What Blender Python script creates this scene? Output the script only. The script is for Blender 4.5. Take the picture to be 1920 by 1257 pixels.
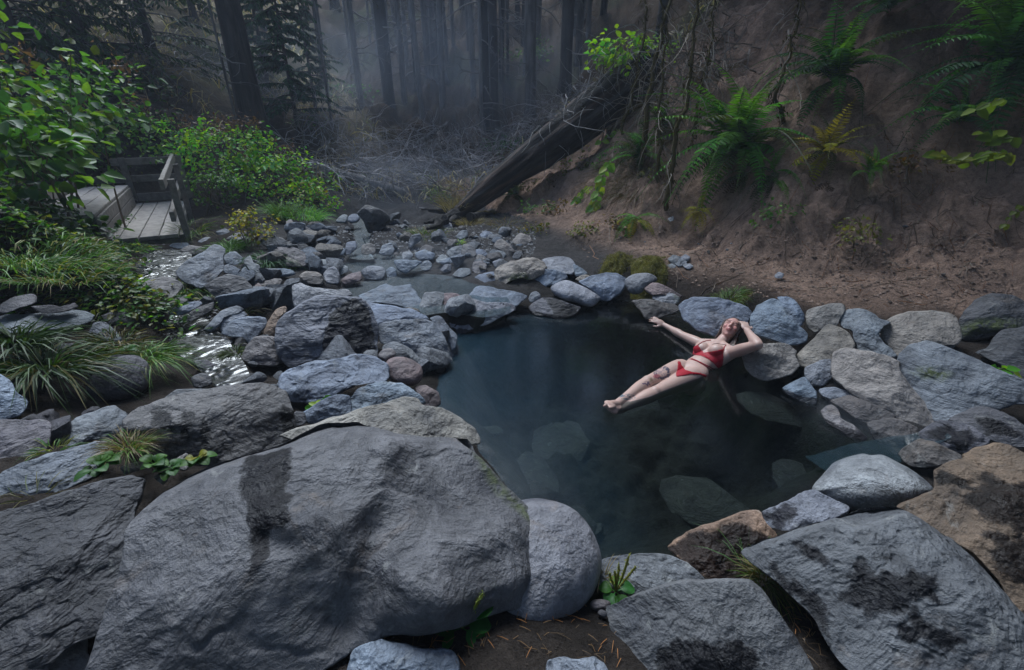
import bpy, bmesh, math, random
import numpy as np
from mathutils import Vector, Matrix

random.seed(7)
RNG = np.random.default_rng(11)
for _o in list(bpy.data.objects):
    bpy.data.objects.remove(_o)
SC = bpy.context.scene
COL = SC.collection
R = math.radians

# ------------------------------------------------------------------ camera
CAM_H, PITCH, FPX = 1.78, R(25.0), 853.33      # 16 mm lens on a 36 mm frame, photograph is 1920 px wide
cam_data = bpy.data.cameras.new("camera")
cam_data.lens = 16.0
cam_data.sensor_width = 36.0
cam_data.clip_start = 0.02
cam_data.clip_end = 500.0
cam = bpy.data.objects.new("camera", cam_data)
COL.objects.link(cam)
cam.location = (0, 0, CAM_H)
cam.rotation_euler = (math.pi / 2 - PITCH, 0, 0)
SC.camera = cam

# ------------------------------------------------------------------ sky, sun, exposure
SUN_EL, SUN_ROT = R(54), R(-22)
world = bpy.data.worlds.new("World")
SC.world = world
world.use_nodes = True
wn, wl = world.node_tree.nodes, world.node_tree.links
wn.clear()
w_out = wn.new("ShaderNodeOutputWorld")
w_bg = wn.new("ShaderNodeBackground")
w_sky = wn.new("ShaderNodeTexSky")
w_sky.sky_type = 'NISHITA'
w_sky.sun_disc = False
w_sky.sun_elevation = SUN_EL
w_sky.sun_rotation = SUN_ROT
w_sky.air_density = 1.2
w_sky.dust_density = 1.0
w_sky.ozone_density = 3.0
wl.new(w_sky.outputs[0], w_bg.inputs[0])
w_bg.inputs[1].default_value = 0.05
wl.new(w_bg.outputs[0], w_out.inputs[0])

sun_data = bpy.data.lights.new("sun", 'SUN')
sun_data.energy = 1.5
sun_data.angle = R(28)
sun_data.color = (0.84, 0.93, 1.0)
sun = bpy.data.objects.new("sun", sun_data)
COL.objects.link(sun)
_sd = Vector((math.cos(SUN_EL) * math.sin(SUN_ROT), math.cos(SUN_EL) * math.cos(SUN_ROT), math.sin(SUN_EL)))
sun.rotation_euler = _sd.to_track_quat('Z', 'Y').to_euler()
sun.location = _sd * 60

vs = SC.view_settings
SC.display_settings.display_device = 'sRGB'
vs.view_transform = 'Standard'
vs.look = 'None'
vs.exposure = 2.1
vs.gamma = 1.0
vs.use_curve_mapping = False
SC.render.engine = 'CYCLES'
cy = SC.cycles
cy.use_denoising = True
cy.max_bounces = 6
cy.diffuse_bounces = 3
cy.glossy_bounces = 3
cy.transmission_bounces = 4
cy.transparent_max_bounces = 12
cy.volume_bounces = 1
cy.sample_clamp_indirect = 4.0
cy.caustics_reflective = False
cy.caustics_refractive = False

# ------------------------------------------------------------------ pixel -> ray
CP, SP = math.cos(PITCH), math.sin(PITCH)
CAMP = np.array([0, 0, CAM_H])
RIGHT = np.array([1.0, 0, 0]); FWD = np.array([0, CP, -SP]); UPV = np.array([0, SP, CP])

def ray(px, py):
    return RIGHT * ((px - 960) / FPX) + FWD + UPV * ((628.5 - py) / FPX)

def PT(px, py, t):
    """point at depth t along a pixel's ray"""
    return CAMP + ray(px, py) * t

def PZ(px, py, z):
    """point where a pixel's ray meets height z"""
    d = ray(px, py)
    return CAMP + d * ((z - CAM_H) / d[2])

# ------------------------------------------------------------------ numpy noise
def _hash(i, j, k, s):
    h = (i * 374761393 + j * 668265263 + k * 2147483647 + s * 974634721) & 0xFFFFFFFF
    h = ((h ^ (h >> 13)) * 1274126177) & 0xFFFFFFFF
    h = (h ^ (h >> 16)) & 0xFFFFFFFF
    return h.astype(np.float64) / 4294967295.0 * 2 - 1

def vnoise(P, seed=0):
    P = np.asarray(P, float)
    F = np.floor(P).astype(np.int64)
    f = P - F
    w = f * f * f * (f * (f * 6 - 15) + 10)
    r = 0
    for a in (0, 1):
        wa = w[:, 0] if a else 1 - w[:, 0]
        for b in (0, 1):
            wb = w[:, 1] if b else 1 - w[:, 1]
            for c in (0, 1):
                wc = w[:, 2] if c else 1 - w[:, 2]
                r = r + wa * wb * wc * _hash(F[:, 0] + a, F[:, 1] + b, F[:, 2] + c, seed)
    return r

def fbm(P, oct=4, seed=0, gain=0.5):
    P = np.asarray(P, float)
    r = 0; a = 1.0
    for o in range(oct):
        r = r + a * vnoise(P, seed + o * 17)
        P = P * 2.03 + 7.7
        a *= gain
    return r

def sstep(a, b, x):
    x = np.clip((x - a) / (b - a), 0, 1)
    return x * x * (3 - 2 * x)

def poly_sd(X, Y, poly):
    """signed distance to a polygon, positive inside"""
    poly = np.asarray(poly, float)
    d = np.full(X.shape, 1e9); ins = np.zeros(X.shape, bool)
    n = len(poly)
    for i in range(n):
        ax, ay = poly[i][:2]; bx, by = poly[(i + 1) % n][:2]
        ex, ey = bx - ax, by - ay
        wx, wy = X - ax, Y - ay
        q = np.clip((wx * ex + wy * ey) / (ex * ex + ey * ey + 1e-12), 0, 1)
        d = np.minimum(d, (wx - q * ex) ** 2 + (wy - q * ey) ** 2)
        c = ((ay > Y) != (by > Y)) & (X < (bx - ax) * (Y - ay) / (by - ay + 1e-12) + ax)
        ins ^= c
    d = np.sqrt(d)
    return np.where(ins, d, -d)

def smooth_closed(pts, n):
    """Catmull-Rom through a closed polygon, n points evenly by length"""
    p = np.asarray(pts, float); m = len(p)
    out = []
    for i in range(m):
        p0, p1, p2, p3 = p[i - 1], p[i], p[(i + 1) % m], p[(i + 2) % m]
        for s in np.linspace(0, 1, 10, endpoint=False):
            out.append(0.5 * ((2 * p1) + (-p0 + p2) * s + (2 * p0 - 5 * p1 + 4 * p2 - p3) * s * s + (-p0 + 3 * p1 - 3 * p2 + p3) * s ** 3))
    out = np.array(out)
    q = np.vstack([out, out[:1]])
    L = np.concatenate([[0], np.cumsum(np.linalg.norm(np.diff(q, axis=0), axis=1))])
    s = np.linspace(0, L[-1], n, endpoint=False)
    return np.stack([np.interp(s, L, q[:, k]) for k in range(q.shape[1])], 1)

# ------------------------------------------------------------------ object helpers
def mesh_from(name, V, F, mat=None, smooth=True, attrs=None, colors=None):
    me = bpy.data.meshes.new(name)
    V = np.asarray(V, dtype=np.float32)
    if isinstance(F, np.ndarray):
        n, k = F.shape
        me.vertices.add(len(V)); me.vertices.foreach_set("co", V.ravel())
        me.loops.add(n * k); me.loops.foreach_set("vertex_index", F.astype(np.int32).ravel())
        me.polygons.add(n)
        me.polygons.foreach_set("loop_start", np.arange(0, n * k, k, dtype=np.int32))
        me.polygons.foreach_set("loop_total", np.full(n, k, dtype=np.int32))
        me.update(calc_edges=True)
        me.validate()
    else:
        me.from_pydata([tuple(map(float, v)) for v in V], [], [tuple(map(int, f)) for f in F])
        me.update()
    if smooth:
        me.polygons.foreach_set("use_smooth", np.ones(len(me.polygons), dtype=bool))
    if attrs:
        for k_, a in attrs.items():
            at = me.attributes.new(k_, 'FLOAT', 'POINT')
            at.data.foreach_set("value", np.asarray(a, dtype=np.float32))
    if colors is not None:
        at = me.attributes.new("tint", 'FLOAT_COLOR', 'POINT')
        c = np.ones((len(V), 4), dtype=np.float32); c[:, :3] = colors
        at.data.foreach_set("color", c.ravel())
    if mat:
        me.materials.append(mat)
    return me

def obj(name, me, parent=None, loc=None, rot=None, scale=None):
    o = bpy.data.objects.new(name, me)
    COL.objects.link(o)
    if parent: o.parent = parent
    if loc is not None: o.location = [float(v) for v in loc]
    if rot is not None: o.rotation_euler = rot
    if scale is not None: o.scale = scale if hasattr(scale, '__len__') else (scale,) * 3
    return o

def tag(o, label=None, cat=None, group=None, kind=None):
    if label: o["label"] = label
    if cat: o["category"] = cat
    if group: o["group"] = group
    if kind: o["kind"] = kind
    return o

def empty(name, loc, label=None, cat=None, group=None):
    o = bpy.data.objects.new(name, None)
    o.empty_display_size = 0.1
    COL.objects.link(o)
    o.location = [float(v) for v in loc]
    return tag(o, label, cat, group)

def copy_tree(o, parent=None, label=None):
    c = o.copy(); COL.objects.link(c); c.parent = parent
    if label: c["label"] = label
    for ch in list(o.children):
        copy_tree(ch, c)
    return c

class MB:
    """collects vertices, faces and per-vertex tints for one mesh"""
    def __init__(self):
        self.V, self.F, self.C, self.n = [], [], [], 0
    def add(self, V, F, c=(1, 1, 1)):
        V = np.asarray(V, float)
        self.V.append(V)
        self.F += [tuple(i + self.n for i in f) for f in F]
        c = np.asarray(c, float)
        self.C.append(np.broadcast_to(c, (len(V), 3)) if c.ndim == 1 else c)
        self.n += len(V)
    def tube(self, pts, rad, seg=6, c=(1, 1, 1), cap=True):
        pts = np.asarray(pts, float); m = len(pts)
        rad = np.broadcast_to(np.asarray(rad, float), (m,))
        T = np.gradient(pts, axis=0)
        T /= np.linalg.norm(T, axis=1)[:, None] + 1e-9
        ref = np.array([0, 0, 1.0]) if abs(T[0, 2]) < 0.9 else np.array([1.0, 0, 0])
        a = np.linspace(0, 2 * math.pi, seg, endpoint=False)
        V = []
        x = np.cross(T[0], ref); x /= np.linalg.norm(x)
        for i in range(m):
            x = x - T[i] * np.dot(x, T[i]); x /= np.linalg.norm(x) + 1e-9
            y = np.cross(T[i], x)
            V.append(pts[i] + rad[i] * (np.cos(a)[:, None] * x + np.sin(a)[:, None] * y))
        F = []
        for i in range(m - 1):
            for j in range(seg):
                k = (j + 1) % seg
                F.append((i * seg + j, i * seg + k, (i + 1) * seg + k, (i + 1) * seg + j))
        if cap:
            F.append(tuple(range(seg))[::-1]); F.append(tuple((m - 1) * seg + j for j in range(seg)))
        self.add(np.concatenate(V), F, c)
    def box(self, c0, ax, ay, az, c=(1, 1, 1)):
        """box centred at c0 with half-axis vectors"""
        c0, ax, ay, az = (np.asarray(q, float) for q in (c0, ax, ay, az))
        V = [c0 + sx * ax + sy * ay + sz * az for sz in (-1, 1) for sy in (-1, 1) for sx in (-1, 1)]
        F = [(0, 2, 3, 1), (4, 5, 7, 6), (0, 1, 5, 4), (2, 6, 7, 3), (0, 4, 6, 2), (1, 3, 7, 5)]
        self.add(V, F, c)
    def mesh(self, name, mat, smooth=False):
        V = np.concatenate(self.V) if self.V else np.zeros((0, 3))
        C = np.concatenate(self.C) if self.C else None
        return mesh_from(name, V, self.F, mat, smooth, colors=C)
    def build(self, name, mat, parent=None, smooth=False):
        return obj(name, self.mesh(name, mat, smooth), parent)

# ------------------------------------------------------------------ material helpers
def new_mat(name):
    m = bpy.data.materials.new(name); m.use_nodes = True
    nt = m.node_tree
    b = nt.nodes["Principled BSDF"]
    return m, nt, b

def N(nt, t, **kw):
    n = nt.nodes.new(t)
    for k, v in kw.items():
        if isinstance(k, str) and hasattr(n, k): setattr(n, k, v)
        else: n.inputs[k].default_value = v
    return n

def noise_node(nt, vec, scale, detail=4, rough=0.55, dist=0.0):
    n = nt.nodes.new("ShaderNodeTexNoise")
    n.inputs["Scale"].default_value = scale; n.inputs["Detail"].default_value = detail
    n.inputs["Roughness"].default_value = rough; n.inputs["Distortion"].default_value = dist
    if vec: nt.links.new(vec, n.inputs["Vector"])
    return n

def ramp(nt, fac, stops):
    r = nt.nodes.new("ShaderNodeValToRGB")
    e = r.color_ramp.elements
    while len(e) < len(stops): e.new(0.5)
    for i, (p, c) in enumerate(stops):
        e[i].position = p
        e[i].color = (c, c, c, 1) if not hasattr(c, '__len__') else (*c, 1)
    nt.links.new(fac, r.inputs[0])
    return r

def mixc(nt, a, b, fac, mode='MIX'):
    m = nt.nodes.new("ShaderNodeMix"); m.data_type = 'RGBA'; m.blend_type = mode
    for sock, v in ((m.inputs[6], a), (m.inputs[7], b), (m.inputs[0], fac)):
        if hasattr(v, 'is_linked') or hasattr(v, 'links'): nt.links.new(v, sock)
        elif hasattr(v, '__len__'): sock.default_value = (*v, 1) if len(v) == 3 else v
        else: sock.default_value = v
    return m.outputs[2]

def math_node(nt, op, a, b=0.0, clamp=False):
    m = nt.nodes.new("ShaderNodeMath"); m.operation = op; m.use_clamp = clamp
    for sock, v in ((m.inputs[0], a), (m.inputs[1], b)):
        if hasattr(v, 'links'): nt.links.new(v, sock)
        else: sock.default_value = v
    return m.outputs[0]

def bump(nt, height, strength, dist, normal=None):
    b = nt.nodes.new("ShaderNodeBump")
    b.inputs["Strength"].default_value = strength; b.inputs["Distance"].default_value = dist
    nt.links.new(height, b.inputs["Height"])
    if normal: nt.links.new(normal, b.inputs["Normal"])
    return b.outputs[0]

def attr_node(nt, name):
    a = nt.nodes.new("ShaderNodeAttribute"); a.attribute_name = name
    return a

def mat_rock():
    m, nt, b = new_mat("rock")
    tc = nt.nodes.new("ShaderNodeTexCoord"); v = tc.outputs["Object"]
    oi = nt.nodes.new("ShaderNodeObjectInfo")
    sh = nt.nodes.new("ShaderNodeVectorMath"); sh.operation = 'ADD'
    sc_ = nt.nodes.new("ShaderNodeVectorMath"); sc_.operation = 'SCALE'
    cx = nt.nodes.new("ShaderNodeCombineXYZ")
    for i in range(3): nt.links.new(oi.outputs["Random"], cx.inputs[i])
    nt.links.new(cx.outputs[0], sc_.inputs[0]); sc_.inputs["Scale"].default_value = 37.0
    nt.links.new(v, sh.inputs[0]); nt.links.new(sc_.outputs[0], sh.inputs[1])
    v = sh.outputs[0]
    big = noise_node(nt, v, 3.2, 5, 0.62, 0.6)
    mid = noise_node(nt, v, 14, 6, 0.7, 0.3)
    fine = noise_node(nt, v, 130, 3, 0.7)
    spk = noise_node(nt, v, 330, 2, 0.6)
    base = oi.outputs["Color"]
    c = mixc(nt, base, ramp(nt, big.outputs[0], [(0.30, (0.34, 0.35, 0.40)), (0.47, (0.85, 0.84, 0.84)), (0.70, (1.4, 1.38, 1.36))]).outputs[0], 1.0, 'MULTIPLY')
    c = mixc(nt, c, ramp(nt, mid.outputs[0], [(0.3, 0.55), (0.52, 1.0), (0.75, 1.35)]).outputs[0], 0.8, 'MULTIPLY')
    c = mixc(nt, c, ramp(nt, fine.outputs[0], [(0.32, 0.65), (0.5, 1.0), (0.68, 1.25)]).outputs[0], 0.6, 'MULTIPLY')
    c = mixc(nt, c, ramp(nt, spk.outputs[0], [(0.3, 0.7), (0.5, 1.0), (0.7, 1.2)]).outputs[0], 0.4, 'MULTIPLY')
    # lichen bloom and rusty staining
    lich = noise_node(nt, v, 6.5, 7, 0.72, 1.2)
    c = mixc(nt, c, (0.36, 0.36, 0.34), ramp(nt, lich.outputs[0], [(0.60, 0.0), (0.70, 0.42)]).outputs[0])
    rust = noise_node(nt, v, 4.1, 6, 0.65, 0.8)
    c = mixc(nt, c, (0.17, 0.12, 0.085), ramp(nt, rust.outputs[0], [(0.60, 0.0), (0.74, 0.45)]).outputs[0])
    moss = attr_node(nt, "moss").outputs["Fac"]
    mn = noise_node(nt, v, 25, 5, 0.7)
    mf = math_node(nt, 'MULTIPLY', moss, ramp(nt, mn.outputs[0], [(0.38, 0.0), (0.55, 1.0)]).outputs[0])
    c = mixc(nt, c, (0.065, 0.085, 0.02), mf)
    wet = attr_node(nt, "wet").outputs["Fac"]
    wn_ = noise_node(nt, v, 11, 7, 0.68)
    w2 = math_node(nt, 'ADD', wet, math_node(nt, 'MULTIPLY', math_node(nt, 'SUBTRACT', wn_.outputs[0], 0.5), 1.1))
    wf = ramp(nt, w2, [(0.43, 0.0), (0.50, 0.8), (0.58, 1.0)]).outputs[0]
    c = mixc(nt, c, mixc(nt, c, (0.11, 0.105, 0.12), 1.0, 'MULTIPLY'), wf)
    nt.links.new(c, b.inputs["Base Color"])
    rr = ramp(nt, wf, [(0, 0.66), (1, 0.36)])
    nt.links.new(rr.outputs[0], b.inputs["Roughness"])
    nt.links.new(ramp(nt, wf, [(0, 0.5), (1, 0.22)]).outputs[0], b.inputs["Specular IOR Level"])
    vor = nt.nodes.new("ShaderNodeTexVoronoi"); vor.feature = 'DISTANCE_TO_EDGE'
    vor.inputs["Scale"].default_value = 3.6
    dn = noise_node(nt, v, 5, 3, 0.6)
    va = nt.nodes.new("ShaderNodeVectorMath"); va.operation = 'MULTIPLY_ADD'
    nt.links.new(dn.outputs["Color"], va.inputs[0]); va.inputs[1].default_value = (0.4, 0.4, 0.4); nt.links.new(v, va.inputs[2])
    nt.links.new(va.outputs[0], vor.inputs["Vector"])
    crack = ramp(nt, vor.outputs["Distance"], [(0.0, 0.0), (0.035, 1.0)])
    n0 = bump(nt, big.outputs[0], 0.7, 0.10)
    n1 = bump(nt, mid.outputs[0], 0.75, 0.032, n0)
    n2 = bump(nt, crack.outputs[0], 0.16, 0.012, n1)
    # some rocks are layered, some pitted, some smooth
    rot = nt.nodes.new("ShaderNodeMapping"); nt.links.new(v, rot.inputs[0])
    rot.inputs["Rotation"].default_value = (0.35, 0.2, 0.0); rot.inputs["Scale"].default_value = (1.6, 1.6, 17.0)
    lay = noise_node(nt, rot.outputs[0], 1.6, 5, 0.6, 0.3)
    bl = nt.nodes.new("ShaderNodeBump"); bl.inputs["Distance"].default_value = 0.05
    nt.links.new(lay.outputs[0], bl.inputs["Height"]); nt.links.new(n2, bl.inputs["Normal"])
    nt.links.new(ramp(nt, oi.outputs["Random"], [(0.45, 0.0), (0.85, 0.75)]).outputs[0], bl.inputs["Strength"])
    pv = nt.nodes.new("ShaderNodeTexVoronoi"); pv.inputs["Scale"].default_value = 26; nt.links.new(v, pv.inputs["Vector"])
    bp = nt.nodes.new("ShaderNodeBump"); bp.inputs["Distance"].default_value = 0.02
    nt.links.new(ramp(nt, pv.outputs["Distance"], [(0.05, 0.0), (0.32, 1.0)]).outputs[0], bp.inputs["Height"]); nt.links.new(bl.outputs[0], bp.inputs["Normal"])
    nt.links.new(ramp(nt, oi.outputs["Random"], [(0.08, 0.55), (0.3, 0.0)]).outputs[0], bp.inputs["Strength"])
    n3 = bump(nt, fine.outputs[0], 0.5, 0.004, bp.outputs[0])
    nt.links.new(n3, b.inputs["Normal"])
    return m

def mat_ground():
    m, nt, b = new_mat("ground")
    tc = nt.nodes.new("ShaderNodeTexCoord"); v = tc.outputs["Object"]
    a = attr_node(nt, "tint")
    n1 = noise_node(nt, v, 2.2, 8, 0.68, 0.4)
    n2 = noise_node(nt, v, 17, 7, 0.72, 0.3)
    n3 = noise_node(nt, v, 120, 3, 0.7)
    c = mixc(nt, a.outputs["Color"], ramp(nt, n1.outputs[0], [(0.3, 0.62), (0.5, 1.0), (0.7, 1.35)]).outputs[0], 0.9, 'MULTIPLY')
    c = mixc(nt, c, ramp(nt, n2.outputs[0], [(0.3, 0.5), (0.5, 1.0), (0.72, 1.5)]).outputs[0], 0.85, 'MULTIPLY')
    c = mixc(nt, c, ramp(nt, n3.outputs[0], [(0.3, 0.6), (0.5, 1.0), (0.7, 1.4)]).outputs[0], 0.7, 'MULTIPLY')
    nt.links.new(c, b.inputs["Base Color"])
    b.inputs["Roughness"].default_value = 0.95
    b.inputs["Specular IOR Level"].default_value = 0.15
    k1 = bump(nt, n2.outputs[0], 1.0, 0.06)
    k2 = bump(nt, n3.outputs[0], 0.8, 0.012, k1)
    nt.links.new(k2, b.inputs["Normal"])
    return m

def mat_leaf(name, trans=0.35, rough=0.5):
    """leaf colour comes from each leaf's own tint"""
    m, nt, b = new_mat(name)
    a = attr_node(nt, "tint")
    tc = nt.nodes.new("ShaderNodeTexCoord")
    n = noise_node(nt, tc.outputs["Object"], 30, 4, 0.6)
    c = mixc(nt, a.outputs["Color"], ramp(nt, n.outputs[0], [(0.3, 0.7), (0.5, 1.0), (0.7, 1.25)]).outputs[0], 0.8, 'MULTIPLY')
    nt.links.new(c, b.inputs["Base Color"])
    b.inputs["Roughness"].default_value = rough
    b.inputs["Specular IOR Level"].default_value = 0.35
    t = nt.nodes.new("ShaderNodeBsdfTranslucent")
    nt.links.new(mixc(nt, c, (1.3, 1.35, 0.5), 1.0, 'MULTIPLY'), t.inputs[0])
    mx = nt.nodes.new("ShaderNodeMixShader"); mx.inputs[0].default_value = trans
    nt.links.new(b.outputs[0], mx.inputs[1]); nt.links.new(t.outputs[0], mx.inputs[2])
    nt.links.new(mx.outputs[0], nt.nodes["Material Output"].inputs[0])
    return m

def mat_bark(name, dark, light, scale=9, stretch=0.12, bumpd=0.04, rough=0.9):
    m, nt, b = new_mat(name)
    tc = nt.nodes.new("ShaderNodeTexCoord")
    mp = nt.nodes.new("ShaderNodeMapping"); mp.inputs["Scale"].default_value = (1, 1, stretch)
    nt.links.new(tc.outputs["Object"], mp.inputs[0])
    n1 = noise_node(nt, mp.outputs[0], scale, 7, 0.7, 0.5)
    n2 = noise_node(nt, tc.outputs["Object"], 1.3, 4, 0.6)
    a = attr_node(nt, "tint")
    c = ramp(nt, n1.outputs[0], [(0.32, dark), (0.68, light)]).outputs[0]
    c = mixc(nt, c, ramp(nt, n2.outputs[0], [(0.3, 0.6), (0.7, 1.3)]).outputs[0], 0.9, 'MULTIPLY')
    c = mixc(nt, c, a.outputs["Color"], 1.0, 'MULTIPLY')
    nt.links.new(c, b.inputs["Base Color"])
    b.inputs["Roughness"].default_value = rough
    nt.links.new(bump(nt, n1.outputs[0], 1.0, bumpd), b.inputs["Normal"])
    return m

def mat_plain(name, col, rough=0.8, nscale=20, amount=0.6, bumpd=0.004, spec=0.3, stretch=(1, 1, 1), use_tint=True):
    m, nt, b = new_mat(name)
    tc = nt.nodes.new("ShaderNodeTexCoord")
    mp = nt.nodes.new("ShaderNodeMapping"); mp.inputs["Scale"].default_value = stretch
    nt.links.new(tc.outputs["Object"], mp.inputs[0])
    n = noise_node(nt, mp.outputs[0], nscale, 6, 0.65, 0.3)
    c = mixc(nt, (*col, 1), ramp(nt, n.outputs[0], [(0.3, 0.55), (0.5, 1.0), (0.72, 1.4)]).outputs[0], amount, 'MULTIPLY')
    if use_tint:
        c = mixc(nt, c, attr_node(nt, "tint").outputs["Color"], 1.0, 'MULTIPLY')
    nt.links.new(c, b.inputs["Base Color"])
    b.inputs["Roughness"].default_value = rough
    b.inputs["Specular IOR Level"].default_value = spec
    if bumpd: nt.links.new(bump(nt, n.outputs[0], 0.8, bumpd), b.inputs["Normal"])
    return m

def mat_water(name, tint, rough=0.03, nscale=6.0, strength=0.25, dist=0.01, refl=1.0, ior=1.33, stretch=(1, 1, 1), sky_sheen=None):
    """clear water: Fresnel mirror over a tinted see-through body"""
    m, nt, b = new_mat(name)
    nt.nodes.remove(b)
    out = nt.nodes["Material Output"]
    tc = nt.nodes.new("ShaderNodeTexCoord")
    mp = nt.nodes.new("ShaderNodeMapping"); mp.inputs["Scale"].default_value = stretch
    nt.links.new(tc.outputs["Object"], mp.inputs[0])
    n = noise_node(nt, mp.outputs[0], nscale, 3, 0.55, 0.4)
    nrm = bump(nt, n.outputs[0], strength, dist)
    tr = nt.nodes.new("ShaderNodeBsdfTransparent"); tr.inputs[0].default_value = (*tint, 1)
    gl = nt.nodes.new("ShaderNodeBsdfGlossy"); gl.inputs["Roughness"].default_value = rough
    gl.inputs[0].default_value = (refl, refl, refl, 1)
    nt.links.new(nrm, gl.inputs["Normal"])
    fr = nt.nodes.new("ShaderNodeFresnel"); fr.inputs[0].default_value = ior
    nt.links.new(nrm, fr.inputs["Normal"])
    mx = nt.nodes.new("ShaderNodeMixShader")
    nt.links.new(fr.outputs[0], mx.inputs[0]); nt.links.new(tr.outputs[0], mx.inputs[1]); nt.links.new(gl.outputs[0], mx.inputs[2])
    last = mx.outputs[0]
    if sky_sheen:                                      # bluish diffuse colour standing in for sky reflected on the water
        df = nt.nodes.new("ShaderNodeBsdfDiffuse"); df.inputs[0].default_value = (*sky_sheen[0], 1)
        m2 = nt.nodes.new("ShaderNodeMixShader"); m2.inputs[0].default_value = sky_sheen[1]
        if len(sky_sheen) > 2:                         # stronger on the left, where the sky reflection is painted in
            sx = nt.nodes.new("ShaderNodeSeparateXYZ"); nt.links.new(tc.outputs["Object"], sx.inputs[0])
            wob = math_node(nt, 'ADD', sx.outputs[0], math_node(nt, 'MULTIPLY', math_node(nt, 'SUBTRACT', noise_node(nt, tc.outputs["Object"], 1.6, 4, .6).outputs[0], .5), 0.9))
            nt.links.new(ramp(nt, math_node(nt, 'MULTIPLY_ADD', wob, 0.5), [(0.0, sky_sheen[1]), (0.9, sky_sheen[2])]).outputs[0], m2.inputs[0])
        nt.links.new(last, m2.inputs[1]); nt.links.new(df.outputs[0], m2.inputs[2]); last = m2.outputs[0]
    nt.links.new(last, out.inputs[0])
    return m

M = {
    'rock': mat_rock(), 'ground': mat_ground(),
    'leaf': mat_leaf("leaf", 0.45), 'fern': mat_leaf("fern_leaf", 0.45, 0.55), 'grass': mat_leaf("grass_blade", 0.25, 0.55),
    'needle': mat_leaf("conifer_needle", 0.1, 0.7),
    'bark': mat_bark("bark", (0.018, 0.016, 0.017), (0.105, 0.09, 0.082)),
    'char': mat_bark("charred_bark", (0.004, 0.004, 0.005), (0.05, 0.046, 0.046)),
    'grey': mat_bark("weathered_bark", (0.07, 0.065, 0.066), (0.3, 0.28, 0.275)),
    'log': mat_bark("charred_log", (0.003, 0.003, 0.004), (0.075, 0.066, 0.062), 11, 0.09, 0.08),
    'twig': mat_plain("dead_twig", (0.29, 0.275, 0.27), 0.9, 30, 0.6, 0),
    'mossy': mat_plain("mossy_bark", (0.085, 0.065, 0.022), 0.95, 30, 0.8, 0.01),
    'moss': mat_plain("moss", (0.075, 0.07, 0.014), 1.0, 40, 0.8, 0.012, 0.1),
    'wood': mat_plain("weathered_plank", (0.31, 0.28, 0.26), 0.85, 14, 0.8, 0.006, 0.25, (1, 1, 1)),
    'dead': mat_plain("dead_leaf", (0.13, 0.06, 0.03), 0.95, 30, 0.6, 0),
}
# ------------------------------------------------------------------ terrain
POOL_PX = [(828, 745), (838, 690), (850, 632), (900, 615), (965, 590), (1010, 590), (1060, 575), (1130, 565), (1195, 560),
           (1260, 570), (1330, 592), (1400, 628), (1450, 682), (1500, 722), (1560, 766), (1640, 802), (1680, 836), (1600, 865), (1540, 895),
           (1440, 960), (1330, 1000), (1265, 1035), (1180, 1045), (1120, 1050), (1060, 990), (985, 945), (930, 870), (890, 800), (855, 770)]
POOL = np.array([PZ(x, y, 0.0)[:2] for x, y in POOL_PX])
UP_Z = 0.16                                  # upper pool on the stream
UPPER_PX = [(560, 560), (640, 548), (655, 540), (720, 528), (790, 520), (860, 528), (915, 545), (935, 575), (890, 590), (830, 580), (760, 585), (690, 570), (620, 575)]
UPPER = np.array([PZ(x, y, UP_Z)[:2] for x, y in UPPER_PX])
MID_Z = 0.185
MID_PX = [(640, 505), (648, 488), (690, 478), (740, 476), (780, 490), (790, 505), (745, 512), (690, 512)]
MID = np.array([PZ(x, y, MID_Z)[:2] for x, y in MID_PX])
STREAM_Z = 0.25
STREAM_PX = [(655, 480), (668, 450), (660, 432), (668, 410), (690, 410), (694, 440), (688, 470), (700, 484)]
STREAM = np.array([PZ(x, y, STREAM_Z)[:2] for x, y in STREAM_PX])
LEFT_A_Z = 0.40
LEFT_A_PX = [(262, 500), (275, 480), (310, 472), (350, 478), (345, 500), (330, 520), (300, 535), (262, 540)]
LEFT_A = np.array([PZ(x, y, LEFT_A_Z)[:2] for x, y in LEFT_A_PX])
LEFT_B_Z = 0.24
LEFT_B_PX = [(312, 612), (335, 590), (385, 602), (410, 640), (450, 680), (462, 722), (415, 738), (390, 700), (355, 665), (325, 640)]
LEFT_B = np.array([PZ(x, y, LEFT_B_Z)[:2] for x, y in LEFT_B_PX])

CTRL = []
def cpx(*pts):
    for x, y, z in pts:
        CTRL.append(PZ(x, y, z))
cpx(*[(x, y, 0.03) for x, y in POOL_PX[::2]])
cpx((1000, 442, .30), (1100, 492, .24), (1190, 512, .22), (1400, 568, .22), (1620, 592, .25), (1850, 625, .28))
cpx((345, 450, .40), (300, 490, .40), (250, 447, .40), (390, 650, .22), (430, 720, .22), (330, 560, .32), (240, 520, .55), (270, 600, .42))
cpx((100, 640, .48), (60, 570, .60), (150, 500, .78), (0, 760, .55), (60, 850, .48), (150, 720, .42), (20, 470, .95))
cpx((560, 560, .26), (480, 480, .42), (560, 430, .48), (640, 405, .36), (690, 400, .30), (740, 460, .27), (700, 500, .2), (760, 535, .14),
    (880, 545, .14), (900, 450, .30), (820, 430, .32), (600, 650, .18), (700, 700, .1), (760, 780, .06), (500, 640, .2), (430, 540, .36))
cpx((850, 1185, .27), (720, 1215, .29), (985, 1150, .2), (1100, 1150, .14), (1400, 1110, .08), (1700, 960, .02), (1850, 800, .08), (300, 1100, .32), (50, 1100, .42),
    (500, 1250, .22), (1500, 1257, .15), (1900, 1200, .15), (450, 402, .62), (365, 425, .52), (860, 405, .33))
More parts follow.
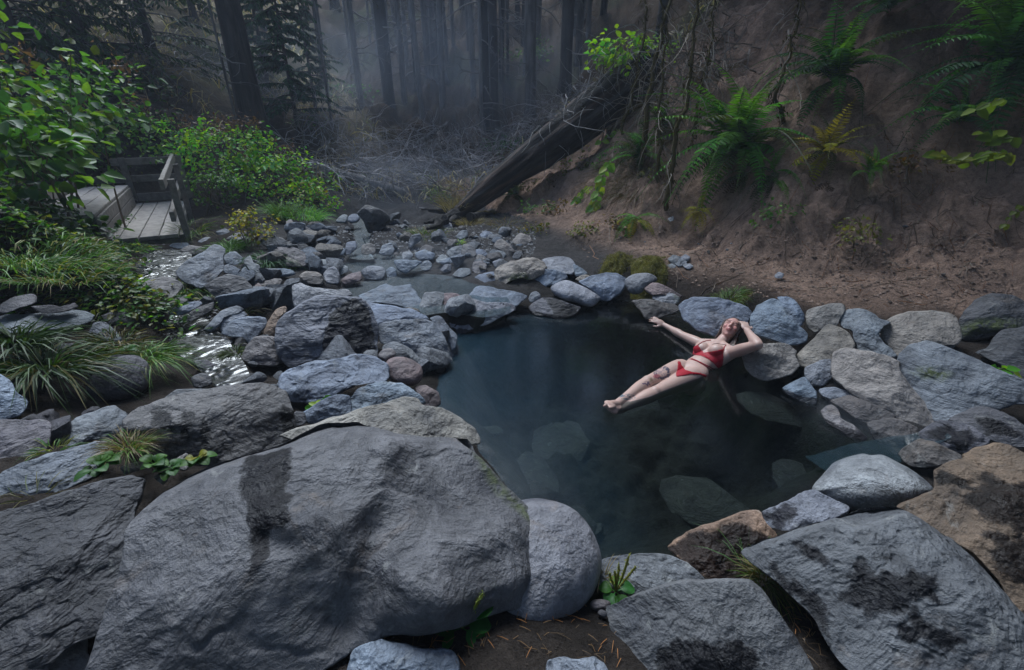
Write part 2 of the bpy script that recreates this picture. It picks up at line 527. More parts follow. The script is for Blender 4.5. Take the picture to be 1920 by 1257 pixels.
TOE = [((0.33, 7.0), (.93, .37)), ((0.9, 6.1), (.85, .52)), ((1.5, 5.35), (.75, .66)), ((2.3, 4.25), (.68, .73)), ((3.1, 3.75), (.5, .866)), ((4.05, 3.4), (.42, .907)), ((6.5, 2.2), (.4, .916))]
for (x, y), (nx, ny) in TOE:
    for s, z in ((0.9, .72), (2.0, 1.75), (3.6, 3.35), (7.0, 6.6)):
        CTRL.append(np.array([x + nx * s, y + ny * s, z]))
for p in [(-1.0, 13.4, 1.15), (0.6, 13.2, 1.75), (2.6, 13.6, 3.6), (-4, 13.5, 1.7), (-8, 12.5, 3.0), (-5.3, 10.2, 1.35), (-8, 9, 2.4), (-10, 6, 3.0),
          (-7.4, 5.2, 1.5), (-5.2, 6.3, .42), (-4.6, 6.6, .40), (-5.4, 7.6, .42), (-6.1, 8.4, .45), (-6.0, 6.9, .55), (-6.6, 6.2, 1.0), (-7.4, 7.8, 1.2), (-6, 3.2, 1.75), (-4.4, 3.4, 1.15), (-3.6, 2.6, .85), (-9, 2, 2.8), (-13, 2, 4.5), (-3, 22, 5.8), (3, 22, 7.2), (-10, 22, 7.5), (10, 22, 11), (-20, 20, 10.5),
          (0, 34, 12.5), (-15, 34, 14), (15, 34, 17), (24, 18, 17), (24, 4, 14), (14, 6, 9.5), (12, 0, 5), (-22, 5, 8), (0, 46, 17.5), (-25, 44, 20), (25, 44, 24),
          (0, -1, .25), (0, -5, .6), (-5, -5, 1.5), (6, -5, 2.0), (-15, -6, 4), (20, -6, 7), (-4, 8.2, .75), (-2.7, 9.3, .45), (-1, 10.5, .6), (-2.5, 11.5, .75), (0.2, 9.8, .75), (3.5, 0.5, .1), (-2.5, 0, .35),
          (-5.0, 8.6, .6)]:
    CTRL.append(np.array(p, float))
CTRL = np.array(CTRL)

def _fit():
    X = CTRL[:, :2]; n = len(X)
    D = np.sqrt(((X[:, None] - X[None]) ** 2).sum(-1) + 0.04)
    A = np.zeros((n + 3, n + 3)); A[:n, :n] = -D - np.eye(n) * 0.0; A[:n, :n] += np.eye(n) * 0.02 * -1
    A[:n, n] = 1; A[:n, n + 1:] = X; A[n, :n] = 1; A[n + 1:, :n] = X.T
    b = np.concatenate([CTRL[:, 2], [0, 0, 0]])
    return np.linalg.solve(A, b)
_W = _fit()
def rbf(x, y):
    x = np.asarray(x, float).ravel(); y = np.asarray(y, float).ravel()
    out = np.zeros(len(x))
    for i in range(0, len(x), 40000):
        xs, ys = x[i:i + 40000], y[i:i + 40000]
        D = np.sqrt((xs[:, None] - CTRL[None, :, 0]) ** 2 + (ys[:, None] - CTRL[None, :, 1]) ** 2 + 0.04)
        out[i:i + 40000] = -D @ _W[:-3] + _W[-3] + _W[-2] * xs + _W[-1] * ys
    return out

def slope_mask(x, y):
    """1 on the bare dirt bank to the right of the pool"""
    d = np.full(np.shape(x), -1e9)
    toe = np.array([t[0] for t in TOE])
    best = np.full(np.shape(x), 1e9)
    for i in range(len(toe) - 1):
        a, b = toe[i], toe[i + 1]
        e = b - a
        q = np.clip(((x - a[0]) * e[0] + (y - a[1]) * e[1]) / (e @ e), 0, 1)
        qx, qy = a[0] + q * e[0], a[1] + q * e[1]
        r = np.hypot(x - qx, y - qy)
        side = -(e[0] * (y - a[1]) - e[1] * (x - a[0]))
        s = np.where(side < 0, r, -r)
        d = np.where(r < best, s, d); best = np.minimum(best, r)
    return d                                      # signed distance from the toe of the bank, positive up-slope

def height(x, y, detail=True):
    x = np.asarray(x, float).ravel(); y = np.asarray(y, float).ravel()
    z = rbf(x, y)
    if detail:
        P = np.stack([x, y, np.zeros_like(x)], 1)
        far = sstep(6, 14, np.hypot(x, y))
        bank = sstep(0.1, 0.9, slope_mask(x, y))
        z = z + fbm(P * 0.9, 4, 3) * (0.05 + 0.22 * far + 0.13 * bank) + fbm(P * 4.2, 5, 9, .6) * (0.015 + 0.03 * far + 0.06 * bank)
    for poly, wz, dep, edge in ((POOL, 0.0, 0.75, 0.55), (UPPER, UP_Z, 0.22, 0.2), (MID, MID_Z, 0.16, 0.2), (STREAM, STREAM_Z, 0.1, 0.1), (LEFT_A, LEFT_A_Z, 0.012, 0.2), (LEFT_B, LEFT_B_Z, 0.014, 0.2)):
        sd = poly_sd(x, y, poly)
        inside = wz - 0.015 - dep * sstep(0, edge, sd)
        if detail and poly is POOL:
            inside = inside + fbm(np.stack([x, y, x * 0], 1) * 4.5, 4, 21) * 0.10 * sstep(0.05, 0.4, sd)
        elif detail:
            inside = inside + 0.02 * fbm(np.stack([x, y, x * 0], 1) * 7.0, 3, 33)
        w = sstep(-0.10, 0.0, sd)
        z = np.where(sd > -0.10, z * (1 - w) + np.minimum(inside, z + 0.0 * z if poly is POOL else inside) * w, z)
    return z

# lookup grid for placing things
GX = np.arange(-30, 30.01, 0.1); GY = np.arange(-6, 46.01, 0.1)
_gx, _gy = np.meshgrid(GX, GY)
GZ = rbf(_gx, _gy).reshape(_gx.shape)
def gz(x, y):
    i = np.clip((np.asarray(x) + 30) / 0.1, 0, len(GX) - 2); j = np.clip((np.asarray(y) + 6) / 0.1, 0, len(GY) - 2)
    a = np.floor(i).astype(int); b = np.floor(j).astype(int); u = i - a; w = j - b
    return (GZ[b, a] * (1 - u) * (1 - w) + GZ[b, a + 1] * u * (1 - w) + GZ[b + 1, a] * (1 - u) * w + GZ[b + 1, a + 1] * u * w)
def hit(px, py, t0=0.6, t1=60):
    """first meeting of a pixel's ray with the ground"""
    d = ray(px, py); t = np.arange(t0, t1, 0.03)
    P = CAMP + t[:, None] * d
    below = P[:, 2] < gz(P[:, 0], P[:, 1])
    if not below.any(): return None
    return t[int(np.argmax(below))]
def G(px, py):
    t = hit(px, py)
    return PT(px, py, t if t else 30.0)

def axis_grid(lo, hi, fine_lo, fine_hi, fine, grow):
    a = list(np.arange(fine_lo, fine_hi, fine)); s = fine
    while a[-1] < hi: s *= grow; a.append(a[-1] + s)
    s = fine
    while a[0] > lo: s *= grow; a.insert(0, a[0] - s)
    return np.array(a)

def build_terrain():
    xs = axis_grid(-30, 30, -4.5, 5.5, 0.035, 1.035)
    ys = axis_grid(-6, 46, 0.5, 8.0, 0.035, 1.03)
    X, Y = np.meshgrid(xs, ys)
    x, y = X.ravel(), Y.ravel()
    z = height(x, y)
    P = np.stack([x, y, z], 1)
    nn = fbm(P * 0.6, 4, 5); n2 = fbm(P * 2.5, 4, 15)
    soil = np.array([0.045, 0.036, 0.031]); dirt = np.array([0.33, 0.22, 0.165]); litter = np.array([0.085, 0.055, 0.034])
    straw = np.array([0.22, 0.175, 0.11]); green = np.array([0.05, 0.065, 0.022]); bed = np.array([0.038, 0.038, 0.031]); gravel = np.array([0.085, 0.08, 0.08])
    c = np.tile(soil, (len(x), 1))
    def blend(w, col):
        nonlocal c
        c = c * (1 - w[:, None]) + col * w[:, None]
    sm = slope_mask(x, y)
    blend(sstep(-0.35, 0.25, sm + n2 * 0.15), dirt)
    blend(sstep(2.2, 4.2, sm + nn * 1.2), litter * 0.8)
    blend(sstep(9.5, 13, y + nn * 1.5) * sstep(6, 2, sm), straw * 0.9)
    blend(np.clip(sstep(9, 12, y) * sstep(0.1, 0.7, nn), 0, 1) * 0.7, green)
    blend(sstep(-3, -5, x + nn * 0.6) * sstep(14, 9, y), soil * 0.8)
    near = (np.abs(x + 0.9) < 2.6) & (y > 4.5) & (y < 10)
    blend(near * sstep(0.4, -0.2, sm) * 0.8, gravel * 0.75)
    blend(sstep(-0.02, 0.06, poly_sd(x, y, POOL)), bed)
    blend(.85 * sstep(-.75, -.15, poly_sd(x, y, POOL)) * (poly_sd(x, y, POOL) < -.02), np.array([.022, .019, .017]))      # soaked soil round the pool
    ny, nx = X.shape
    idx = np.arange(ny * nx).reshape(ny, nx)
    F = np.stack([idx[:-1, :-1], idx[:-1, 1:], idx[1:, 1:], idx[1:, :-1]], -1).reshape(-1, 4)
    o = obj("ground", mesh_from("ground", P, F, M['ground'], True, colors=c))
    tag(o, kind="structure")
build_terrain()

# ------------------------------------------------------------------ water
def water_sheet(name, poly, z, mat, grow=0.12):
    P = smooth_closed(poly, 96); c = P.mean(0)
    d = P - c
    P = P + d / (np.linalg.norm(d, axis=1)[:, None] + 1e-6) * grow
    V = [(c[0], c[1], z)] + [(p[0], p[1], z) for p in P]
    area = np.sum(P[:, 0] * np.roll(P[:, 1], -1) - np.roll(P[:, 0], -1) * P[:, 1])
    F = [(0, i + 1, (i + 1) % 96 + 1) if area > 0 else (0, (i + 1) % 96 + 1, i + 1) for i in range(96)]
    return tag(obj(name, mesh_from(name, V, F, mat, True)), kind="structure")
M['pool'] = mat_water("pool_water", (0.58, 0.65, 0.66), 0.15, 3.0, 0.15, 0.03, 1.0, sky_sheen=((.08, .27, .42), .085, .002))
M['stream'] = mat_water("stream_water", (0.55, 0.62, 0.66), 0.25, 9, 0.7, 0.03, stretch=(1, 0.5, 1), sky_sheen=((.14, .32, .42), .05))
M['film'] = mat_water("shallow_water", (0.6, 0.6, 0.6), 0.27, 3.2, 1.0, 0.16, ior=1.5)
water_sheet("pool_water", POOL, 0.0, M['pool'])
water_sheet("upper_pool_water", UPPER, UP_Z, M['stream'])
water_sheet("stream_pool_water", MID, MID_Z, M['stream'], 0.04)
water_sheet("stream_water", STREAM, STREAM_Z, M['stream'], 0.06)
water_sheet("runnel_water", LEFT_A, LEFT_A_Z + .012, M['film'], 0.06)
water_sheet("seep_water", LEFT_B, LEFT_B_Z + .012, M['film'], 0.06)

def outflow():
    """the sheet of water sliding out between the boulders at the right"""
    A = PZ(1775, 812, .16); B = PZ(1700, 832, .05); C = PZ(1630, 856, .004); D = PZ(1560, 890, .004)
    P = [A, B, C, D]; L = [0, 1, 2, 3]; s = np.linspace(0, 3, 40)
    c = np.stack([np.interp(s, L, [p[i] for p in P]) for i in range(3)], 1)
    w = np.interp(s, [0, 1, 2, 3], [.05, .07, .12, .16])[:, None]; t = np.gradient(c, axis=0); sd = np.cross(t, [0, 0, 1.0]); sd /= np.linalg.norm(sd, axis=1)[:, None]
    V = np.concatenate([c + sd * w * q for q in (-1, -.4, .4, 1)]); V[:, 2] += .006 * fbm(V * 18, 2, 4)
    F = [(k * 40 + i, k * 40 + i + 1, (k + 1) * 40 + i + 1, (k + 1) * 40 + i) for k in range(3) for i in range(39)]
    tag(obj('outflow_water', mesh_from('outflow_water', V, [f[::-1] for f in F], M['stream'], True)), kind='structure')
outflow()
# ------------------------------------------------------------------ rocks
CROP = {'A': (0, 400, 3.142), 'B': (380, 340, 3.142), 'C': (780, 360, 3.698), 'D': (1340, 460, 3.143), 'E': (1400, 800, 2.75),
        'F': (900, 850, 3.088), 'G': (400, 700, 2.257), 'H': (0, 700, 2.257), 'P': (0, 0, 1.0)}
ROCKCOL = {'g': (.19, .205, .235), 'b': (.165, .20, .26), 'p': (.26, .275, .305), 'r': (.20, .145, .15), 'o': (.25, .165, .115),
           'd': (.075, .075, .085), 't': (.235, .21, .19), 'n': (.17, .155, .155), 'w': (.09, .08, .075), 'u': (.12, .115, .135), 'k': (.20, .204, .222)}

def make_rock(name, crop, poly, col, label, E=56.0, z=None, d=0.5, res=1.0, moss=None, wet=None, wetline=True, seed=None, group=None, facets=5, rough=1.0, round_=False, sharp=0.03, cat=None, grow=1.04, ridge=None, shade_tone=1.0, folds=None):
    ox, oy, s = CROP[crop]
    P = np.array([(ox + x / s, oy + y / s) for x, y in poly], float)
    # centroid
    a = 0.5 * np.sum(P[:, 0] * np.roll(P[:, 1], -1) - np.roll(P[:, 0], -1) * P[:, 1])
    k_ = P[:, 0] * np.roll(P[:, 1], -1) - np.roll(P[:, 0], -1) * P[:, 1]
    cx = np.sum((P[:, 0] + np.roll(P[:, 0], -1)) * k_) / (6 * a); cy_ = np.sum((P[:, 1] + np.roll(P[:, 1], -1)) * k_) / (6 * a)
    dr = ray(cx, cy_)
    dep = math.degrees(math.atan2(-dr[2], math.hypot(dr[0], dr[1])))
    k = math.tan(R(max(0.0, min(66.0, E - dep))))
    dl = np.linalg.norm(dr)
    if z is None:
        yb = P[:, 1].max(); th = hit(cx, min(yb - 1.0, 1250))
        hgt = (yb - cy_) / FPX
        t = th * (1 + hgt * k * 0.75)           # the lower edge sits on the ground, the middle is farther back
    else:
        t = (z - CAM_H) / dr[2]
    C = CAMP + dr * t
    rd = dr / dl
    e1 = np.cross(rd, [0, 0, 1.0]); e1 /= np.linalg.norm(e1)
    e2 = np.cross(e1, rd)
    # outline in the plane through C facing the camera
    def to_uv(Q):
        out = []
        for x, y in Q:
            r_ = ray(x, y); r_ = r_ * (t * dl / np.dot(r_, rd)); w = CAMP + r_ - C
            out.append((np.dot(w, e1), np.dot(w, e2)))
        return np.array(out)
    UV = to_uv(P)
    S = math.sqrt(abs(0.5 * np.sum(UV[:, 0] * np.roll(UV[:, 1], -1) - np.roll(UV[:, 0], -1) * UV[:, 1])))
    rs = np.random.default_rng(seed if seed is not None else abs(hash((round(cx), round(cy_)))) % 99991)
    px_size = S / t * FPX
    nt_ = int(np.clip(px_size * 1.15 * res, 30, 360)); nr = int(nt_ * 0.34)
    B = smooth_closed(UV, nt_)
    if not round_:                                # keep the corners angular
        q = np.vstack([UV, UV[:1]]); L_ = np.concatenate([[0], np.cumsum(np.linalg.norm(np.diff(q, axis=0), axis=1))])
        Bs = np.stack([np.interp(np.linspace(0, L_[-1], nt_, endpoint=False), L_, q[:, i]) for i in range(2)], 1)
        B = 0.45 * B + 0.55 * Bs
    B = B * grow
    # corners stay a little crisper than the spline
    nb = fbm(np.concatenate([B / S * 3.0, np.full((nt_, 1), rs.uniform(0, 90))], 1), 3, 4)
    B = B * (1 + 0.018 * rough * nb)[:, None]
    rho = np.concatenate([np.linspace(0, 1, nr) ** 0.85])
    D = S * d
    up, vp = [], []
    U = rho[:, None, None] * B[None]                     # nr x nt x 2
    Rr = np.broadcast_to(rho[:, None], U.shape[:2])
    dome = (1 - Rr ** (4.2 if not round_ else 2.2)) ** (0.5)
    h = D * dome
    if not round_:
        hs = [h]
        a0 = rs.uniform(0, 2 * math.pi)
        for i in range(facets):
            ph = a0 + i * 2 * math.pi / facets + rs.uniform(-.35, .35)
            c0 = rs.uniform(0.5, 0.9); e0 = rs.uniform(0.06, 0.36)
            proj = U[..., 0] * math.cos(ph) + U[..., 1] * math.sin(ph)
            hs.append(D * (c0 - (c0 - e0) * proj / (B[:, 0] * math.cos(ph) + B[:, 1] * math.sin(ph)).max()))
        kk = sharp * S
        mn = hs[0]
        for q in hs[1:]:
            w = np.clip(0.5 + 0.5 * (mn - q) / kk, 0, 1)
            mn = mn * (1 - w) + q * w - kk * w * (1 - w)
        h = np.clip(np.minimum(mn, D * dome), 0, None)
    if ridge:                                     # the top falls away behind a crest line
        rq = to_uv([(ox + x / s, oy + y / s) for x, y in ridge])
        dv = U[..., 1] - np.interp(U[..., 0], rq[:, 0], rq[:, 1])
        e_ = 0.012
        h = h - 1.35 * (0.5 * (dv + np.sqrt(dv * dv + e_ * e_)))
    for fp, amp_, wd in folds or []:              # raised or sunken folds along traced lines
        fq = to_uv([(ox + x / s, oy + y / s) for x, y in fp])
        dd = np.full(h.shape, 1e9)
        for i in range(len(fq) - 1):
            e_ = fq[i + 1] - fq[i]; q_ = np.clip(((U - fq[i]) @ e_) / (e_ @ e_), 0, 1)
            dd = np.minimum(dd, np.hypot(U[..., 0] - fq[i][0] - q_ * e_[0], U[..., 1] - fq[i][1] - q_ * e_[1]))
        h = h + amp_ * np.exp(-(dd / wd) ** 2) * np.clip((1 - Rr) * 6, 0, 1)
    hb = D * 0.9 * np.sqrt(np.clip(1 - Rr ** 2, 0, 1))
    def world(Uv, hh):
        return Uv[..., :1] * e1 + Uv[..., 1:] * (e2 + k * rd) - hh[..., None] * rd
    front = world(U, h)
    nb_ring = max(5, nr // 3)
    ib = np.linspace(nr - 2, 0, nb_ring).astype(int)
    back = world(U[ib], -hb[ib])
    V = np.concatenate([front.reshape(-1, 3), back.reshape(-1, 3)])
    uv_all = np.concatenate([U.reshape(-1, 2), U[ib].reshape(-1, 2)])
    rows = nr + nb_ring
    idx = np.arange(rows * nt_).reshape(rows, nt_)
    F = np.stack([idx[:-1], np.roll(idx[:-1], -1, 1), np.roll(idx[1:], -1, 1), idx[1:]], -1).reshape(-1, 4)
    # rough surface
    off = rs.uniform(0, 200, 3)
    def vn(sc, oc, sd):
        q = V / S * sc + off
        return np.stack([fbm(q, oc, sd), fbm(q + 31.7, oc, sd + 1), fbm(q + 77.1, oc, sd + 2)], 1)
    amp = 0.5 if round_ else 1.0
    V = V + S * rough * (0.032 * amp * vn(1.7, 2, 1) + 0.017 * amp * vn(5.5, 4, 8))
    fr = 1 - np.abs(fbm(V / S * 4.2 + off, 3, 40))        # chipped ledges
    V = V - (S * 0.010 * rough * amp * sstep(0.80, 0.97, fr))[:, None] * (-rd)
    attrs = {}
    if wet:
        w = np.full(len(V), -1.0)
        for wp in wet:
            wq = to_uv([(ox + x / s, oy + y / s) for x, y in wp])
            w = np.maximum(w, poly_sd(uv_all[:, 0], uv_all[:, 1], wq))
        attrs['wet'] = np.clip(0.5 + w / 0.13, 0, 1)
    else:
        attrs['wet'] = np.zeros(len(V))
    zw = V[:, 2] + C[2]
    if wetline and poly_sd(np.array([C[0]]), np.array([C[1]]), POOL)[0] > -0.45:
        attrs['wet'] = np.maximum(attrs['wet'], 0.9 * sstep(0.07, 0.0, zw))
    attrs['moss'] = np.zeros(len(V))
    if moss:
        mv = np.full(len(V), -1.0)
        for wp in moss:
            wq = to_uv([(ox + x / s, oy + y / s) for x, y in wp])
            mv = np.maximum(mv, poly_sd(uv_all[:, 0], uv_all[:, 1], wq))
        attrs['moss'] = np.clip(0.5 + mv / 0.05, 0, 1)
    nm = 'boulder' if S > 0.5 else 'rock' if S > 0.16 else 'stone'
    o = obj(name or nm, mesh_from(nm, V, F, M['rock'], True, attrs), loc=C)
    base = np.array(ROCKCOL[col]) * shade_tone * rs.uniform(0.85, 1.15) * np.array([1 + rs.uniform(-.05, .05), 1, 1 + rs.uniform(-.05, .05)])  # foreground rocks are darkened in their colour, standing in for foreground shade
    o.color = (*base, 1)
    tag(o, label, cat or nm, group)
    return o

RK = [
 # --- foreground
 ('P', [(241,985),(290,930),(345,895),(420,860),(520,825),(600,795),(665,785),(700,795),(760,815),(885,815),(905,850),(930,910),(975,970),(990,1040),(975,1100),(920,1132),(850,1150),(780,1170),(720,1180),(660,1205),(600,1240),(540,1300),(200,1310),(185,1257),(205,1180),(232,1090),(238,1045)], 'k',
  'huge grey boulder in the foreground with a dark wet streak down its face', dict(shade_tone=.62, E=58, z=.42, d=.42, folds=[([(745, 855), (700, 930), (650, 985), (590, 1015)], .03, .05), ([(965, 985), (880, 1010), (800, 1050), (755, 1100)], .08, .10), ([(700, 1010), (690, 1090), (640, 1160)], -.03, .06), ([(500, 1020), (560, 1030), (600, 1010)], -.03, .04), ([(930, 1080), (850, 1100), (800, 1120)], .06, .07)], res=1.0, wet=[[(470,850),(545,845),(545,905),(548,950),(555,985),(530,1000),(510,1010),(505,1050),(480,1075),(475,1020),(455,960),(452,920)]], moss=[[(890,830),(905,850),(940,920),(975,975),(970,990),(930,930),(900,870)]], rough=.6, facets=6, ridge=[(235, 1000), (345, 928), (450, 880), (540, 850), (640, 828), (720, 826), (800, 838), (885, 835), (940, 900), (1000, 1000)])),
 ('P', [(930,965),(985,940),(1030,940),(1075,960),(1105,995),(1122,1045),(1115,1095),(1085,1140),(1050,1170),(1000,1205),(930,1200),(890,1120)], 'p',
  'smooth pale rounded boulder between the huge grey boulder and the pool', dict(shade_tone=.66, E=62, z=.18, d=.5, round_=True, rough=.5)),
 ('P', [(1110,1062),(1140,1045),(1180,1040),(1250,1042),(1290,1060),(1320,1090),(1300,1125),(1200,1140),(1115,1125)], 'g', 'low grey rock at the near pool edge behind the plantain flower spikes', dict(z=.12, E=66)),
 ('P', [(1145,1135),(1200,1120),(1250,1105),(1300,1092),(1400,1092),(1425,1105),(1450,1140),(1480,1190),(1510,1240),(1530,1310),(1200,1310),(1170,1220),(1150,1170)], 'p', 'pale grey boulder at the bottom edge with a dark wet blot on its front', dict(shade_tone=.5, z=.22, E=60, d=.45, wet=[[(1245,1220),(1290,1195),(1340,1210),(1380,1195),(1415,1210),(1415,1240),(1360,1270),(1240,1270)]], rough=.8)),
 ('P', [(1258,1025),(1290,995),(1340,985),(1395,965),(1425,962),(1440,990),(1455,1010),(1420,1045),(1400,1085),(1360,1100),(1320,1092),(1280,1050)], 'o', 'wet reddish brown rock at the near pool edge', dict(z=.1, E=62, wet=[[(1262,1030),(1300,1000),(1380,985),(1420,1000),(1450,1020),(1400,1100),(1330,1090)]])),
 ('P', [(1425,965),(1460,945),(1500,925),(1530,918),(1560,935),(1592,952),(1560,980),(1500,995),(1455,1008),(1440,985)], 'g', 'wet grey rock between the reddish brown rock and the speckled domed boulder', dict(z=.1, E=62, wet=[[(1430,965),(1470,945),(1490,960),(1460,1000)]])),
 ('E', [(355,320),(400,250),(460,190),(530,160),(600,143),(640,150),(700,147),(770,180),(850,230),(930,290),(955,335),(900,380),(820,405),(700,420),(560,425),(480,400),(400,355)], 'p', 'speckled pale domed boulder by the outflow of the pool', dict(z=.16, E=58, round_=True, rough=.6, d=.55)),
 ('E', [(20,640),(60,600),(180,560),(300,510),(420,465),(540,420),(650,405),(740,392),(800,410),(880,460),(1000,540),(1100,600),(1200,690),(1270,770),(1330,850),(1380,920),(1430,970),(1520,1100),(1500,1380),(700,1380),(650,1260),(520,1195),(450,1100),(400,1000),(300,900),(200,800),(110,720)], 'p',
  'large pale boulder in the lower right corner marked with ragged dark wet patches', dict(shade_tone=.48, E=66, z=.36, d=.4, rough=.7, facets=6, ridge=[(0, 660), (180, 590), (420, 510), (560, 545), (700, 490), (800, 450), (1000, 590), (1500, 1100)], wet=[[(545,700),(600,705),(650,740),(720,735),(780,770),(850,740),(770,680),(690,660),(680,680),(800,700),(870,750),(950,790),(990,820),(960,840),(1000,915),(900,880),(840,880),(840,940),(700,960),(620,960),(560,900),(490,860),(540,800)], [(800,1010),(880,1060),(850,1085),(790,1060)], [(870,940),(930,980),(1100,1110),(1060,1170),(960,1110),(880,1020)], [(270,595),(340,595),(440,660),(420,690),(330,660)], [(160,700),(240,800),(380,860),(430,980),(450,1120),(390,1000),(280,880),(190,790)]])),
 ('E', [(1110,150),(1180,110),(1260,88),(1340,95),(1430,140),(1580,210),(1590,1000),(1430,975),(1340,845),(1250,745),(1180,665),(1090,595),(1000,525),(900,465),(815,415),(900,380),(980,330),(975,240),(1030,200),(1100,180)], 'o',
  'orange brown boulder with dark stains at the right edge of the photo', dict(shade_tone=.55, E=60, z=.34, d=.42, wet=[[(1220,250),(1300,280),(1430,310),(1560,360),(1560,700),(1430,810),(1340,760),(1230,680),(1210,620),(1300,600),(1200,560),(1130,535),(1200,545),(1320,560),(1400,560),(1330,510),(1240,490),(1130,400),(1010,330),(1160,360),(1200,350)], [(1000,300),(1100,330),(1190,350),(1120,300),(1020,250)]])),
 ('D', [(1090,1230),(1150,1170),(1210,1140),(1300,1160),(1420,1220),(1470,1260),(1300,1310),(1150,1300)], 'w', 'dark wet rock splashed by the outflow above the domed boulder', dict(z=.1)),
 ('D', [(1215,1100),(1260,1060),(1320,1035),(1400,1040),(1480,1050),(1560,1100),(1620,1150),(1560,1210),(1450,1220),(1330,1190),(1230,1145)], 'u', 'dark wet rock with blue glints beside the outflow', dict(z=.14, wet=[[(1240,1100),(1400,1060),(1600,1150),(1450,1200)]])),
 ('D', [(1380,1030),(1450,985),(1560,950),(1640,965),(1730,1010),(1823,1060),(1880,1200),(1700,1175),(1560,1115),(1460,1055)], 'd', 'dark slab at the right edge above the orange brown boulder', dict(z=.22, wet=[[(1500,1000),(1700,1050),(1800,1120),(1600,1120)]])),
 # --- right rim
 ('D', [(215,430),(250,360),(345,310),(375,320),(400,370),(430,420),(500,480),(545,520),(540,560),(480,585),(420,580),(320,550),(215,515)], 'b', 'blue grey block standing behind the raised elbow of the person', dict(E=50, z=.32)),
 ('D', [(370,310),(440,305),(490,340),(525,400),(530,440),(500,475),(440,440),(400,370)], 'b', 'blue grey rock leaning behind the block at the elbow of the person', dict(z=.38)),
 ('D', [(540,390),(600,365),(700,345),(750,345),(770,380),(740,425),(710,485),(640,490),(590,515),(550,485),(535,430)], 't', 'speckled tan rock with one dark side at the foot of the dirt bank', dict(z=.34)),
 ('D', [(155,650),(200,610),(290,580),(380,575),(440,590),(485,620),(480,660),(500,710),(450,760),(380,785),(300,800),(240,775),(180,710)], 't', 'pale brown rock under the bent arm of the person', dict(z=.13, E=45, d=.6)),
 ('D', [(480,660),(520,610),(570,560),(640,480),(670,465),(740,480),(790,520),(820,590),(790,645),(700,665),(640,690),(540,715),(500,705)], 't', 'smooth tan triangular rock second from the arm of the person', dict(z=.24, rough=.6)),
 ('D', [(735,400),(800,375),(860,375),(930,400),(970,430),(1040,450),(990,475),(960,520),(990,560),(1040,610),(1075,655),(1000,655),(900,625),(850,615),(820,560),(800,500),(750,480),(730,440)], 'g', 'ridged grey rock between the tan triangular rock and the broad domed rock', dict(z=.3)),
 ('D', [(985,470),(1060,420),(1150,390),(1280,385),(1380,400),(1430,440),(1445,530),(1420,590),(1300,585),(1200,590),(1120,620),(1080,645),(1030,590),(990,530)], 't', 'broad domed grey rock at the foot of the dirt bank', dict(z=.34, rough=.7)),
 ('D', [(1450,450),(1480,390),(1530,320),(1620,290),(1740,300),(1823,330),(1890,400),(1870,480),(1700,520),(1560,555),(1460,555)], 'd', 'dark boulder with a rusty moss band at the right edge', dict(z=.42, E=45, moss=[[(1460,480),(1560,440),(1700,420),(1800,440),(1790,490),(1600,510),(1470,540)]])),
 ('D', [(1570,650),(1620,600),(1650,540),(1700,500),(1823,480),(1900,520),(1900,800),(1800,790),(1700,710)], 'd', 'dark cracked rock below the rusty moss boulder at the right edge', dict(z=.3)),
 ('D', [(1090,650),(1150,590),(1220,565),(1280,570),(1340,600),(1450,650),(1560,690),(1680,750),(1823,800),(1900,860),(1880,940),(1760,930),(1640,960),(1500,965),(1380,1020),(1310,1030),(1240,940),(1180,860),(1120,780),(1080,720)], 'g', 'long sloping boulder with a green tinge at the right of the pool', dict(z=.26, E=52, moss=[[(1170,750),(1260,730),(1380,760),(1340,790),(1230,790)]])),
 ('D', [(695,650),(740,610),(800,605),(900,625),(1000,650),(1080,690),(1110,770),(1180,850),(1240,920),(1330,1020),(1230,1070),(1050,1010),(900,940),(800,860),(720,795),(695,740)], 't', 'layered brown grey boulder sloping down into the pool', dict(z=.15, E=50)),
 ('D', [(535,720),(590,690),(650,670),(695,665),(700,720),(690,780),(640,825),(570,820),(530,780)], 'g', 'small scooped grey stone under the tan triangular rock', dict(z=.12)),
 ('D', [(395,850),(440,815),(530,780),(580,830),(600,860),(600,920),(590,965),(500,920),(430,880)], 'b', 'blue grey wedge dipping into the pool below the scooped stone', dict(z=.03)),
 ('D', [(615,860),(640,840),(710,840),(780,860),(840,900),(830,940),(740,930),(640,900)], 'g', 'pale flat stone at the waterline beneath the layered brown boulder', dict(z=.04)),
 ('D', [(630,980),(680,940),(730,970),(740,1020),(820,1060),(900,1130),(850,1180),(760,1110),(660,1050)], 'n', 'brown rock half under water below the layered boulder', dict(z=.02)),
 ('D', [(690,920),(800,890),(950,940),(1070,1010),(1010,1080),(850,1030)], 'w', 'black wet rock between the layered boulder and the outflow', dict(z=.05)),
 ('D', [(900,1050),(1050,1020),(1190,1070),(1190,1150),(1060,1190),(940,1140)], 'w', 'low black wet rock left of the outflow', dict(z=.03)),
 # --- back rim
 ('P', [(1275,575),(1300,560),(1350,560),(1400,575),(1412,590),(1395,615),(1370,640),(1340,630),(1310,618),(1285,600)], 'b', 'big blue grey rock behind the head of the person', dict(z=.2, E=48, d=.4)),
 ('C', [(210,810),(290,770),(370,740),(480,765),(600,770),(670,790),(680,820),(600,860),(500,910),(400,950),(300,990),(250,970),(235,900)], 'g', 'thick dark-sided slab jutting over the left corner of the pool', dict(z=.10, E=56, d=.55)),
 ('C', [(370,730),(400,680),(430,655),(520,660),(640,685),(765,720),(740,750),(680,790),(600,785),(480,775)], 'b', 'flat blue slab lying behind the slab that juts over the pool', dict(z=.15, E=74, d=.25)),
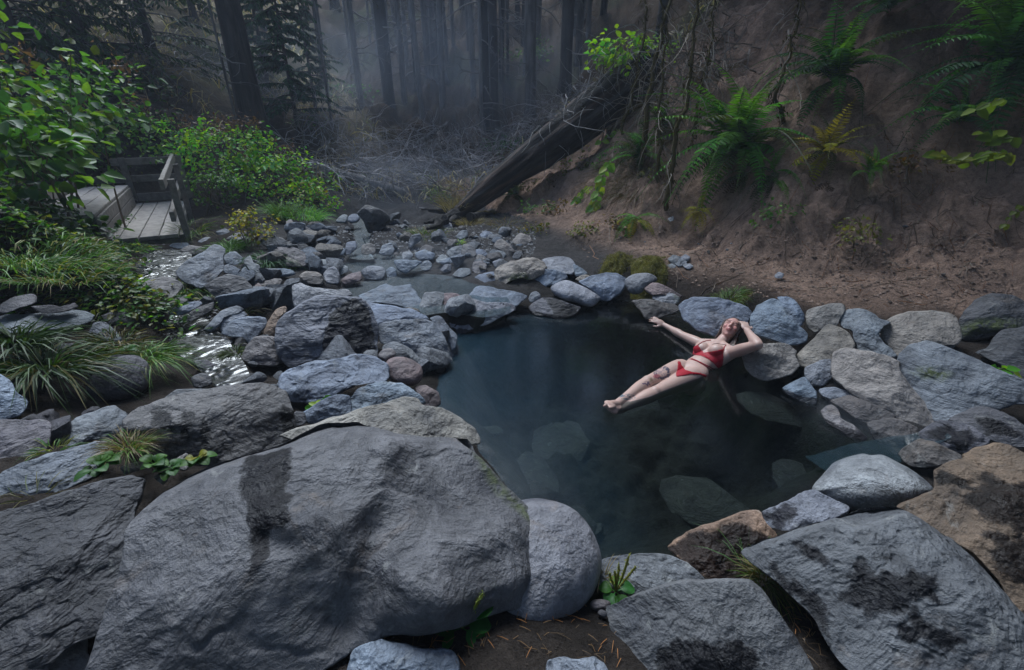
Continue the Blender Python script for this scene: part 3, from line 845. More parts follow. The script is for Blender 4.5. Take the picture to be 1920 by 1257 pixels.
 ('C', [(20,810),(60,700),(130,695),(195,710),(190,770),(160,850),(110,870),(40,840)], 'g', 'grey block beside the reddish stone at the left of the pool', dict(z=.16, E=55)),
 ('C', [(185,710),(230,700),(290,710),(315,745),(260,790),(210,825),(190,790)], 'r', 'reddish purple stone between the grey block and the jutting slab', dict(z=.18)),
 ('C', [(780,740),(800,700),(830,690),(860,710),(860,745),(800,770)], 'g', 'small round stone perched on the back rim of the pool', dict(z=.1)),
 ('C', [(780,800),(830,760),(880,735),(960,740),(1060,770),(1140,800),(1100,850),(1000,885),(900,865),(830,855)], 'u', 'wet dark rock just breaking the water at the back of the pool', dict(z=.04, E=66, wet=[[(880,735),(960,740),(1140,800),(1000,885),(950,830)]])),
 ('C', [(940,680),(970,640),(1040,615),(1120,640),(1200,680),(1270,730),(1250,770),(1200,795),(1120,770),(1000,735)], 'p', 'pale oval cobble-like rock on the back rim of the pool', dict(z=.12, E=55, round_=True, rough=.8)),
 ('C', [(1135,625),(1200,590),(1280,570),(1380,565),(1450,600),(1455,640),(1420,700),(1340,755),(1270,745),(1230,690)], 'b', 'blue grey rock with pale streaks next to the pale oval rock', dict(z=.16, E=50)),
 ('C', [(1450,640),(1460,600),(1520,570),(1600,565),(1660,590),(1665,620),(1620,640),(1590,670),(1550,705),(1490,700)], 'g', 'rounded grey rock in front of the ochre moss mounds', dict(z=.22, E=48, round_=True)),
 ('C', [(1590,670),(1640,630),(1700,640),(1780,680),(1849,720),(1800,745),(1700,710),(1640,720)], 'r', 'purplish slab right of the rounded grey rock', dict(z=.2)),
 ('C', [(1640,740),(1660,700),(1720,685),(1780,700),(1830,740),(1810,780),(1720,775)], 'p', 'small lichen-spotted rock above the outstretched hand of the person', dict(z=.16, moss=[[(1790,720),(1830,740),(1810,790)]])),
 ('C', [(1500,760),(1560,745),(1660,755),(1780,780),(1830,820),(1780,850),(1680,870),(1600,890),(1560,830)], 'w', 'dark wet overhanging rock just above the outstretched hand', dict(z=.09, E=50)),
 ('C', [(545,570),(580,520),(650,480),(760,465),(870,475),(905,520),(880,570),(800,610),(740,600),(660,620),(620,640),(550,620)], 't', 'knobbly pitted rock crowning the back rim of the pool', dict(z=.24, rough=1.9, moss=[[(640,580),(760,570),(800,610),(660,640)]])),
 ('C', [(805,545),(860,535),(960,540),(1040,570),(1045,600),(960,640),(880,665),(850,640),(820,600)], 'b', 'squared blue grey block below the broad pale flat rock', dict(z=.18, E=45)),
 ('C', [(870,475),(930,450),(1040,448),(1090,480),(1110,530),(1080,575),(1040,570),(960,545),(900,535)], 'p', 'broad pale flat rock behind the back rim', dict(z=.26, E=70)),
 ('C', [(1105,610),(1140,580),(1190,575),(1220,600),(1160,625)], 't', 'little cream stone wedged on the back rim', dict(z=.2)),
 ('C', [(525,650),(560,635),(640,640),(650,670),(600,685)], 'g', 'thin grey stone tucked under the knobbly rock', dict(z=.12)),
 ('C', [(375,615),(450,570),(540,555),(550,610),(500,645),(440,655)], 'b', 'flat blue rock left of the knobbly rock at the upper pool', dict(z=.17, E=72)),
 ('C', [(640,685),(680,655),(740,670),(700,697)], 't', 'pale chip under the knobbly rock on the back rim', dict(z=.1)),
 ('C', [(1090,500),(1150,530),(1190,570),(1110,585)], 'b', 'narrow blue rock propped against the broad pale flat rock', dict(z=.24)),
 # --- stones round the upper pool
 ('C', [(215,420),(250,385),(320,375),(322,450),(230,455)], 'g', 'blocky grey stone left of the squared brown stone beyond the upper pool', {}),
 ('C', [(320,370),(370,365),(410,390),(415,450),(320,462)], 'n', 'squared brown stone on the far side of the upper pool', {}),
 ('C', [(410,400),(470,400),(495,430),(470,455),(415,440)], 'b', 'small blue grey stone right of the squared brown stone', {}),
 ('C', [(495,440),(530,400),(600,410),(625,440),(600,470),(520,478)], 'g', 'wide grey stone below the dome-shaped rock on the gravel', {}),
 ('C', [(540,380),(560,340),(600,330),(650,370),(680,410),(670,445),(600,415)], 'n', 'dome-shaped brown rock on the gravel below the fallen log', {}),
 ('C', [(670,340),(720,285),(790,310),(800,350),(720,375),(690,388)], 't', 'cream angular rock on the gravel at the foot of the dirt bank', {}),
 ('C', [(30,530),(40,490),(80,475),(110,500),(100,540),(50,552)], 'b', 'upright blue grey stone at the brim of the upper pool', {}),
 ('C', [(0,420),(60,400),(130,430),(120,472),(50,478),(0,462)], 'b', 'wide blue grey stone behind the upper pool', {}),
 ('C', [(140,470),(180,435),(220,450),(200,488),(150,492)], 'g', 'rounded stone in the row behind the upper pool', {}),
 ('C', [(165,490),(230,455),(250,490),(210,512)], 'b', 'narrow stone in the row behind the upper pool, under the blocky grey stone', {}),
 ('C', [(170,540),(200,505),(245,505),(240,550),(190,557)], 'g', 'squat grey stone at the water of the upper pool', {}),
 ('C', [(255,580),(300,530),(370,530),(380,570),(320,597)], 'g', 'pointed grey stone lying at the right brim of the upper pool', {}),
 ('C', [(390,540),(400,490),(460,480),(490,510),(480,562),(420,572)], 'n', 'rough brown stone heaped right of the upper pool', {}),
 ('C', [(530,490),(580,465),(630,490),(600,520),(560,545)], 'g', 'grey stone against the left side of the knobbly rock', {}),
 ('C', [(245,490),(265,455),(300,470),(280,502)], 'b', 'small wedge-like stone in the row behind the upper pool', {}),
 ('C', [(420,470),(430,430),(480,450),(490,482)], 't', 'small pale tan stone behind the rough brown stone', {}),
 ('C', [(275,310),(310,270),(355,265),(360,310),(310,332)], 'g', 'grey stone on the gravel left of the log foot', {}),
 ('C', [(440,300),(480,270),(520,280),(550,320),(480,335)], 'b', 'blue grey stone on the gravel below the log', {}),
 ('C', [(160,240),(200,210),(245,220),(250,260),(190,267)], 'g', 'grey stone touching the broken foot of the log', {}),
 # --- left of the pool
 ('B', [(440,830),(470,790),(560,720),(700,680),(840,680),(910,680),(960,720),(1000,790),(1030,870),(1020,950),(1010,1015),(900,1030),(760,1050),(620,1050),(520,1080),(470,1030),(445,930)], 'g', 'big upright grey boulder standing in the middle of the rocks left of the pool', dict(z=.34, E=48, d=.42, res=1.2, wet=[[(710,880),(740,800),(820,720),(900,690),(960,750),(1010,870),(1010,1000),(880,1020),(710,1030)]])),
 ('B', [(525,660),(540,610),(580,595),(640,625),(760,640),(850,640),(880,675),(800,700),(680,700),(560,745),(535,710)], 'p', 'pale rock peeking over the big upright boulder', dict(z=.42)),
 ('B', [(920,680),(1000,640),(1080,600),(1130,620),(1220,610),(1250,650),(1285,715),(1260,755),(1150,735),(1060,715),(960,705)], 'b', 'wide flat blue rock behind the big upright boulder', dict(z=.2, E=76, d=.3)),
 ('B', [(950,710),(1100,735),(1230,755),(1300,785),(1330,815),(1180,835),(1040,865),(1010,800)], 'b', 'sloping blue slab between the wide flat rock and the ledge over the pool', dict(z=.22, E=68)),
 ('B', [(1030,870),(1060,840),(1180,815),(1300,800),(1370,830),(1400,880),(1430,930),(1450,980),(1440,1060),(1400,1115),(1300,1090),(1180,1010),(1060,960),(1040,920)], 'g', 'large ledge-like boulder overhanging the left side of the pool', dict(z=.18, E=50, d=.45)),
 ('B', [(1340,810),(1400,795),(1450,860),(1500,910),(1490,980),(1450,1000),(1420,930),(1390,870)], 'b', 'split blue rock at the pool side of the ledge-like boulder', dict(z=.14)),
 ('B', [(230,1050),(260,970),(310,920),(430,920),(450,970),(485,1055),(420,1080),(300,1080)], 'n', 'brown grey rock right of the bright seep water', dict(E=48)),
 ('B', [(460,1200),(490,1120),(600,1060),(760,1050),(900,1020),(1000,1030),(1060,1080),(1070,1150),(1030,1195),(900,1200),(800,1240),(640,1300),(500,1290)], 'b', 'wide rough blue grey slab below the big upright boulder', dict(z=.26, E=62, d=.35, rough=1.3)),
 ('B', [(1080,1080),(1120,1040),(1200,1040),(1270,1080),(1295,1130),(1270,1185),(1200,1205),(1110,1175)], 'r', 'round reddish brown rock with a lichen spot left of the pool', dict(z=.2, round_=True)),
 ('B', [(1035,1030),(1060,995),(1110,985),(1140,1020),(1100,1055),(1070,1062)], 'n', 'little round stone resting above the round reddish brown rock', dict(z=.26, round_=True)),
 ('B', [(120,900),(170,830),(260,800),(370,810),(375,850),(340,890),(280,955),(240,925)], 'b', 'tilted pale blue rock above the bright seep water', {}),
 ('B', [(90,830),(150,780),(220,760),(260,790),(170,845),(120,893)], 'g', 'tilted grey slab leaning left of the pale blue tilted rock', {}),
 ('B', [(360,910),(380,830),(430,760),(480,735),(500,760),(450,800),(440,870),(430,912)], 'o', 'narrow warm brown rock against the left side of the big upright boulder', dict(E=50)),
 ('B', [(380,680),(430,635),(500,615),(530,640),(520,685),(430,715),(390,715)], 'r', 'purplish rock behind the narrow warm brown rock', {}),
 ('B', [(20,620),(60,580),(140,550),(240,570),(290,620),(290,700),(240,745),(130,710),(50,665)], 'd', 'dark rounded boulder beneath the long slab near the platform', dict(E=42)),
 ('A', [(1040,350),(1100,280),(1200,230),(1260,180),(1330,210),(1315,260),(1315,330),(1260,395),(1180,445),(1100,405)], 'g', 'long grey slab in front of the platform', dict(E=62, z=.52)),
 ('B', [(570,560),(610,530),(680,535),(715,570),(700,605),(620,605)], 't', 'tan grey rock at the left end of the row below the upper pool', {}),
 ('B', [(710,550),(740,510),(780,505),(810,560),(800,602),(730,602)], 'p', 'pale blocky rock second in the row below the upper pool', {}),
 ('B', [(780,500),(850,500),(860,530),(810,552)], 'p', 'small white stone in the row below the upper pool', {}),
 ('B', [(820,580),(870,545),(930,535),(935,580),(880,607),(830,607)], 'r', 'pinkish rock in the row below the upper pool', {}),
 ('B', [(935,530),(980,500),(1060,505),(1080,540),(1050,582),(960,574)], 'p', 'pale pitted rock in the row below the upper pool', {}),
 ('B', [(1080,530),(1110,505),(1140,520),(1145,560),(1090,572)], 'b', 'bluish stone at the right end of the row below the upper pool', {}),
 ('B', [(1130,470),(1200,460),(1290,475),(1250,510),(1200,542),(1150,518)], 'b', 'wedge of blue grey rock standing in the upper pool', dict(z=.27)),
 ('B', [(440,390),(520,380),(610,430),(625,470),(600,502),(520,475),(450,435)], 'n', 'long brown rock slanting towards the stream', {}),
 ('B', [(490,370),(530,350),(600,365),(630,390),(620,435),(560,405)], 'd', 'dark rock above the long brown slanting rock', {}),
 ('B', [(640,500),(660,465),(720,460),(750,490),(720,522),(660,527)], 'g', 'rounded grey rock at the left brim of the stream pool', {}),
 ('B', [(715,450),(760,430),(830,460),(820,482),(760,492)], 'b', 'flat pale blue rock at the left brim of the stream pool', {}),
 ('B', [(420,450),(470,430),(540,460),(600,500),(540,505),(450,492)], 't', 'low tan rock under the long brown slanting rock', {}),
 ('B', [(390,540),(440,515),(520,520),(550,550),(480,565),(400,555)], 'b', 'flat pale stone above the big upright boulder', {}),
 ('B', [(120,440),(190,415),(240,460),(230,502),(170,505),(130,472)], 'g', 'squarish grey rock right of the long slab', {}),
 ('B', [(110,510),(150,490),(220,520),(200,558),(130,542)], 'b', 'blue stone under the squarish grey rock', {}),
 ('B', [(225,530),(250,505),(280,540),(270,572),(235,567)], 'b', 'small bright blue grey stone next to the squarish rock', {}),
 ('B', [(240,470),(280,440),(300,480),(340,500),(340,570),(290,585),(280,530)], 'g', 'grey rock between the blue stone and the low tan rock', {}),
 ('B', [(290,640),(330,600),(370,650),(350,702),(300,695)], 'r', 'dusky purple rock right of the dark rounded boulder', {}),
 ('B', [(330,600),(420,575),(470,580),(450,622),(360,645)], 'n', 'flat brown rock above the dusky purple rock', {}),
 ('B', [(910,190),(960,140),(1010,150),(1080,190),(1100,230),(1050,285),(980,300),(950,240)], 'd', 'dark angular boulder beside the stream under the dead brush', dict(E=30, facets=4, sharp=.02, d=.6)),
 ('B', [(850,225),(880,195),(920,200),(920,235),(870,247)], 'b', 'rounded pale stone left of the dark angular boulder', dict(round_=True)),
 ('B', [(785,240),(820,200),(855,205),(840,247)], 'g', 'outermost pale stone left of the dark angular boulder', dict(round_=True)),
 ('B', [(840,400),(850,360),(900,355),(910,390),(870,432),(840,432)], 'b', 'pale blue stone standing in the stream', {}),
 ('B', [(940,430),(940,380),(990,365),(1020,390),(1010,432)], 'n', 'brown stone on the right of the stream below the dark angular boulder', {}),
 ('B', [(1040,430),(1060,380),(1110,365),(1130,400),(1110,442)], 'g', 'rounded steam-veiled stone right of the stream', {}),
 ('B', [(1210,370),(1230,320),(1280,310),(1290,340),(1260,370),(1220,397)], 'g', 'upright tilted stone in the steam by the dry grass', dict(E=30)),
 ('B', [(1175,460),(1180,420),(1220,410),(1240,440),(1220,462)], 'g', 'stone under the upright tilted stone by the upper pool', {}),
 ('B', [(750,410),(790,390),(840,400),(830,432),(770,437)], 'b', 'flat stone at the head of the stream pool', {}),
 ('B', [(490,240),(520,225),(545,260),(540,302),(495,292)], 'n', 'stone below the bright green bush, left of a pair', {}),
 ('B', [(555,290),(590,260),(650,290),(660,322),(600,332)], 'd', 'dark stone below the bright green bush, right of a pair', {}),
 ('B', [(630,440),(660,415),(700,425),(690,462),(640,467)], 'n', 'small brown stone above the stream pool', {}),
 ('B', [(75,300),(130,280),(160,300),(100,322)], 'g', 'thin slab by the yellow shrub', {}),
 ('B', [(140,340),(190,310),(250,295),(260,332),(200,352)], 'n', 'wedge-shaped brown rock in front of the yellow shrub', {}),
 ('B', [(380,400),(400,370),(440,385),(450,430),(410,440)], 'g', 'grey rock between the yellow shrub and the long brown slanting rock', {}),
 ('B', [(410,350),(450,330),(490,350),(480,380),(430,378)], 'n', 'brown stone right of the yellow shrub', {}),
 # --- left edge
 ('A', [(0,540),(60,500),(180,475),(215,490),(210,530),(110,560),(30,592),(-30,580)], 'u', 'dark thin slab at the left edge, topmost of three', dict(z=.72, E=70)),
 ('A', [(190,550),(300,540),(380,555),(430,530),(455,550),(380,582),(250,588)], 'u', 'dark thin slab lying on the wide flat slab at the left edge', dict(z=.68, E=76)),
 ('A', [(-60,690),(-60,640),(40,600),(200,590),(330,575),(460,570),(540,600),(500,645),(400,668),(300,680),(150,708)], 'g', 'wide flat slab at the left edge above the dark grass clump', dict(z=.62, E=78, d=.25)),
 ('A', [(590,610),(640,585),(700,560),(750,560),(790,630),(760,662),(640,655)], 'u', 'dark pointed rock right of the wide flat slab', {}),
 ('A', [(510,730),(560,650),(620,640),(680,690),(720,745),(640,760)], 'g', 'grey stone between the two grass clumps', {}),
 ('A', [(520,960),(560,910),(640,850),(720,835),(800,840),(860,880),(875,960),(860,1020),(780,1075),(660,1115),(560,1095),(520,1035)], 'u', 'smooth dark boulder between the two grass clumps', dict(z=.4, E=45, round_=True, rough=.9)),
 ('A', [(-60,960),(0,955),(60,990),(110,1060),(160,1110),(120,1185),(0,1225),(-60,1225)], 'b', 'blue grey layered rock cut by the left edge', dict(z=.6)),
 ('A', [(820,440),(860,400),(960,375),(1040,390),(1075,430),(1040,475),(960,525),(900,535),(850,495)], 'n', 'brown flat rock between the two patches of bright water', dict(E=64)),
 ('A', [(990,590),(1040,550),(1100,525),(1180,520),(1190,540),(1110,585),(1060,605)], 'b', 'slim blue slab above the bright seep water', {}),
 ('A', [(1050,640),(1110,590),(1180,550),(1260,525),(1260,560),(1200,605),(1120,637)], 'd', 'thin dark slab tilted over the bright seep water', {}),
 ('A', [(950,545),(1000,510),(1110,485),(1115,510),(1030,563)], 'n', 'slender brown slab behind the slim blue slab', {}),
 ('A', [(1200,690),(1240,640),(1300,580),(1390,545),(1440,570),(1330,605),(1280,675),(1240,703)], 'g', 'tilted grey slab on the right brim of the seep water', {}),
 ('A', [(900,200),(940,165),(985,175),(980,210),(930,222)], 'g', 'small angular stone at the foot of the platform', {}),
 ('A', [(985,210),(1020,180),(1100,175),(1120,200),(1060,232)], 'b', 'flat blue stone at the foot of the platform', {}),
 ('A', [(1060,220),(1110,190),(1200,200),(1215,225),(1130,248)], 'n', 'flat brown stone right of the foot of the platform', {}),
 ('A', [(1165,170),(1210,140),(1260,145),(1230,182)], 'g', 'small slab near the front post of the platform', {}),
 ('A', [(1320,260),(1360,225),(1400,240),(1430,290),(1380,310),(1330,300)], 'b', 'cleft pale rock right of the long slab', {}),
 ('A', [(1140,870),(1220,865),(1280,910),(1250,950),(1180,935)], 'd', 'dark stone at the left brim of the seep water', {}),
 ('A', [(1130,970),(1180,940),(1240,960),(1250,1010),(1180,1035),(1140,1020)], 'd', 'dark chipped stone below the seep water', {}),
 ('A', [(1310,990),(1350,970),(1420,990),(1400,1020),(1330,1022)], 'd', 'dark flake at the end of the seep water', {}),
 ('A', [(970,1095),(1040,1040),(1140,1035),(1260,1040),(1190,1080),(1060,1100)], 'g', 'flat stone sunk behind the blotched rounded boulder', {}),
 ('A', [(360,350),(400,320),(470,325),(480,350),(420,362)], 'g', 'grey stone almost hidden in the bank grass', {}),
 ('A', [(450,420),(480,375),(520,385),(560,440),(520,470)], 'g', 'grey slab sticking out of the bank plants', {}),
 ('A', [(630,170),(680,140),(740,150),(750,190),(680,200)], 'n', 'mossy brown rock left of the platform deck', dict(moss=[[(640,140),(750,140),(740,170),(650,170)]])),
 ('H', [(-60,600),(120,550),(250,500),(400,450),(560,425),(620,440),(615,500),(580,590),(560,700),(560,800),(500,880),(460,960),(420,1060),(330,1090),(250,1160),(100,1300),(-100,1300),(-100,640)], 'u', 'very large dark boulder filling the lower left corner', dict(shade_tone=.5, E=66, z=.5, d=.4, rough=1.1, facets=6)),
 ('P', [(232,790),(260,765),(330,745),(420,722),(490,720),(530,735),(545,770),(545,810),(530,848),(470,855),(400,868),(330,858),(270,845),(240,818)], 'n', 'rounded boulder with blotchy dark wet marks behind the huge grey boulder', dict(shade_tone=.8, z=.42, E=54, d=.5, rough=.8, wet=[[(280,775),(330,770),(330,810),(290,800)], [(345,770),(365,775),(360,830),(340,800)], [(380,780),(395,780),(390,840),(375,810)], [(530,760),(548,770),(548,840),(530,850)]])),
 ('H', [(200,350),(260,240),(330,190),(420,150),(490,135),(530,170),(530,230),(480,270),(400,285),(300,325)], 'g', 'layered slab left of the blotched rounded boulder', dict(z=.46, E=62, rough=1.4)),
 ('H', [(10,470),(20,420),(150,370),(300,320),(430,295),(450,320),(420,400),(400,445),(250,505),(100,555),(10,585)], 'g', 'long layered slab above the very large dark boulder', dict(z=.48, E=66, rough=1.4)),
 ('H', [(-60,400),(-60,210),(60,195),(180,200),(215,220),(210,290),(180,345),(90,395),(0,415)], 'u', 'dark flat-topped rock at the left edge below the layered rock', dict(z=.52, E=66)),
 ('H', [(750,360),(790,340),(810,370),(790,412),(760,405)], 'n', 'small stone among the seedlings by the huge grey boulder', dict(z=.42)),
 ('H', [(510,400),(560,380),(620,370),(600,402),(530,428)], 'n', 'brown stone amid the seedlings and the dry tuft', dict(z=.44)),
 ('H', [(650,440),(690,415),(715,440),(690,472)], 'n', 'small dark stone wedged at the left end of the huge grey boulder', dict(z=.44)),
 ('H', [(90,1300),(200,1130),(330,1040),(370,1080),(370,1180),(410,1257),(400,1330),(100,1330)], 'n', 'brown boulder at the bottom edge left of the huge grey boulder', dict(z=.36, E=66)),
 ('G', [(300,270),(400,225),(560,180),(640,150),(720,125),(800,100),(860,105),(890,140),(960,150),(1040,185),(1090,240),(1100,295),(900,320),(700,310),(450,310)], 't', 'sandy brown boulder right behind the huge grey boulder', dict(z=.4, E=64, rough=.9)),
 ('G', [(590,170),(580,110),(620,60),(700,40),(790,40),(850,70),(890,125),(800,130),(700,160)], 'b', 'cracked blue grey rock above the sandy brown boulder', dict(z=.3, rough=1.2)),
 ('G', [(380,170),(450,120),(520,95),(580,100),(580,165),(540,195),(450,215),(400,210)], 'b', 'dark blue rough rock with a green sprig on it', dict(z=.3, rough=1.2)),
 ('G', [(325,190),(350,160),(385,170),(392,212),(340,232)], 'd', 'small dark stone right of the blotched rounded boulder', dict(z=.34)),
 ('G', [(850,60),(900,50),(950,80),(962,130),(900,148),(880,110)], 'r', 'reddish stone at the left edge of the pool', dict(z=.1)),
 ('G', [(560,1290),(600,1170),(700,1125),(830,1150),(960,1170),(1020,1190),(1020,1340),(560,1340)], 'b', 'blue grey rock at the bottom edge under the broad-leaved plantain', dict(z=.33, E=70)),
 ('F', [(390,1290),(400,1200),(480,1180),(560,1190),(640,1180),(700,1210),(740,1257),(740,1330),(390,1330)], 'g', 'rock at the bottom edge in front of the needle-strewn soil', dict(z=.27, E=72)),
 ('F', [(640,870),(680,845),(750,860),(740,902),(660,908)], 'n', 'pebble-sized brown stone by the plantain spikes', dict(z=.18, round_=True)),
 ('F', [(680,930),(700,905),(735,925),(720,952)], 'd', 'dark pebble beside the brown pebble by the plantain spikes', dict(z=.19, round_=True)),
 # cairn and loose stones on the dirt bank
 ('P', [(1252,487),(1262,478),(1276,482),(1278,492),(1262,496)], 'p', 'top left stone of the little heap on the dirt bank', {}),
 ('P', [(1263,490),(1275,484),(1286,488),(1288,497),(1270,500)], 'p', 'middle stone of the little heap on the dirt bank', {}),
 ('P', [(1275,484),(1285,477),(1294,482),(1290,490)], 'p', 'upper right stone of the little heap on the dirt bank', {}),
 ('P', [(1250,499),(1260,494),(1268,499),(1262,505)], 'p', 'lower left stone of the little heap on the dirt bank', {}),
 ('P', [(1280,498),(1292,494),(1300,500),(1290,506)], 'p', 'lower right stone of the little heap on the dirt bank', {}),
 ('P', [(1452,517),(1460,510),(1470,514),(1466,522),(1455,522)], 'p', 'lone pale stone on the dirt bank above the blue grey block', {}),
 ('P', [(1104,430),(1113,425),(1118,431),(1111,438)], 'p', 'light stone on the dirt bank below the bright leafy sprig', {}),
 ('P', [(1252,410),(1262,406),(1264,413),(1256,416)], 'p', 'tiny pale stone on the dirt bank right of the hanging fern', {}),
]
for cr, poly, col, label, kw in RK:
    make_rock(None, cr, poly, col, label, **kw)
# ------------------------------------------------------------------ plant builders
def unit(v):
    v = np.asarray(v, float)
    return v / (np.linalg.norm(v, axis=-1, keepdims=True) + 1e-9)

def leaves(pos, axis, normal, size, width, col, fold=0.25, curl=0.15):
    """one folded leaf (two quads) per position; returns V, F, C"""
    n = len(pos)
    x = unit(axis); nn = unit(normal - x * np.sum(normal * x, 1, keepdims=True)); y = np.cross(nn, x)
    L = np.broadcast_to(np.asarray(size, float), (n,))[:, None]; W = L * np.broadcast_to(np.asarray(width, float), (n,))[:, None]
    def p(a, b, c): return pos + x * L * a + y * W * b + nn * L * c
    V = np.stack([p(0, 0, 0), p(.3, .5, fold * .5), p(.72, .36, fold * .4 - curl * .5), p(1, 0, -curl), p(.72, -.36, fold * .4 - curl * .5), p(.3, -.5, fold * .5)], 1)
    i = np.arange(n)[:, None] * 6
    F = np.concatenate([i + [0, 3, 2, 1], i + [0, 5, 4, 3]], 1).reshape(-1, 4)
    C = np.repeat(np.asarray(col)[:, None], 6, 1)
    return V.reshape(-1, 3), F, C.reshape(-1, 3)

def blades(pos, dirn, length, width, bend, col, rng, tipcol=None):
    """grass blades: three-segment bent strips"""
    n = len(pos); d = unit(dirn)
    side = unit(np.cross(d, rng.normal(size=(n, 3)))) ; out = unit(np.stack([d[:, 0], d[:, 1], np.zeros(n)], 1) + rng.normal(size=(n, 3)) * [0.25, 0.25, 0])
    L = np.broadcast_to(np.asarray(length, float), (n,))[:, None]; W = np.broadcast_to(np.asarray(width, float), (n,))[:, None] * 0.5
    b = np.broadcast_to(np.asarray(bend, float), (n,))[:, None]
    rows = []
    for s, w in ((0, 1.0), (.35, .95), (.7, .65), (1.0, .06)):
        c = pos + d * L * s * (1 - .25 * b * s) + out * L * b * s * s * .8 - np.array([0, 0, 1.0]) * L * b * s ** 3 * .75
        rows += [c - side * W * w, c + side * W * w]
    V = np.stack(rows, 1)
    i = np.arange(n)[:, None] * 8
    F = np.concatenate([i + [0, 1, 3, 2], i + [2, 3, 5, 4], i + [4, 5, 7, 6]], 1).reshape(-1, 4)
    col = np.asarray(col)
    C = np.repeat(col[:, None], 8, 1)
    if tipcol is not None:
        C[:, 5:] = C[:, 5:] * .4 + np.asarray(tipcol) * .6
    return V.reshape(-1, 3), F, C.reshape(-1, 3)

def pal(rng, n, cols, jit=0.2, w=None):
    c = np.array(cols)[rng.choice(len(cols), n, p=w)]
    return np.clip(c * (1 + rng.normal(size=(n, 1)) * jit), 0.003, 0.9)

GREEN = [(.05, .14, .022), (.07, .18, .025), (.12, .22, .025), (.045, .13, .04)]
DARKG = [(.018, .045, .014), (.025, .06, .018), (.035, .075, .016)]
BRIGHT = [(.10, .34, .03), (.20, .43, .025), (.08, .30, .06), (.29, .43, .025)]
YELLOW = [(.30, .25, .03), (.2, .22, .03), (.36, .27, .05), (.12, .17, .03)]
STRAW = [(.26, .2, .1), (.2, .15, .07), (.3, .25, .15)]
GRASS = [(.06, .16, .02), (.10, .22, .03), (.045, .12, .02), (.19, .20, .04)]
LEMON = [(.28, .46, .04), (.22, .42, .05), (.38, .5, .04), (.14, .32, .06)]

def shrub(name, ctr, r, n, leaf, cols, label, cat='shrub', group=None, big=0, seed=1, width=.7, heads=None, stems=10, flat=.55, w=None):
    """a leafy shrub: stems from the ground, leaves in clumps through its volume; the largest leaves are parts"""
    rng = np.random.default_rng(seed)
    ctr = np.asarray(ctr, float); r = np.asarray(r, float)
    base = np.array([ctr[0], ctr[1], min(float(gz(ctr[0], ctr[1])), ctr[2] - .1)])
    root = empty(name, base, label, cat, group)
    mb = MB()
    nc = max(6, n // 14)
    q = unit(rng.normal(size=(nc, 3))) * rng.uniform(.35, 1, (nc, 1)) ** .6
    q[:, 2] = np.where(q[:, 2] < -.55, -q[:, 2] * .5, q[:, 2])
    cl = ctr + q * r * (1 + .18 * rng.normal(size=(nc, 1)))
    cl[:, 2] = np.maximum(cl[:, 2], gz(cl[:, 0], cl[:, 1]) + .04)
    for i in rng.choice(nc, min(stems, nc), replace=False):
        b = base + rng.normal(size=3) * [r[0] * .2, r[1] * .2, 0]; b[2] = gz(b[0], b[1]) - .03
        m = (b + cl[i]) / 2 + rng.normal(size=3) * .06 * r.max()
        s = np.linspace(0, 1, 6)[:, None]
        pts = b * (1 - s) ** 2 + 2 * m * s * (1 - s) + cl[i] * s * s
        mb.tube(pts - base, np.linspace(.012, .004, 6) * (.6 + r.max()), 4, (.5, .4, .3))
    st = mb.build('stem', M['twig'], root)
    pos = np.repeat(cl, math.ceil(n / nc), 0)[:n]
    pos = pos + rng.normal(size=pos.shape) * leaf * np.array([1.1, 1.1, .8])
    out = unit(pos - ctr)
    ax = unit(out * [1, 1, .3] + rng.normal(size=pos.shape) * .6 - np.array([0, 0, .25]))
    nor = unit(np.array([0, 0, 1.0]) * flat * 2 + out * .7 + rng.normal(size=pos.shape) * .45)
    sz = leaf * rng.uniform(.55, 1.15, n)
    col = pal(rng, n, cols, .22, w)
    order = np.argsort(-(sz * (1 + .5 * np.sum(out * unit(CAMP - ctr), 1))))
    big_i = order[:big]; rest = order[big:]
    if len(rest):
        V, F, C = leaves(pos[rest] - base, ax[rest], nor[rest], sz[rest], width, col[rest])
        tag(obj('foliage', mesh_from('foliage', V, F, M['leaf'], False, colors=C), root), kind='stuff')
    if big:
        lib = []
        for k in range(8):
            V, F, C = leaves(np.zeros((1, 3)), np.array([[1.0, 0, 0]]), np.array([[0, 0, 1.0]]), [1.0], width, pal(rng, 1, cols, .22, w), .22 + .1 * rng.random(), .1 + .15 * rng.random())
            lib.append(mesh_from('leaf', V, F, M['leaf'], False, colors=C))
        for j, i in enumerate(big_i):
            x = ax[i]; nn = unit(nor[i] - x * np.dot(nor[i], x)); y = np.cross(nn, x)
            o = obj('leaf', lib[j % 8], root)
            o.matrix_local = Matrix.LocRotScale(Vector(pos[i] - base), Matrix(np.stack([x, y, nn], 1).tolist()), Vector((sz[i],) * 3))
    if heads:
        hm = MB()
        for _ in range(heads):
            a = rng.uniform(0, 2 * math.pi); p = ctr + r * np.array([math.cos(a) * .75 * rng.random() ** .5, math.sin(a) * .75, .85])
            for _k in range(26):
                p2 = p + rng.normal(size=3) * [.05, .05, .09]
                hm.add(p2 - base + rng.normal(size=(3, 3)) * .018, [(0, 1, 2)], np.array((.16, .085, .06)) * rng.uniform(.6, 1.4))
        tag(hm.build('seed_head', M['grass'], root), kind='stuff')
    return root

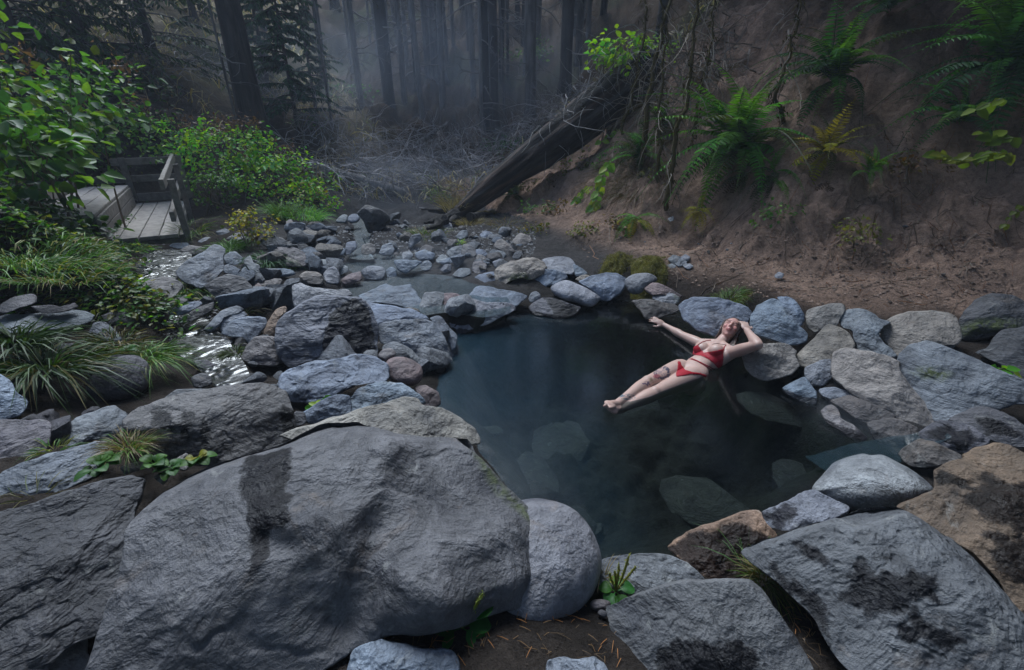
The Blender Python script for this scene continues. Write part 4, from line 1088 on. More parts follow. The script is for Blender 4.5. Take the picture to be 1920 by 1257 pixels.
# fern frond meshes: rachis along +x, arching, pinnae on both sides
def frond_mesh(seed, cols, pairs=24, droop=.55, wid=.13, name='frond'):
    rng = np.random.default_rng(seed)
    s = np.linspace(0, 1, pairs + 3)
    px_ = s * (1 - .12 * droop * s); pz = .42 * s - (.42 + droop) * s ** 2.1 * .8
    ry = .03 * np.sin(s * 3 + rng.uniform(0, 6))
    Rk = np.stack([px_, ry, pz], 1); T = unit(np.gradient(Rk, axis=0))
    pos, ax, nor, sz = [], [], [], []
    for i in range(2, pairs + 2):
        w = wid * (math.sin(math.pi * min(1, (s[i] * .88 + .16))) ** .75) * (1.12 - .55 * s[i])
        t = T[i]; side = unit(np.cross([0, 0, 1.0], t)); nn = np.cross(t, side)
        for sg in (-1, 1):
            pos.append(Rk[i]); ax.append(unit(side * sg + t * .38 - nn * .22 + rng.normal(size=3) * .06)); nor.append(nn + rng.normal(size=3) * .15); sz.append(w * rng.uniform(.85, 1.1))
    c0 = pal(rng, 1, cols, .12)[0]
    col = np.clip(c0 * (1 + rng.normal(size=(len(pos), 1)) * .14), .003, .9)
    V, F, C = leaves(np.array(pos), np.array(ax), np.array(nor), np.array(sz), .26, col, .12, .1)
    mb = MB(); mb.add(V, [tuple(f) for f in F], C)
    mb.tube(Rk, np.linspace(.006, .002, len(Rk)), 3, c0 * .8)
    return mb.mesh(name, M['fern'])

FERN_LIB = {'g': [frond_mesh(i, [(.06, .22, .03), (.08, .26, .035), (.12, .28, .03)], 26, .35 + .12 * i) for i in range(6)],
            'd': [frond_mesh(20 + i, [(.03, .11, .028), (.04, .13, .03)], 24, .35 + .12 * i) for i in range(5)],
            'y': [frond_mesh(40 + i, [(.30, .28, .03), (.36, .28, .04), (.2, .26, .03)], 18, .4 + .12 * i, .17) for i in range(5)],
            'b': [frond_mesh(60 + i, [(.10, .055, .03), (.075, .045, .03)], 20, .9 + .15 * i, .11) for i in range(4)],
            'o': [frond_mesh(70 + i, [(.055, .075, .02), (.08, .085, .02)], 22, .5 + .12 * i) for i in range(4)]}

def fern(ctr, n, size, kinds, label, seed=1, normal=None, spread=1.0, drop=0.0, arc=(0, 2 * math.pi), group=None):
    rng = np.random.default_rng(seed)
    root = empty('fern', ctr, label, 'fern', group)
    nn = unit(np.array(normal if normal is not None else (0, 0, 1.0)))
    ref = unit(np.cross(nn, [0, 1.0, .1])); r2 = np.cross(nn, ref)
    for i in range(n):
        a = arc[0] + (arc[1] - arc[0]) * (i + rng.uniform(-.4, .4)) / n
        tilt = rng.uniform(.12, 1.05) * spread
        d = unit((ref * math.cos(a) + r2 * math.sin(a)) * math.sin(tilt) * 1.25 + nn * math.cos(tilt) - np.array([0, 0, drop]))
        zz = unit(np.array([0, 0, 1.0]) - d * d[2] + rng.normal(size=3) * .12); zz = unit(zz - d * np.dot(zz, d)); yy = np.cross(zz, d)
        k = kinds[rng.integers(len(kinds))]
        if k == 'b':
            d = unit(d * [.7, .7, 0] - np.array([0, 0, .8])); zz = unit(nn - d * np.dot(nn, d)); yy = np.cross(zz, d)
        me = FERN_LIB[k][rng.integers(len(FERN_LIB[k]))]
        o = obj('frond', me, root)
        o.matrix_local = Matrix.LocRotScale(Vector(rng.normal(size=3) * size * .03), Matrix(np.stack([d, yy, zz], 1).tolist()), Vector((size * rng.uniform(.65, 1.1),) * 3))
    return root

def tuft(ctr, n, length, cols, label, seed=1, width=.006, spread=.6, rad=.08, bend=.7, cat='grass', group=None, lean=(0, 0, 0), w=None, name='grass_tuft', tip=None):
    rng = np.random.default_rng(seed)
    pos = np.zeros((n, 3)); a = rng.uniform(0, 2 * math.pi, n); q = rad * np.sqrt(rng.random(n))
    pos[:, 0] = np.cos(a) * q; pos[:, 1] = np.sin(a) * q
    pos[:, 2] = gz(pos[:, 0] + ctr[0], pos[:, 1] + ctr[1]) - gz(ctr[0], ctr[1]) - .01
    pos[:, 2] = np.clip(pos[:, 2], -.15, .15)
    d = np.stack([np.cos(a) * spread * (.3 + q / rad), np.sin(a) * spread * (.3 + q / rad), np.ones(n)], 1) + rng.normal(size=(n, 3)) * .22 + np.array(lean)
    V, F, C = blades(pos, d, length * rng.uniform(.5, 1.1, n), width * rng.uniform(.7, 1.3, n), bend * rng.uniform(.5, 1.3, n), pal(rng, n, cols, .2, w), rng, tip)
    o = obj(name, mesh_from(name, V, F, M['grass'], False, colors=C), loc=ctr)
    return tag(o, label, cat, group)

def branch_pts(p, d, L, rng, n=7, wob=.12, droop=0.0):
    pts = [np.asarray(p, float)]; d = unit(d)
    for i in range(n - 1):
        d = unit(d + rng.normal(size=3) * wob - np.array([0, 0, droop / n]))
        pts.append(pts[-1] + d * L / (n - 1))
    return np.array(pts)

def trunk_tree(px, py, t, w_px, kind, label, hgt=16.0, flare=1.35, branches=14, blen=1.1, lean=(0, 0), seed=1, group=None, bz=(1.0, 5.0), bcol=(.75, .72, .7), crown=None, taper=.55, tint=(1, 1, 1)):
    """a standing trunk whose foot is where the pixel's ray at depth t meets the hillside"""
    rng = np.random.default_rng(seed)
    q = PT(px, py, t); rad = w_px / FPX * t * .5
    base = np.array([q[0], q[1], float(gz(q[0], q[1])) - .15])
    root = empty('tree', base, label, 'tree', group)
    s = np.concatenate([np.linspace(0, 1.2, 7), np.linspace(1.8, hgt, 14)])
    off = np.stack([lean[0] * s + .05 * fbm(np.stack([s * .3, s * 0 + seed, s * 0], 1), 2, 3) * s * .12, lean[1] * s + .05 * s * .12 * fbm(np.stack([s * .3, s * 0 + seed, s * 0 + 9], 1), 2, 4), s], 1)
    rr = rad * (1 - (1 - taper) * s / hgt) * (1 + (flare - 1) * np.exp(-s / .28))
    seg = 12 if w_px > 14 else 7
    mb = MB(); mb.tube(off, rr, seg, tint)
    V = np.concatenate(mb.V)
    nz = fbm(np.stack([np.arctan2(V[:, 1] - np.interp(V[:, 2], s, off[:, 1]), V[:, 0] - np.interp(V[:, 2], s, off[:, 0])) * 2.2, V[:, 2] * .35, V[:, 0] * 0 + seed], 1), 3, 6)
    c_ = np.stack([np.interp(V[:, 2], s, off[:, 0]), np.interp(V[:, 2], s, off[:, 1]), V[:, 2]], 1)
    V = c_ + (V - c_) * (1 + .12 * nz)[:, None]
    mb.V = [V]
    mb.build('trunk', M[kind], root, True)
    if branches:
        bm_ = MB()
        for _ in range(branches):
            h_ = rng.uniform(*bz); a = rng.uniform(0, 2 * math.pi)
            p0 = np.array([np.interp(h_, s, off[:, 0]), np.interp(h_, s, off[:, 1]), h_])
            L = blen * rng.uniform(.35, 1.2)
            pts = branch_pts(p0, (math.cos(a), math.sin(a), rng.uniform(-.5, .25)), L, rng, 7, .16, .5)
            bm_.tube(pts, np.linspace(.018, .004, 7) * (.6 + .5 * L), 4, np.array(bcol) * rng.uniform(.5, 1.3))
            for _k in range(3):
                j = rng.integers(2, 6)
                p2 = branch_pts(pts[j], unit(pts[j] - pts[j - 1]) + rng.normal(size=3) * .6, L * .4, rng, 5, .2, .4)
                bm_.tube(p2, np.linspace(.007, .003, 5), 3, np.array(bcol) * rng.uniform(.5, 1.3))
        tag(bm_.build('dead_branch', M['twig'], root), kind='stuff')
    if crown:
        z0, z1, rr_, nb, cols = crown
        conifer_crown(root, z0, z1, rr_, nb, cols, rng)
    return root

def conifer_crown(root, z0, z1, rad, nb, cols, rng, droop=.5, leaf=.16, twigs=9, kind='needle', shape=.75):
    bm_ = MB(); P, A, Nn, S, Cc = [], [], [], [], []
    for i in range(nb):
        f = (i + rng.random()) / nb; h_ = z0 + (z1 - z0) * f; a = rng.uniform(0, 2 * math.pi)
        L = rad * (1 - shape * f) * rng.uniform(.6, 1.1)
        pts = branch_pts((0, 0, h_), (math.cos(a), math.sin(a), .15), L, rng, 9, .07, droop)
        bm_.tube(pts, np.linspace(.02, .004, 9), 3, (.35, .3, .28))
        for j in range(2, 9):
            for _k in range(twigs):
                t = pts[j] + (pts[j - 1] - pts[j]) * rng.random()
                d = unit(pts[j] - pts[j - 1]); sd = unit(np.cross(d, [0, 0, 1.0])) * rng.choice([-1, 1])
                P.append(t); A.append(unit(sd * rng.uniform(.5, 1) + d * .6 - np.array([0, 0, rng.uniform(.1, .7)]))); Nn.append(np.array([0, 0, 1.0]) + rng.normal(size=3) * .4)
                S.append(leaf * rng.uniform(.6, 1.5) * (1.15 - j / 14))
    n = len(P)
    V, F, C = leaves(np.array(P), np.array(A), np.array(Nn), np.array(S), .34, pal(rng, n, cols, .25), .1, .25)
    bm_.build('limb', M['bark'], root)
    tag(obj('crown', mesh_from('crown', V, F, M[kind], False, colors=C), root), kind='stuff')
# ------------------------------------------------------------------ wooden platform
def platform():
    a = np.array([-.527, .85, 0]); b = np.array([.85, .527, 0]); up = np.array([0, 0, 1.0])
    O = np.array([-4.19, 5.72, .52])
    root = empty('wooden_platform', (O[0], O[1], float(gz(O[0], O[1]))), 'weathered grey wooden platform with plank deck, step and railing among the bushes', 'platform')
    base = np.array(root.location)
    rng = np.random.default_rng(3)
    def board(name, p, q, w, h, side, c=1.0):
        """board from p to q (axis), w across side, h along the third direction"""
        p, q = np.asarray(p, float), np.asarray(q, float)
        ax = (q - p) / 2; n = unit(np.cross(ax, side)); sd = unit(np.cross(n, ax))
        mb = MB(); t = .85 + .3 * rng.random()
        L = np.linalg.norm(ax) * 2; m = max(2, int(L / .25))
        # a board of several slices, slightly uneven, with eased edges
        V = []; e = min(w, h) * .12
        prof = [(-w / 2 + e, -h / 2), (w / 2 - e, -h / 2), (w / 2, -h / 2 + e), (w / 2, h / 2 - e), (w / 2 - e, h / 2), (-w / 2 + e, h / 2), (-w / 2, h / 2 - e), (-w / 2, -h / 2 + e)]
        for i in range(m + 1):
            cc = p + (q - p) * i / m + n * rng.normal() * .002 + sd * rng.normal() * .0015
            for u, v in prof: V.append(cc + sd * u + n * v - base)
        F = [(i * 8 + j, i * 8 + (j + 1) % 8, (i + 1) * 8 + (j + 1) % 8, (i + 1) * 8 + j) for i in range(m) for j in range(8)]
        F += [tuple(range(8))[::-1], tuple(m * 8 + j for j in range(8))]
        mb.add(V, F, np.array((1, 1, 1)) * t * c)
        return mb.build(name, M['wood'], root)
    P = lambda s, l, z: O + a * s + b * l + up * z
    for i in range(4):
        l = -.1 - i * .203
        board('deck_plank', P(-.02 + rng.uniform(-.01, .01), l, -.02), P(3.2, l, -.02 + rng.uniform(-.004, .004)), .192, .04, b, 1.25)
    board('deck_beam', P(.02, .02, -.115), P(.02, -.85, -.115), .05, .14, a, .5)
    board('deck_beam', P(1.6, .02, -.115), P(1.6, -.85, -.115), .05, .14, a, .5)
    board('deck_beam', P(3.1, .02, -.115), P(3.1, -.85, -.115), .05, .14, a, .5)
    board('side_joist', P(0, .025, -.10), P(3.2, .025, -.10), .045, .16, b, .55)
    # raised step along the left side
    for i in range(2):
        board('step_riser_board', P(-.1, -.70, .075 + i * .145), P(2.95, -.70, .075 + i * .145), .04, .135, b, .75)
    for i in range(3):
        l = -.80 - i * .205
        board('step_plank', P(-.12, l, .31), P(2.95, l, .31), .195, .035, b, 1.15)
    board('edge_board', P(-.12, -1.36, .36), P(2.95, -1.36, .36), .05, .2, b, .8)
    # right-hand railing
    for s, zt, z0 in ((0.05, .64, -.3), (1.75, .70, -.35), (3.15, .76, -.35)):
        board('post', P(s, .085, z0), P(s, .085, zt), .075, .075, b, .8)
    board('top_rail', P(-.12, .0, .60), P(3.25, .0, .72), .05, .115, b, 1.0)
    board('mid_rail', P(-.10, .0, .22), P(3.25, .0, .32), .05, .115, b, .95)
    # back railing
    board('post', P(3.27, -.72, -.1), P(3.27, -.72, .73), .09, .09, b, .65)
    board('top_rail', P(3.33, .1, .68), P(3.33, -.88, .66), .11, .045, up, .8)
    board('mid_rail', P(3.33, .1, .40), P(3.33, -1.35, .38), .11, .045, up, .7)
    board('kick_board', P(3.24, .0, .09), P(3.24, -.66, .09), .13, .045, up, .7)
platform()

# ------------------------------------------------------------------ fallen log
def fallen_log():
    rng = np.random.default_rng(5)
    p0 = PZ(846, 408, .36); p1 = PT(1215, 128, 7.7)
    root = empty('fallen_log', p0, 'big charred log leaning from the stream bed up onto the dirt bank', 'log')
    n = 46; s = np.linspace(0, 1, n)
    mid = (p0 + p1) / 2 + np.array([0, 0, -.05])
    pts = (p0[None] * ((1 - s) ** 2)[:, None] + 2 * mid[None] * (s * (1 - s))[:, None] + p1[None] * (s ** 2)[:, None])
    rad = np.interp(s, [0, .04, .12, .3, .55, 1], [.08, .13, .18, .24, .32, .46])
    mb = MB(); mb.tube(pts - p0, rad, 40)
    V = np.concatenate(mb.V); ax = unit(p1 - p0)
    along = V @ ax; perp = V - along[:, None] * ax
    ang = np.arctan2(perp @ unit(np.cross(ax, [0, 0, 1.0])), perp @ unit(np.cross(ax, np.cross(ax, [0, 0, 1.0]))))
    q = np.stack([np.cos(ang) * 3.2, np.sin(ang) * 3.2, along * .55], 1)
    ridge = np.abs(fbm(q, 4, 2)); lump = fbm(np.stack([np.cos(ang), np.sin(ang), along * .9], 1), 3, 8)
    k = (1 - .30 * ridge + .12 * lump)
    cen = np.stack([np.interp(along, (pts - p0) @ ax, (pts - p0)[:, i]) for i in range(3)], 1)
    mb.V = [cen + (V - cen) * k[:, None]]
    warm = sstep(.15, .45, fbm(q * .8 + 5, 3, 12))
    mb.C = [np.ones((len(V), 3)) * (1 + warm[:, None] * np.array([1.3, .7, .4]))]
    # local +z of bark grain is the log's own axis: turn the mesh into that frame
    zq = Vector(ax).to_track_quat('Z', 'Y'); Rm = np.array(zq.to_matrix())
    mb.V = [mb.V[0] @ Rm]
    o = mb.build('trunk', M['log'], root, True); o.rotation_mode = 'QUATERNION'; o.rotation_quaternion = zq
    for j, (pa, pb, r0, r1) in enumerate([((858, 402), (795, 418), .10, .02), ((850, 398), (792, 392), .07, .015), ((880, 408), (930, 398), .08, .01), ((830, 415), (800, 430), .09, .02), ((868, 392), (840, 415), .1, .04)]):
        A = PZ(*pa, .42) - p0; Bp = PZ(*pb, .40) - p0
        sh = MB(); ss = np.linspace(0, 1, 8)[:, None]
        sh.tube(A * (1 - ss) + Bp * ss + rng.normal(size=(8, 3)) * .012, np.linspace(r0, r1, 8) * (1 + .2 * rng.normal(size=8)), 7)
        sh.build('broken_splinter', M['log'], root)
    # dead twigs and roots matted over the upper end
    tw = MB()
    for _ in range(130):
        u = rng.uniform(.45, 1.0); c = p0 + (p1 - p0) * u - p0 + np.array([0, -.1, np.interp(u, s, rad) * .8])
        pt = branch_pts(c + rng.normal(size=3) * .15, rng.normal(size=3) * [1, .8, .5] + [-.5, -.6, .1], rng.uniform(.3, 1.0), rng, 7, .25, 1.3)
        tw.tube(pt, np.linspace(.007, .002, 7), 3, np.array((1, 1, 1)) * rng.uniform(.5, 1.4))
    tag(tw.build('matted_twig', M['twig'], root), kind='stuff')
fallen_log()

# ------------------------------------------------------------------ standing trees
TR = [
 # px, py, t, w, material, label, kwargs
 (452, 120, 9.6, 46, 'bark', 'thick dark trunk rising behind the bright green bush', dict(hgt=20, branches=6, bz=(2.5, 6), seed=2)),
 (660, 60, 12.2, 12, 'grey', 'slim grey leaning snag right of the young fir', dict(hgt=15, branches=26, blen=1.3, seed=3)),
 (722, 120, 12.6, 23, 'char', 'charred trunk left of centre with mossy tufts', dict(hgt=18, branches=18, seed=4)),
 (765, 60, 20, 24, 'char', 'far dark trunk with a flared foot on the straw hillside', dict(hgt=18, branches=6, flare=1.9, seed=5, bz=(4, 9))),
 (800, 40, 21, 12, 'char', 'thin dark trunk right of the flared far trunk', dict(hgt=16, branches=5, seed=6, bz=(4, 9))),
 (820, 150, 14.6, 27, 'grey', 'broad grey fissured trunk standing mid-slope in the mist', dict(hgt=20, branches=10, flare=1.7, seed=7)),
 (806, 190, 14.3, 13, 'grey', 'thinner grey trunk hugging the broad fissured trunk', dict(hgt=17, branches=8, seed=8)),
 (872, 80, 18, 17, 'char', 'dark far trunk between the fissured trunk and the black one', dict(hgt=18, branches=10, seed=9, bz=(3, 8))),
 (908, 150, 12.2, 19, 'char', 'black trunk with a pale bare branch near the log', dict(hgt=18, branches=20, blen=1.5, seed=10, tint=(.7, .7, .7))),
 (927, 170, 12.6, 15, 'bark', 'brown trunk close on the right of the black trunk', dict(hgt=16, branches=12, seed=11)),
 (952, 130, 13.5, 6, 'bark', 'pole-thin trunk between the brown trunk and the pale barked one', dict(hgt=13, branches=10, seed=12, flare=1.1)),
 (995, 120, 12.0, 22, 'grey', 'pale barked trunk behind the fallen log', dict(hgt=19, branches=8, seed=13, crown=(9, 19, 2.5, 40, DARKG), tint=(.8, .75, .72))),
 (1062, 90, 11.6, 23, 'bark', 'brown trunk behind the upper part of the log', dict(hgt=18, branches=8, seed=14)),
 (1085, 90, 12.5, 13, 'bark', 'slim trunk just right of the brown one above the log', dict(hgt=16, branches=8, seed=15)),
 (1102, 70, 13, 9, 'grey', 'thin grey trunk left of the leaves on the log top', dict(hgt=14, branches=8, seed=16)),
 (1128, 40, 13, 12, 'char', 'dark crooked trunk above the leaves on the log top', dict(hgt=14, branches=8, lean=(.05, 0), seed=17)),
 (1420, 60, 8.2, 34, 'char', 'dark trunk high on the dirt bank behind the large fern', dict(hgt=17, branches=8, seed=18, crown=(5, 17, 3.2, 60, DARKG))),
 (1240, 60, 8.6, 20, 'bark', 'shadowed trunk above the mossy saplings', dict(hgt=16, branches=14, seed=19, crown=(6, 16, 2.8, 50, DARKG))),
 (634, 60, 17, 17, 'char', 'far dark trunk just right of the young fir', dict(hgt=17, branches=8, seed=20, bz=(3, 8))),
 (695, 60, 19, 9, 'grey', 'faint far trunk left of the charred trunk with mossy tufts', dict(hgt=15, branches=6, seed=21)),
 (500, 80, 14, 12, 'bark', 'misty trunk right of the thick dark trunk', dict(hgt=16, branches=10, seed=22, crown=None)),
 (610, 150, 11.2, 6, 'grey', 'crooked bare sapling below the young fir', dict(hgt=5, branches=14, blen=.8, bz=(.8, 4.5), seed=23, flare=1.1)),
 (425, 150, 9.4, 5, 'grey', 'thin sapling stem left of the thick dark trunk', dict(hgt=9, branches=14, blen=.9, bz=(1, 5), seed=24, flare=1.1)),
]
for px, py, t, w, kind, label, kw in TR:
    trunk_tree(px, py, t, w, kind, label, group='trees of the burnt forest', **kw)
_r = np.random.default_rng(77)
for i in range(46):
    t = _r.uniform(17, 34); px = _r.uniform(-60, 1250) if i % 4 else _r.uniform(500, 1100)
    trunk_tree(px, 40, t, _r.uniform(.16, .42) / t * FPX, ['char', 'bark', 'grey'][_r.integers(3)], 'slender trunk far up the misty burnt hillside', hgt=_r.uniform(13, 20), branches=5, blen=1.4, bz=(3, 10),
               seed=200 + i, group='trunks far up the hillside', crown=(6, 18, 2.4, 30, DARKG) if px > 1000 and i % 2 == 0 else None)
_r = np.random.default_rng(78)
for i in range(48):
    t = _r.uniform(11.5, 19); px = _r.uniform(575, 1150)
    trunk_tree(px, 100, t, _r.uniform(.07, .2) / t * FPX, ['char', 'grey', 'grey'][_r.integers(3)], 'thin bare pole among the burnt trunks on the mid slope', hgt=_r.uniform(8, 14), branches=14, blen=1.1, bz=(.8, 6),
               seed=300 + i, group='thin poles on the mid slope', flare=1.15, lean=(_r.normal() * .03, 0))
# conifers with foliage in view
def conifer(px, py, t, hgt, rad, nb, z0, w_px, cols, label, seed, droop=.5, leaf=.16, twigs=9, branches=0, shape=.75, group=None):
    rng = np.random.default_rng(seed)
    root = trunk_tree(px, py, t, w_px, 'bark', label, hgt=hgt, branches=branches, seed=seed, taper=.15, group=group)
    conifer_crown(root, z0, hgt, rad, nb, cols, rng, droop, leaf, twigs, 'needle', shape)
    return root
FIRG = [(.025, .08, .04), (.035, .105, .045), (.02, .06, .035)]
conifer(548, 180, 10.6, 4.6, 1.35, 110, .5, 8, FIRG, 'young green fir right of the thick dark trunk', 31, .7, .13, 12, shape=.8)
conifer(590, 190, 11.8, 3.8, .9, 60, .6, 6, FIRG, 'smaller young fir beside the taller young fir', 32, .7, .12, 10)
conifer(505, 170, 12.4, 4.4, 1.1, 80, .4, 7, FIRG, 'slim young fir hugging the thick dark trunk', 37, .7, .13, 10, shape=.8)
conifer(283, 90, 10.2, 6.0, 2.6, 90, .15, 17, DARKG, 'drooping dark conifer behind the left bank shrubs', 33, .9, .15, 7, 14, .6)
conifer(150, 60, 9.0, 6.0, 2.4, 90, .15, 15, DARKG, 'dense dark conifer at the upper left', 34, .9, .16, 9, 6, .6)
conifer(20, 40, 7.5, 6.0, 2.2, 90, .15, 15, DARKG, 'dark conifer in the upper left corner', 35, .9, .16, 9, 4, .6)
conifer(370, 60, 13, 6.0, 2.2, 90, .15, 12, DARKG, 'hazy conifer between the drooping conifer and the thick trunk', 36, .8, .16, 9, 6, .6)
# unseen conifers added outside the view to block sky light and shade the scene
_r = np.random.default_rng(99)
for i, (x, y) in enumerate([(-3.6, -2.6), (-0.6, -3.2), (2.6, -2.6), (5.5, -3), (8.0, -1.5), (8.5, 2.0), (7.5, 5.5), (6.2, 9.0), (4.2, 11.5), (9.5, 9), (5.5, 15), (-6.5, -3.5), (-4.8, -.6), (-6.2, 1.2)]):
    h_ = _r.uniform(15, 19); base = np.array([x, y, float(gz(x, y)) - .2])
    root = empty('tree', base, 'unseen tall dark conifer added round the spring for shade', 'tree', 'unseen conifers added for shade')
    mb = MB(); mb.tube([(0, 0, 0), (0, 0, h_ * .5), (0, 0, h_)], [.3, .2, .03], 9); mb.build('trunk', M['bark'], root, True)
    conifer_crown(root, 2.8, h_, 3.6, 90, DARKG, _r, .5, .7, 8, 'needle', .7)
# ------------------------------------------------------------------ shrubs and herbs
D3 = lambda px, py, t: PT(px, py, t)
shrub('shrub', D3(15, 300, 3.9), (.55, .5, .55), 420, .14, GREEN, 'large-leaved green shrub at the left edge above the bank grass', big=60, seed=1, heads=0)
shrub('shrub', D3(70, 275, 5.2), (.42, .4, .38), 280, .13, GREEN, 'large-leaved shrub left of the platform step', big=50, seed=2, stems=1)
shrub('shrub', D3(40, 190, 4.8), (.85, .6, .6), 420, .12, GREEN + [(.13, .17, .02)], 'yellowish green shrub at the left edge below the corner conifer', big=30, seed=3)
shrub('shrub', D3(150, 215, 5.6), (.85, .6, .6), 420, .12, GREEN, 'shrub with pale flower heads on the left bank', big=20, seed=4, heads=10, stems=1)
shrub('shrub', D3(225, 250, 7.6), (.85, .6, .55), 480, .09, GREEN, 'leafy shrub with brown seed heads left of the platform railing', seed=5, heads=14, stems=1)
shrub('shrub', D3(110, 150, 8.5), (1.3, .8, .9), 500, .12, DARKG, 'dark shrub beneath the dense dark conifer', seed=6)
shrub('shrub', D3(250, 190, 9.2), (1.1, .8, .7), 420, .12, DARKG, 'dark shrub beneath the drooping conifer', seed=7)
shrub('shrub', D3(50, 430, 3.9), (.55, .4, .28), 320, .09, DARKG, 'dark low shrub under the large-leaved shrub at the left edge', seed=8)
shrub('shrub', D3(95, 425, 4.9), (.38, .35, .22), 320, .08, DARKG, 'dark low shrub beside the lower end of the platform step', seed=9)
shrub('bush', D3(330, 275, 8.9), (.9, .6, .55), 620, .09, BRIGHT + GREEN, 'green bush behind the platform railing', seed=10, heads=10, cat='bush')
shrub('bush', D3(430, 285, 8.0), (.95, .6, .5), 1000, .085, BRIGHT, 'bright green leafy bush with brown plumes right of the platform', seed=11, heads=26, cat='bush')
shrub('bush', D3(500, 330, 7.8), (.75, .5, .45), 850, .075, BRIGHT, 'bright green bush sloping down towards the stream', seed=12, heads=8, cat='bush')
shrub('bush', D3(570, 372, 7.7), (.52, .45, .32), 700, .06, BRIGHT + [(.2, .24, .03), (.25, .2, .03)], 'yellow-green bush at the bank of the stream', seed=13, cat='bush')
shrub('bush', D3(400, 350, 7.3), (.5, .4, .35), 450, .06, GREEN, 'soft green undergrowth right of the platform posts', seed=14, cat='bush')
shrub('bush', D3(600, 345, 8.8), (.4, .3, .16), 160, .08, BRIGHT, 'spray of green leaves over the dead brush', seed=15, cat='bush')
shrub('shrub', G(468, 462) + np.array([0, 0, .22]), (.3, .25, .26), 330, .045, YELLOW, 'small yellow shrub among the rocks below the green bushes', seed=16, width=.9)
shrub('shrub', D3(150, 520, 3.9), (.55, .4, .12), 380, .055, GRASS + [(.2, .19, .03)], 'yellowing herbs on the left bank above the flat slabs', seed=17, cat='herbs', stems=3)
shrub('shrub', D3(245, 590, 3.6), (.22, .2, .1), 260, .05, [(.13, .15, .02), (.08, .12, .02), (.2, .17, .03)], 'yellow-green herb left of the bright seep water', seed=18, cat='herbs', stems=3)
shrub('shrub', D3(215, 480, 4.6), (.4, .3, .12), 240, .05, GRASS, 'herbs on the bank left of the runnel', seed=19, cat='herbs', stems=3)
shrub('shrub', D3(960, 285, 10.6), (.6, .4, .35), 320, .07, [(.03, .09, .045), (.04, .11, .05)], 'blue-green shrub behind the middle of the log', seed=20)
shrub('shrub', D3(822, 372, 8.9), (.32, .3, .28), 420, .035, [(.12, .22, .05), (.16, .25, .08)], 'pale green feathery herb at the broken foot of the log', seed=21, width=.4, cat='herbs')
shrub('shrub', D3(1160, 108, 7.3), (.42, .3, .24), 200, .12, LEMON + BRIGHT, 'bright green leafy shoot on the upper end of the log', big=40, seed=22)
shrub('shrub', D3(1215, 80, 7.4), (.32, .25, .16), 110, .09, LEMON, 'second leafy shoot right of the one on the log', seed=23, big=15)
shrub('shrub', D3(1080, 315, 7.6), (.35, .3, .22), 260, .05, [(.14, .15, .02), (.09, .13, .02), (.2, .14, .03)], 'mossy yellow herbs under the log on the dirt bank', seed=24, cat='herbs')
shrub('shrub', D3(1020, 350, 7.8), (.5, .35, .16), 300, .05, [(.16, .09, .03), (.09, .11, .02), (.12, .07, .03)], 'rusty herbs on the bank below the log', seed=25, cat='herbs')
shrub('shrub', D3(1000, 440, 6.7), (.25, .25, .14), 160, .045, [(.15, .11, .03), (.1, .13, .02)], 'yellow and rust herbs at the toe of the bank behind the back rim', seed=26, cat='herbs')
shrub('shrub', D3(990, 110, 14), (.9, .6, .5), 260, .12, DARKG + GREEN, 'green undergrowth between the trunks above the log', seed=27)
shrub('shrub', D3(700, 240, 13.5), (1.2, .8, .35), 300, .1, GREEN, 'green undergrowth patch on the straw hillside', seed=28)
shrub('shrub', D3(560, 290, 11.5), (1.0, .6, .5), 360, .09, GREEN, 'green undergrowth below the young fir', seed=29)

def sprig(nodes, t, leaf, cols, label, seed, n=16, width=.75, hang=True):
    """a shoot with large single leaves along it, each leaf a part"""
    rng = np.random.default_rng(seed)
    pts = np.array([PT(x, y, t + i * .03) for i, (x, y) in enumerate(nodes)])
    g = G(*nodes[0])
    root = empty('leafy_sprig', pts[0], label, 'sprig')
    mb = MB(); mb.tube(smooth_open(pts, 14) - pts[0], np.linspace(.006, .003, 14), 4, (.6, .7, .3)); mb.build('stem', M['twig'], root)
    P = smooth_open(pts, n)
    libs = []
    for k in range(4):
        V, F, C = leaves(np.zeros((1, 3)), np.array([[1.0, 0, 0]]), np.array([[0, 0, 1.0]]), [1.0], width, pal(rng, 1, cols, .15), .15, .15 + .1 * rng.random())
        libs.append(mesh_from('leaf', V, F, M['leaf'], False, colors=C))
    for i in range(n):
        for sd in (-1, 1):
            tdir = unit(P[min(i + 1, n - 1)] - P[max(i - 1, 0)])
            x = unit(np.array([sd * .9, -.2, 0]) + tdir * .5 + rng.normal(size=3) * .25 + np.array([0, 0, -.35 if hang else .1]))
            nn = unit(CAMP - P[i]) * .7 + np.array([0, 0, .6]) + rng.normal(size=3) * .25; nn = unit(nn - x * np.dot(nn, x)); y = np.cross(nn, x)
            o = obj('leaf', libs[rng.integers(4)], root)
            o.matrix_local = Matrix.LocRotScale(Vector(P[i] - pts[0]), Matrix(np.stack([x, y, nn], 1).tolist()), Vector((leaf * rng.uniform(.6, 1.15),) * 3))
    return root
def smooth_open(p, n):
    p = np.asarray(p, float); L = np.concatenate([[0], np.cumsum(np.linalg.norm(np.diff(p, axis=0), axis=1))])
    s = np.linspace(0, L[-1], n)
    return np.stack([np.interp(s, L, p[:, i]) for i in range(3)], 1)
def tb(px, py, off=.12):
    return hit(px, py) - off
sprig([(1142, 305), (1128, 335), (1122, 365), (1112, 390), (1100, 412)], tb(1115, 370, .55), .14, LEMON, 'bright lime leafy sprig hanging over the dirt bank', 1, 13)
sprig([(1105, 350), (1090, 362), (1078, 378)], tb(1090, 365, .5), .12, LEMON, 'smaller lime sprig left of the hanging one', 2, 5)
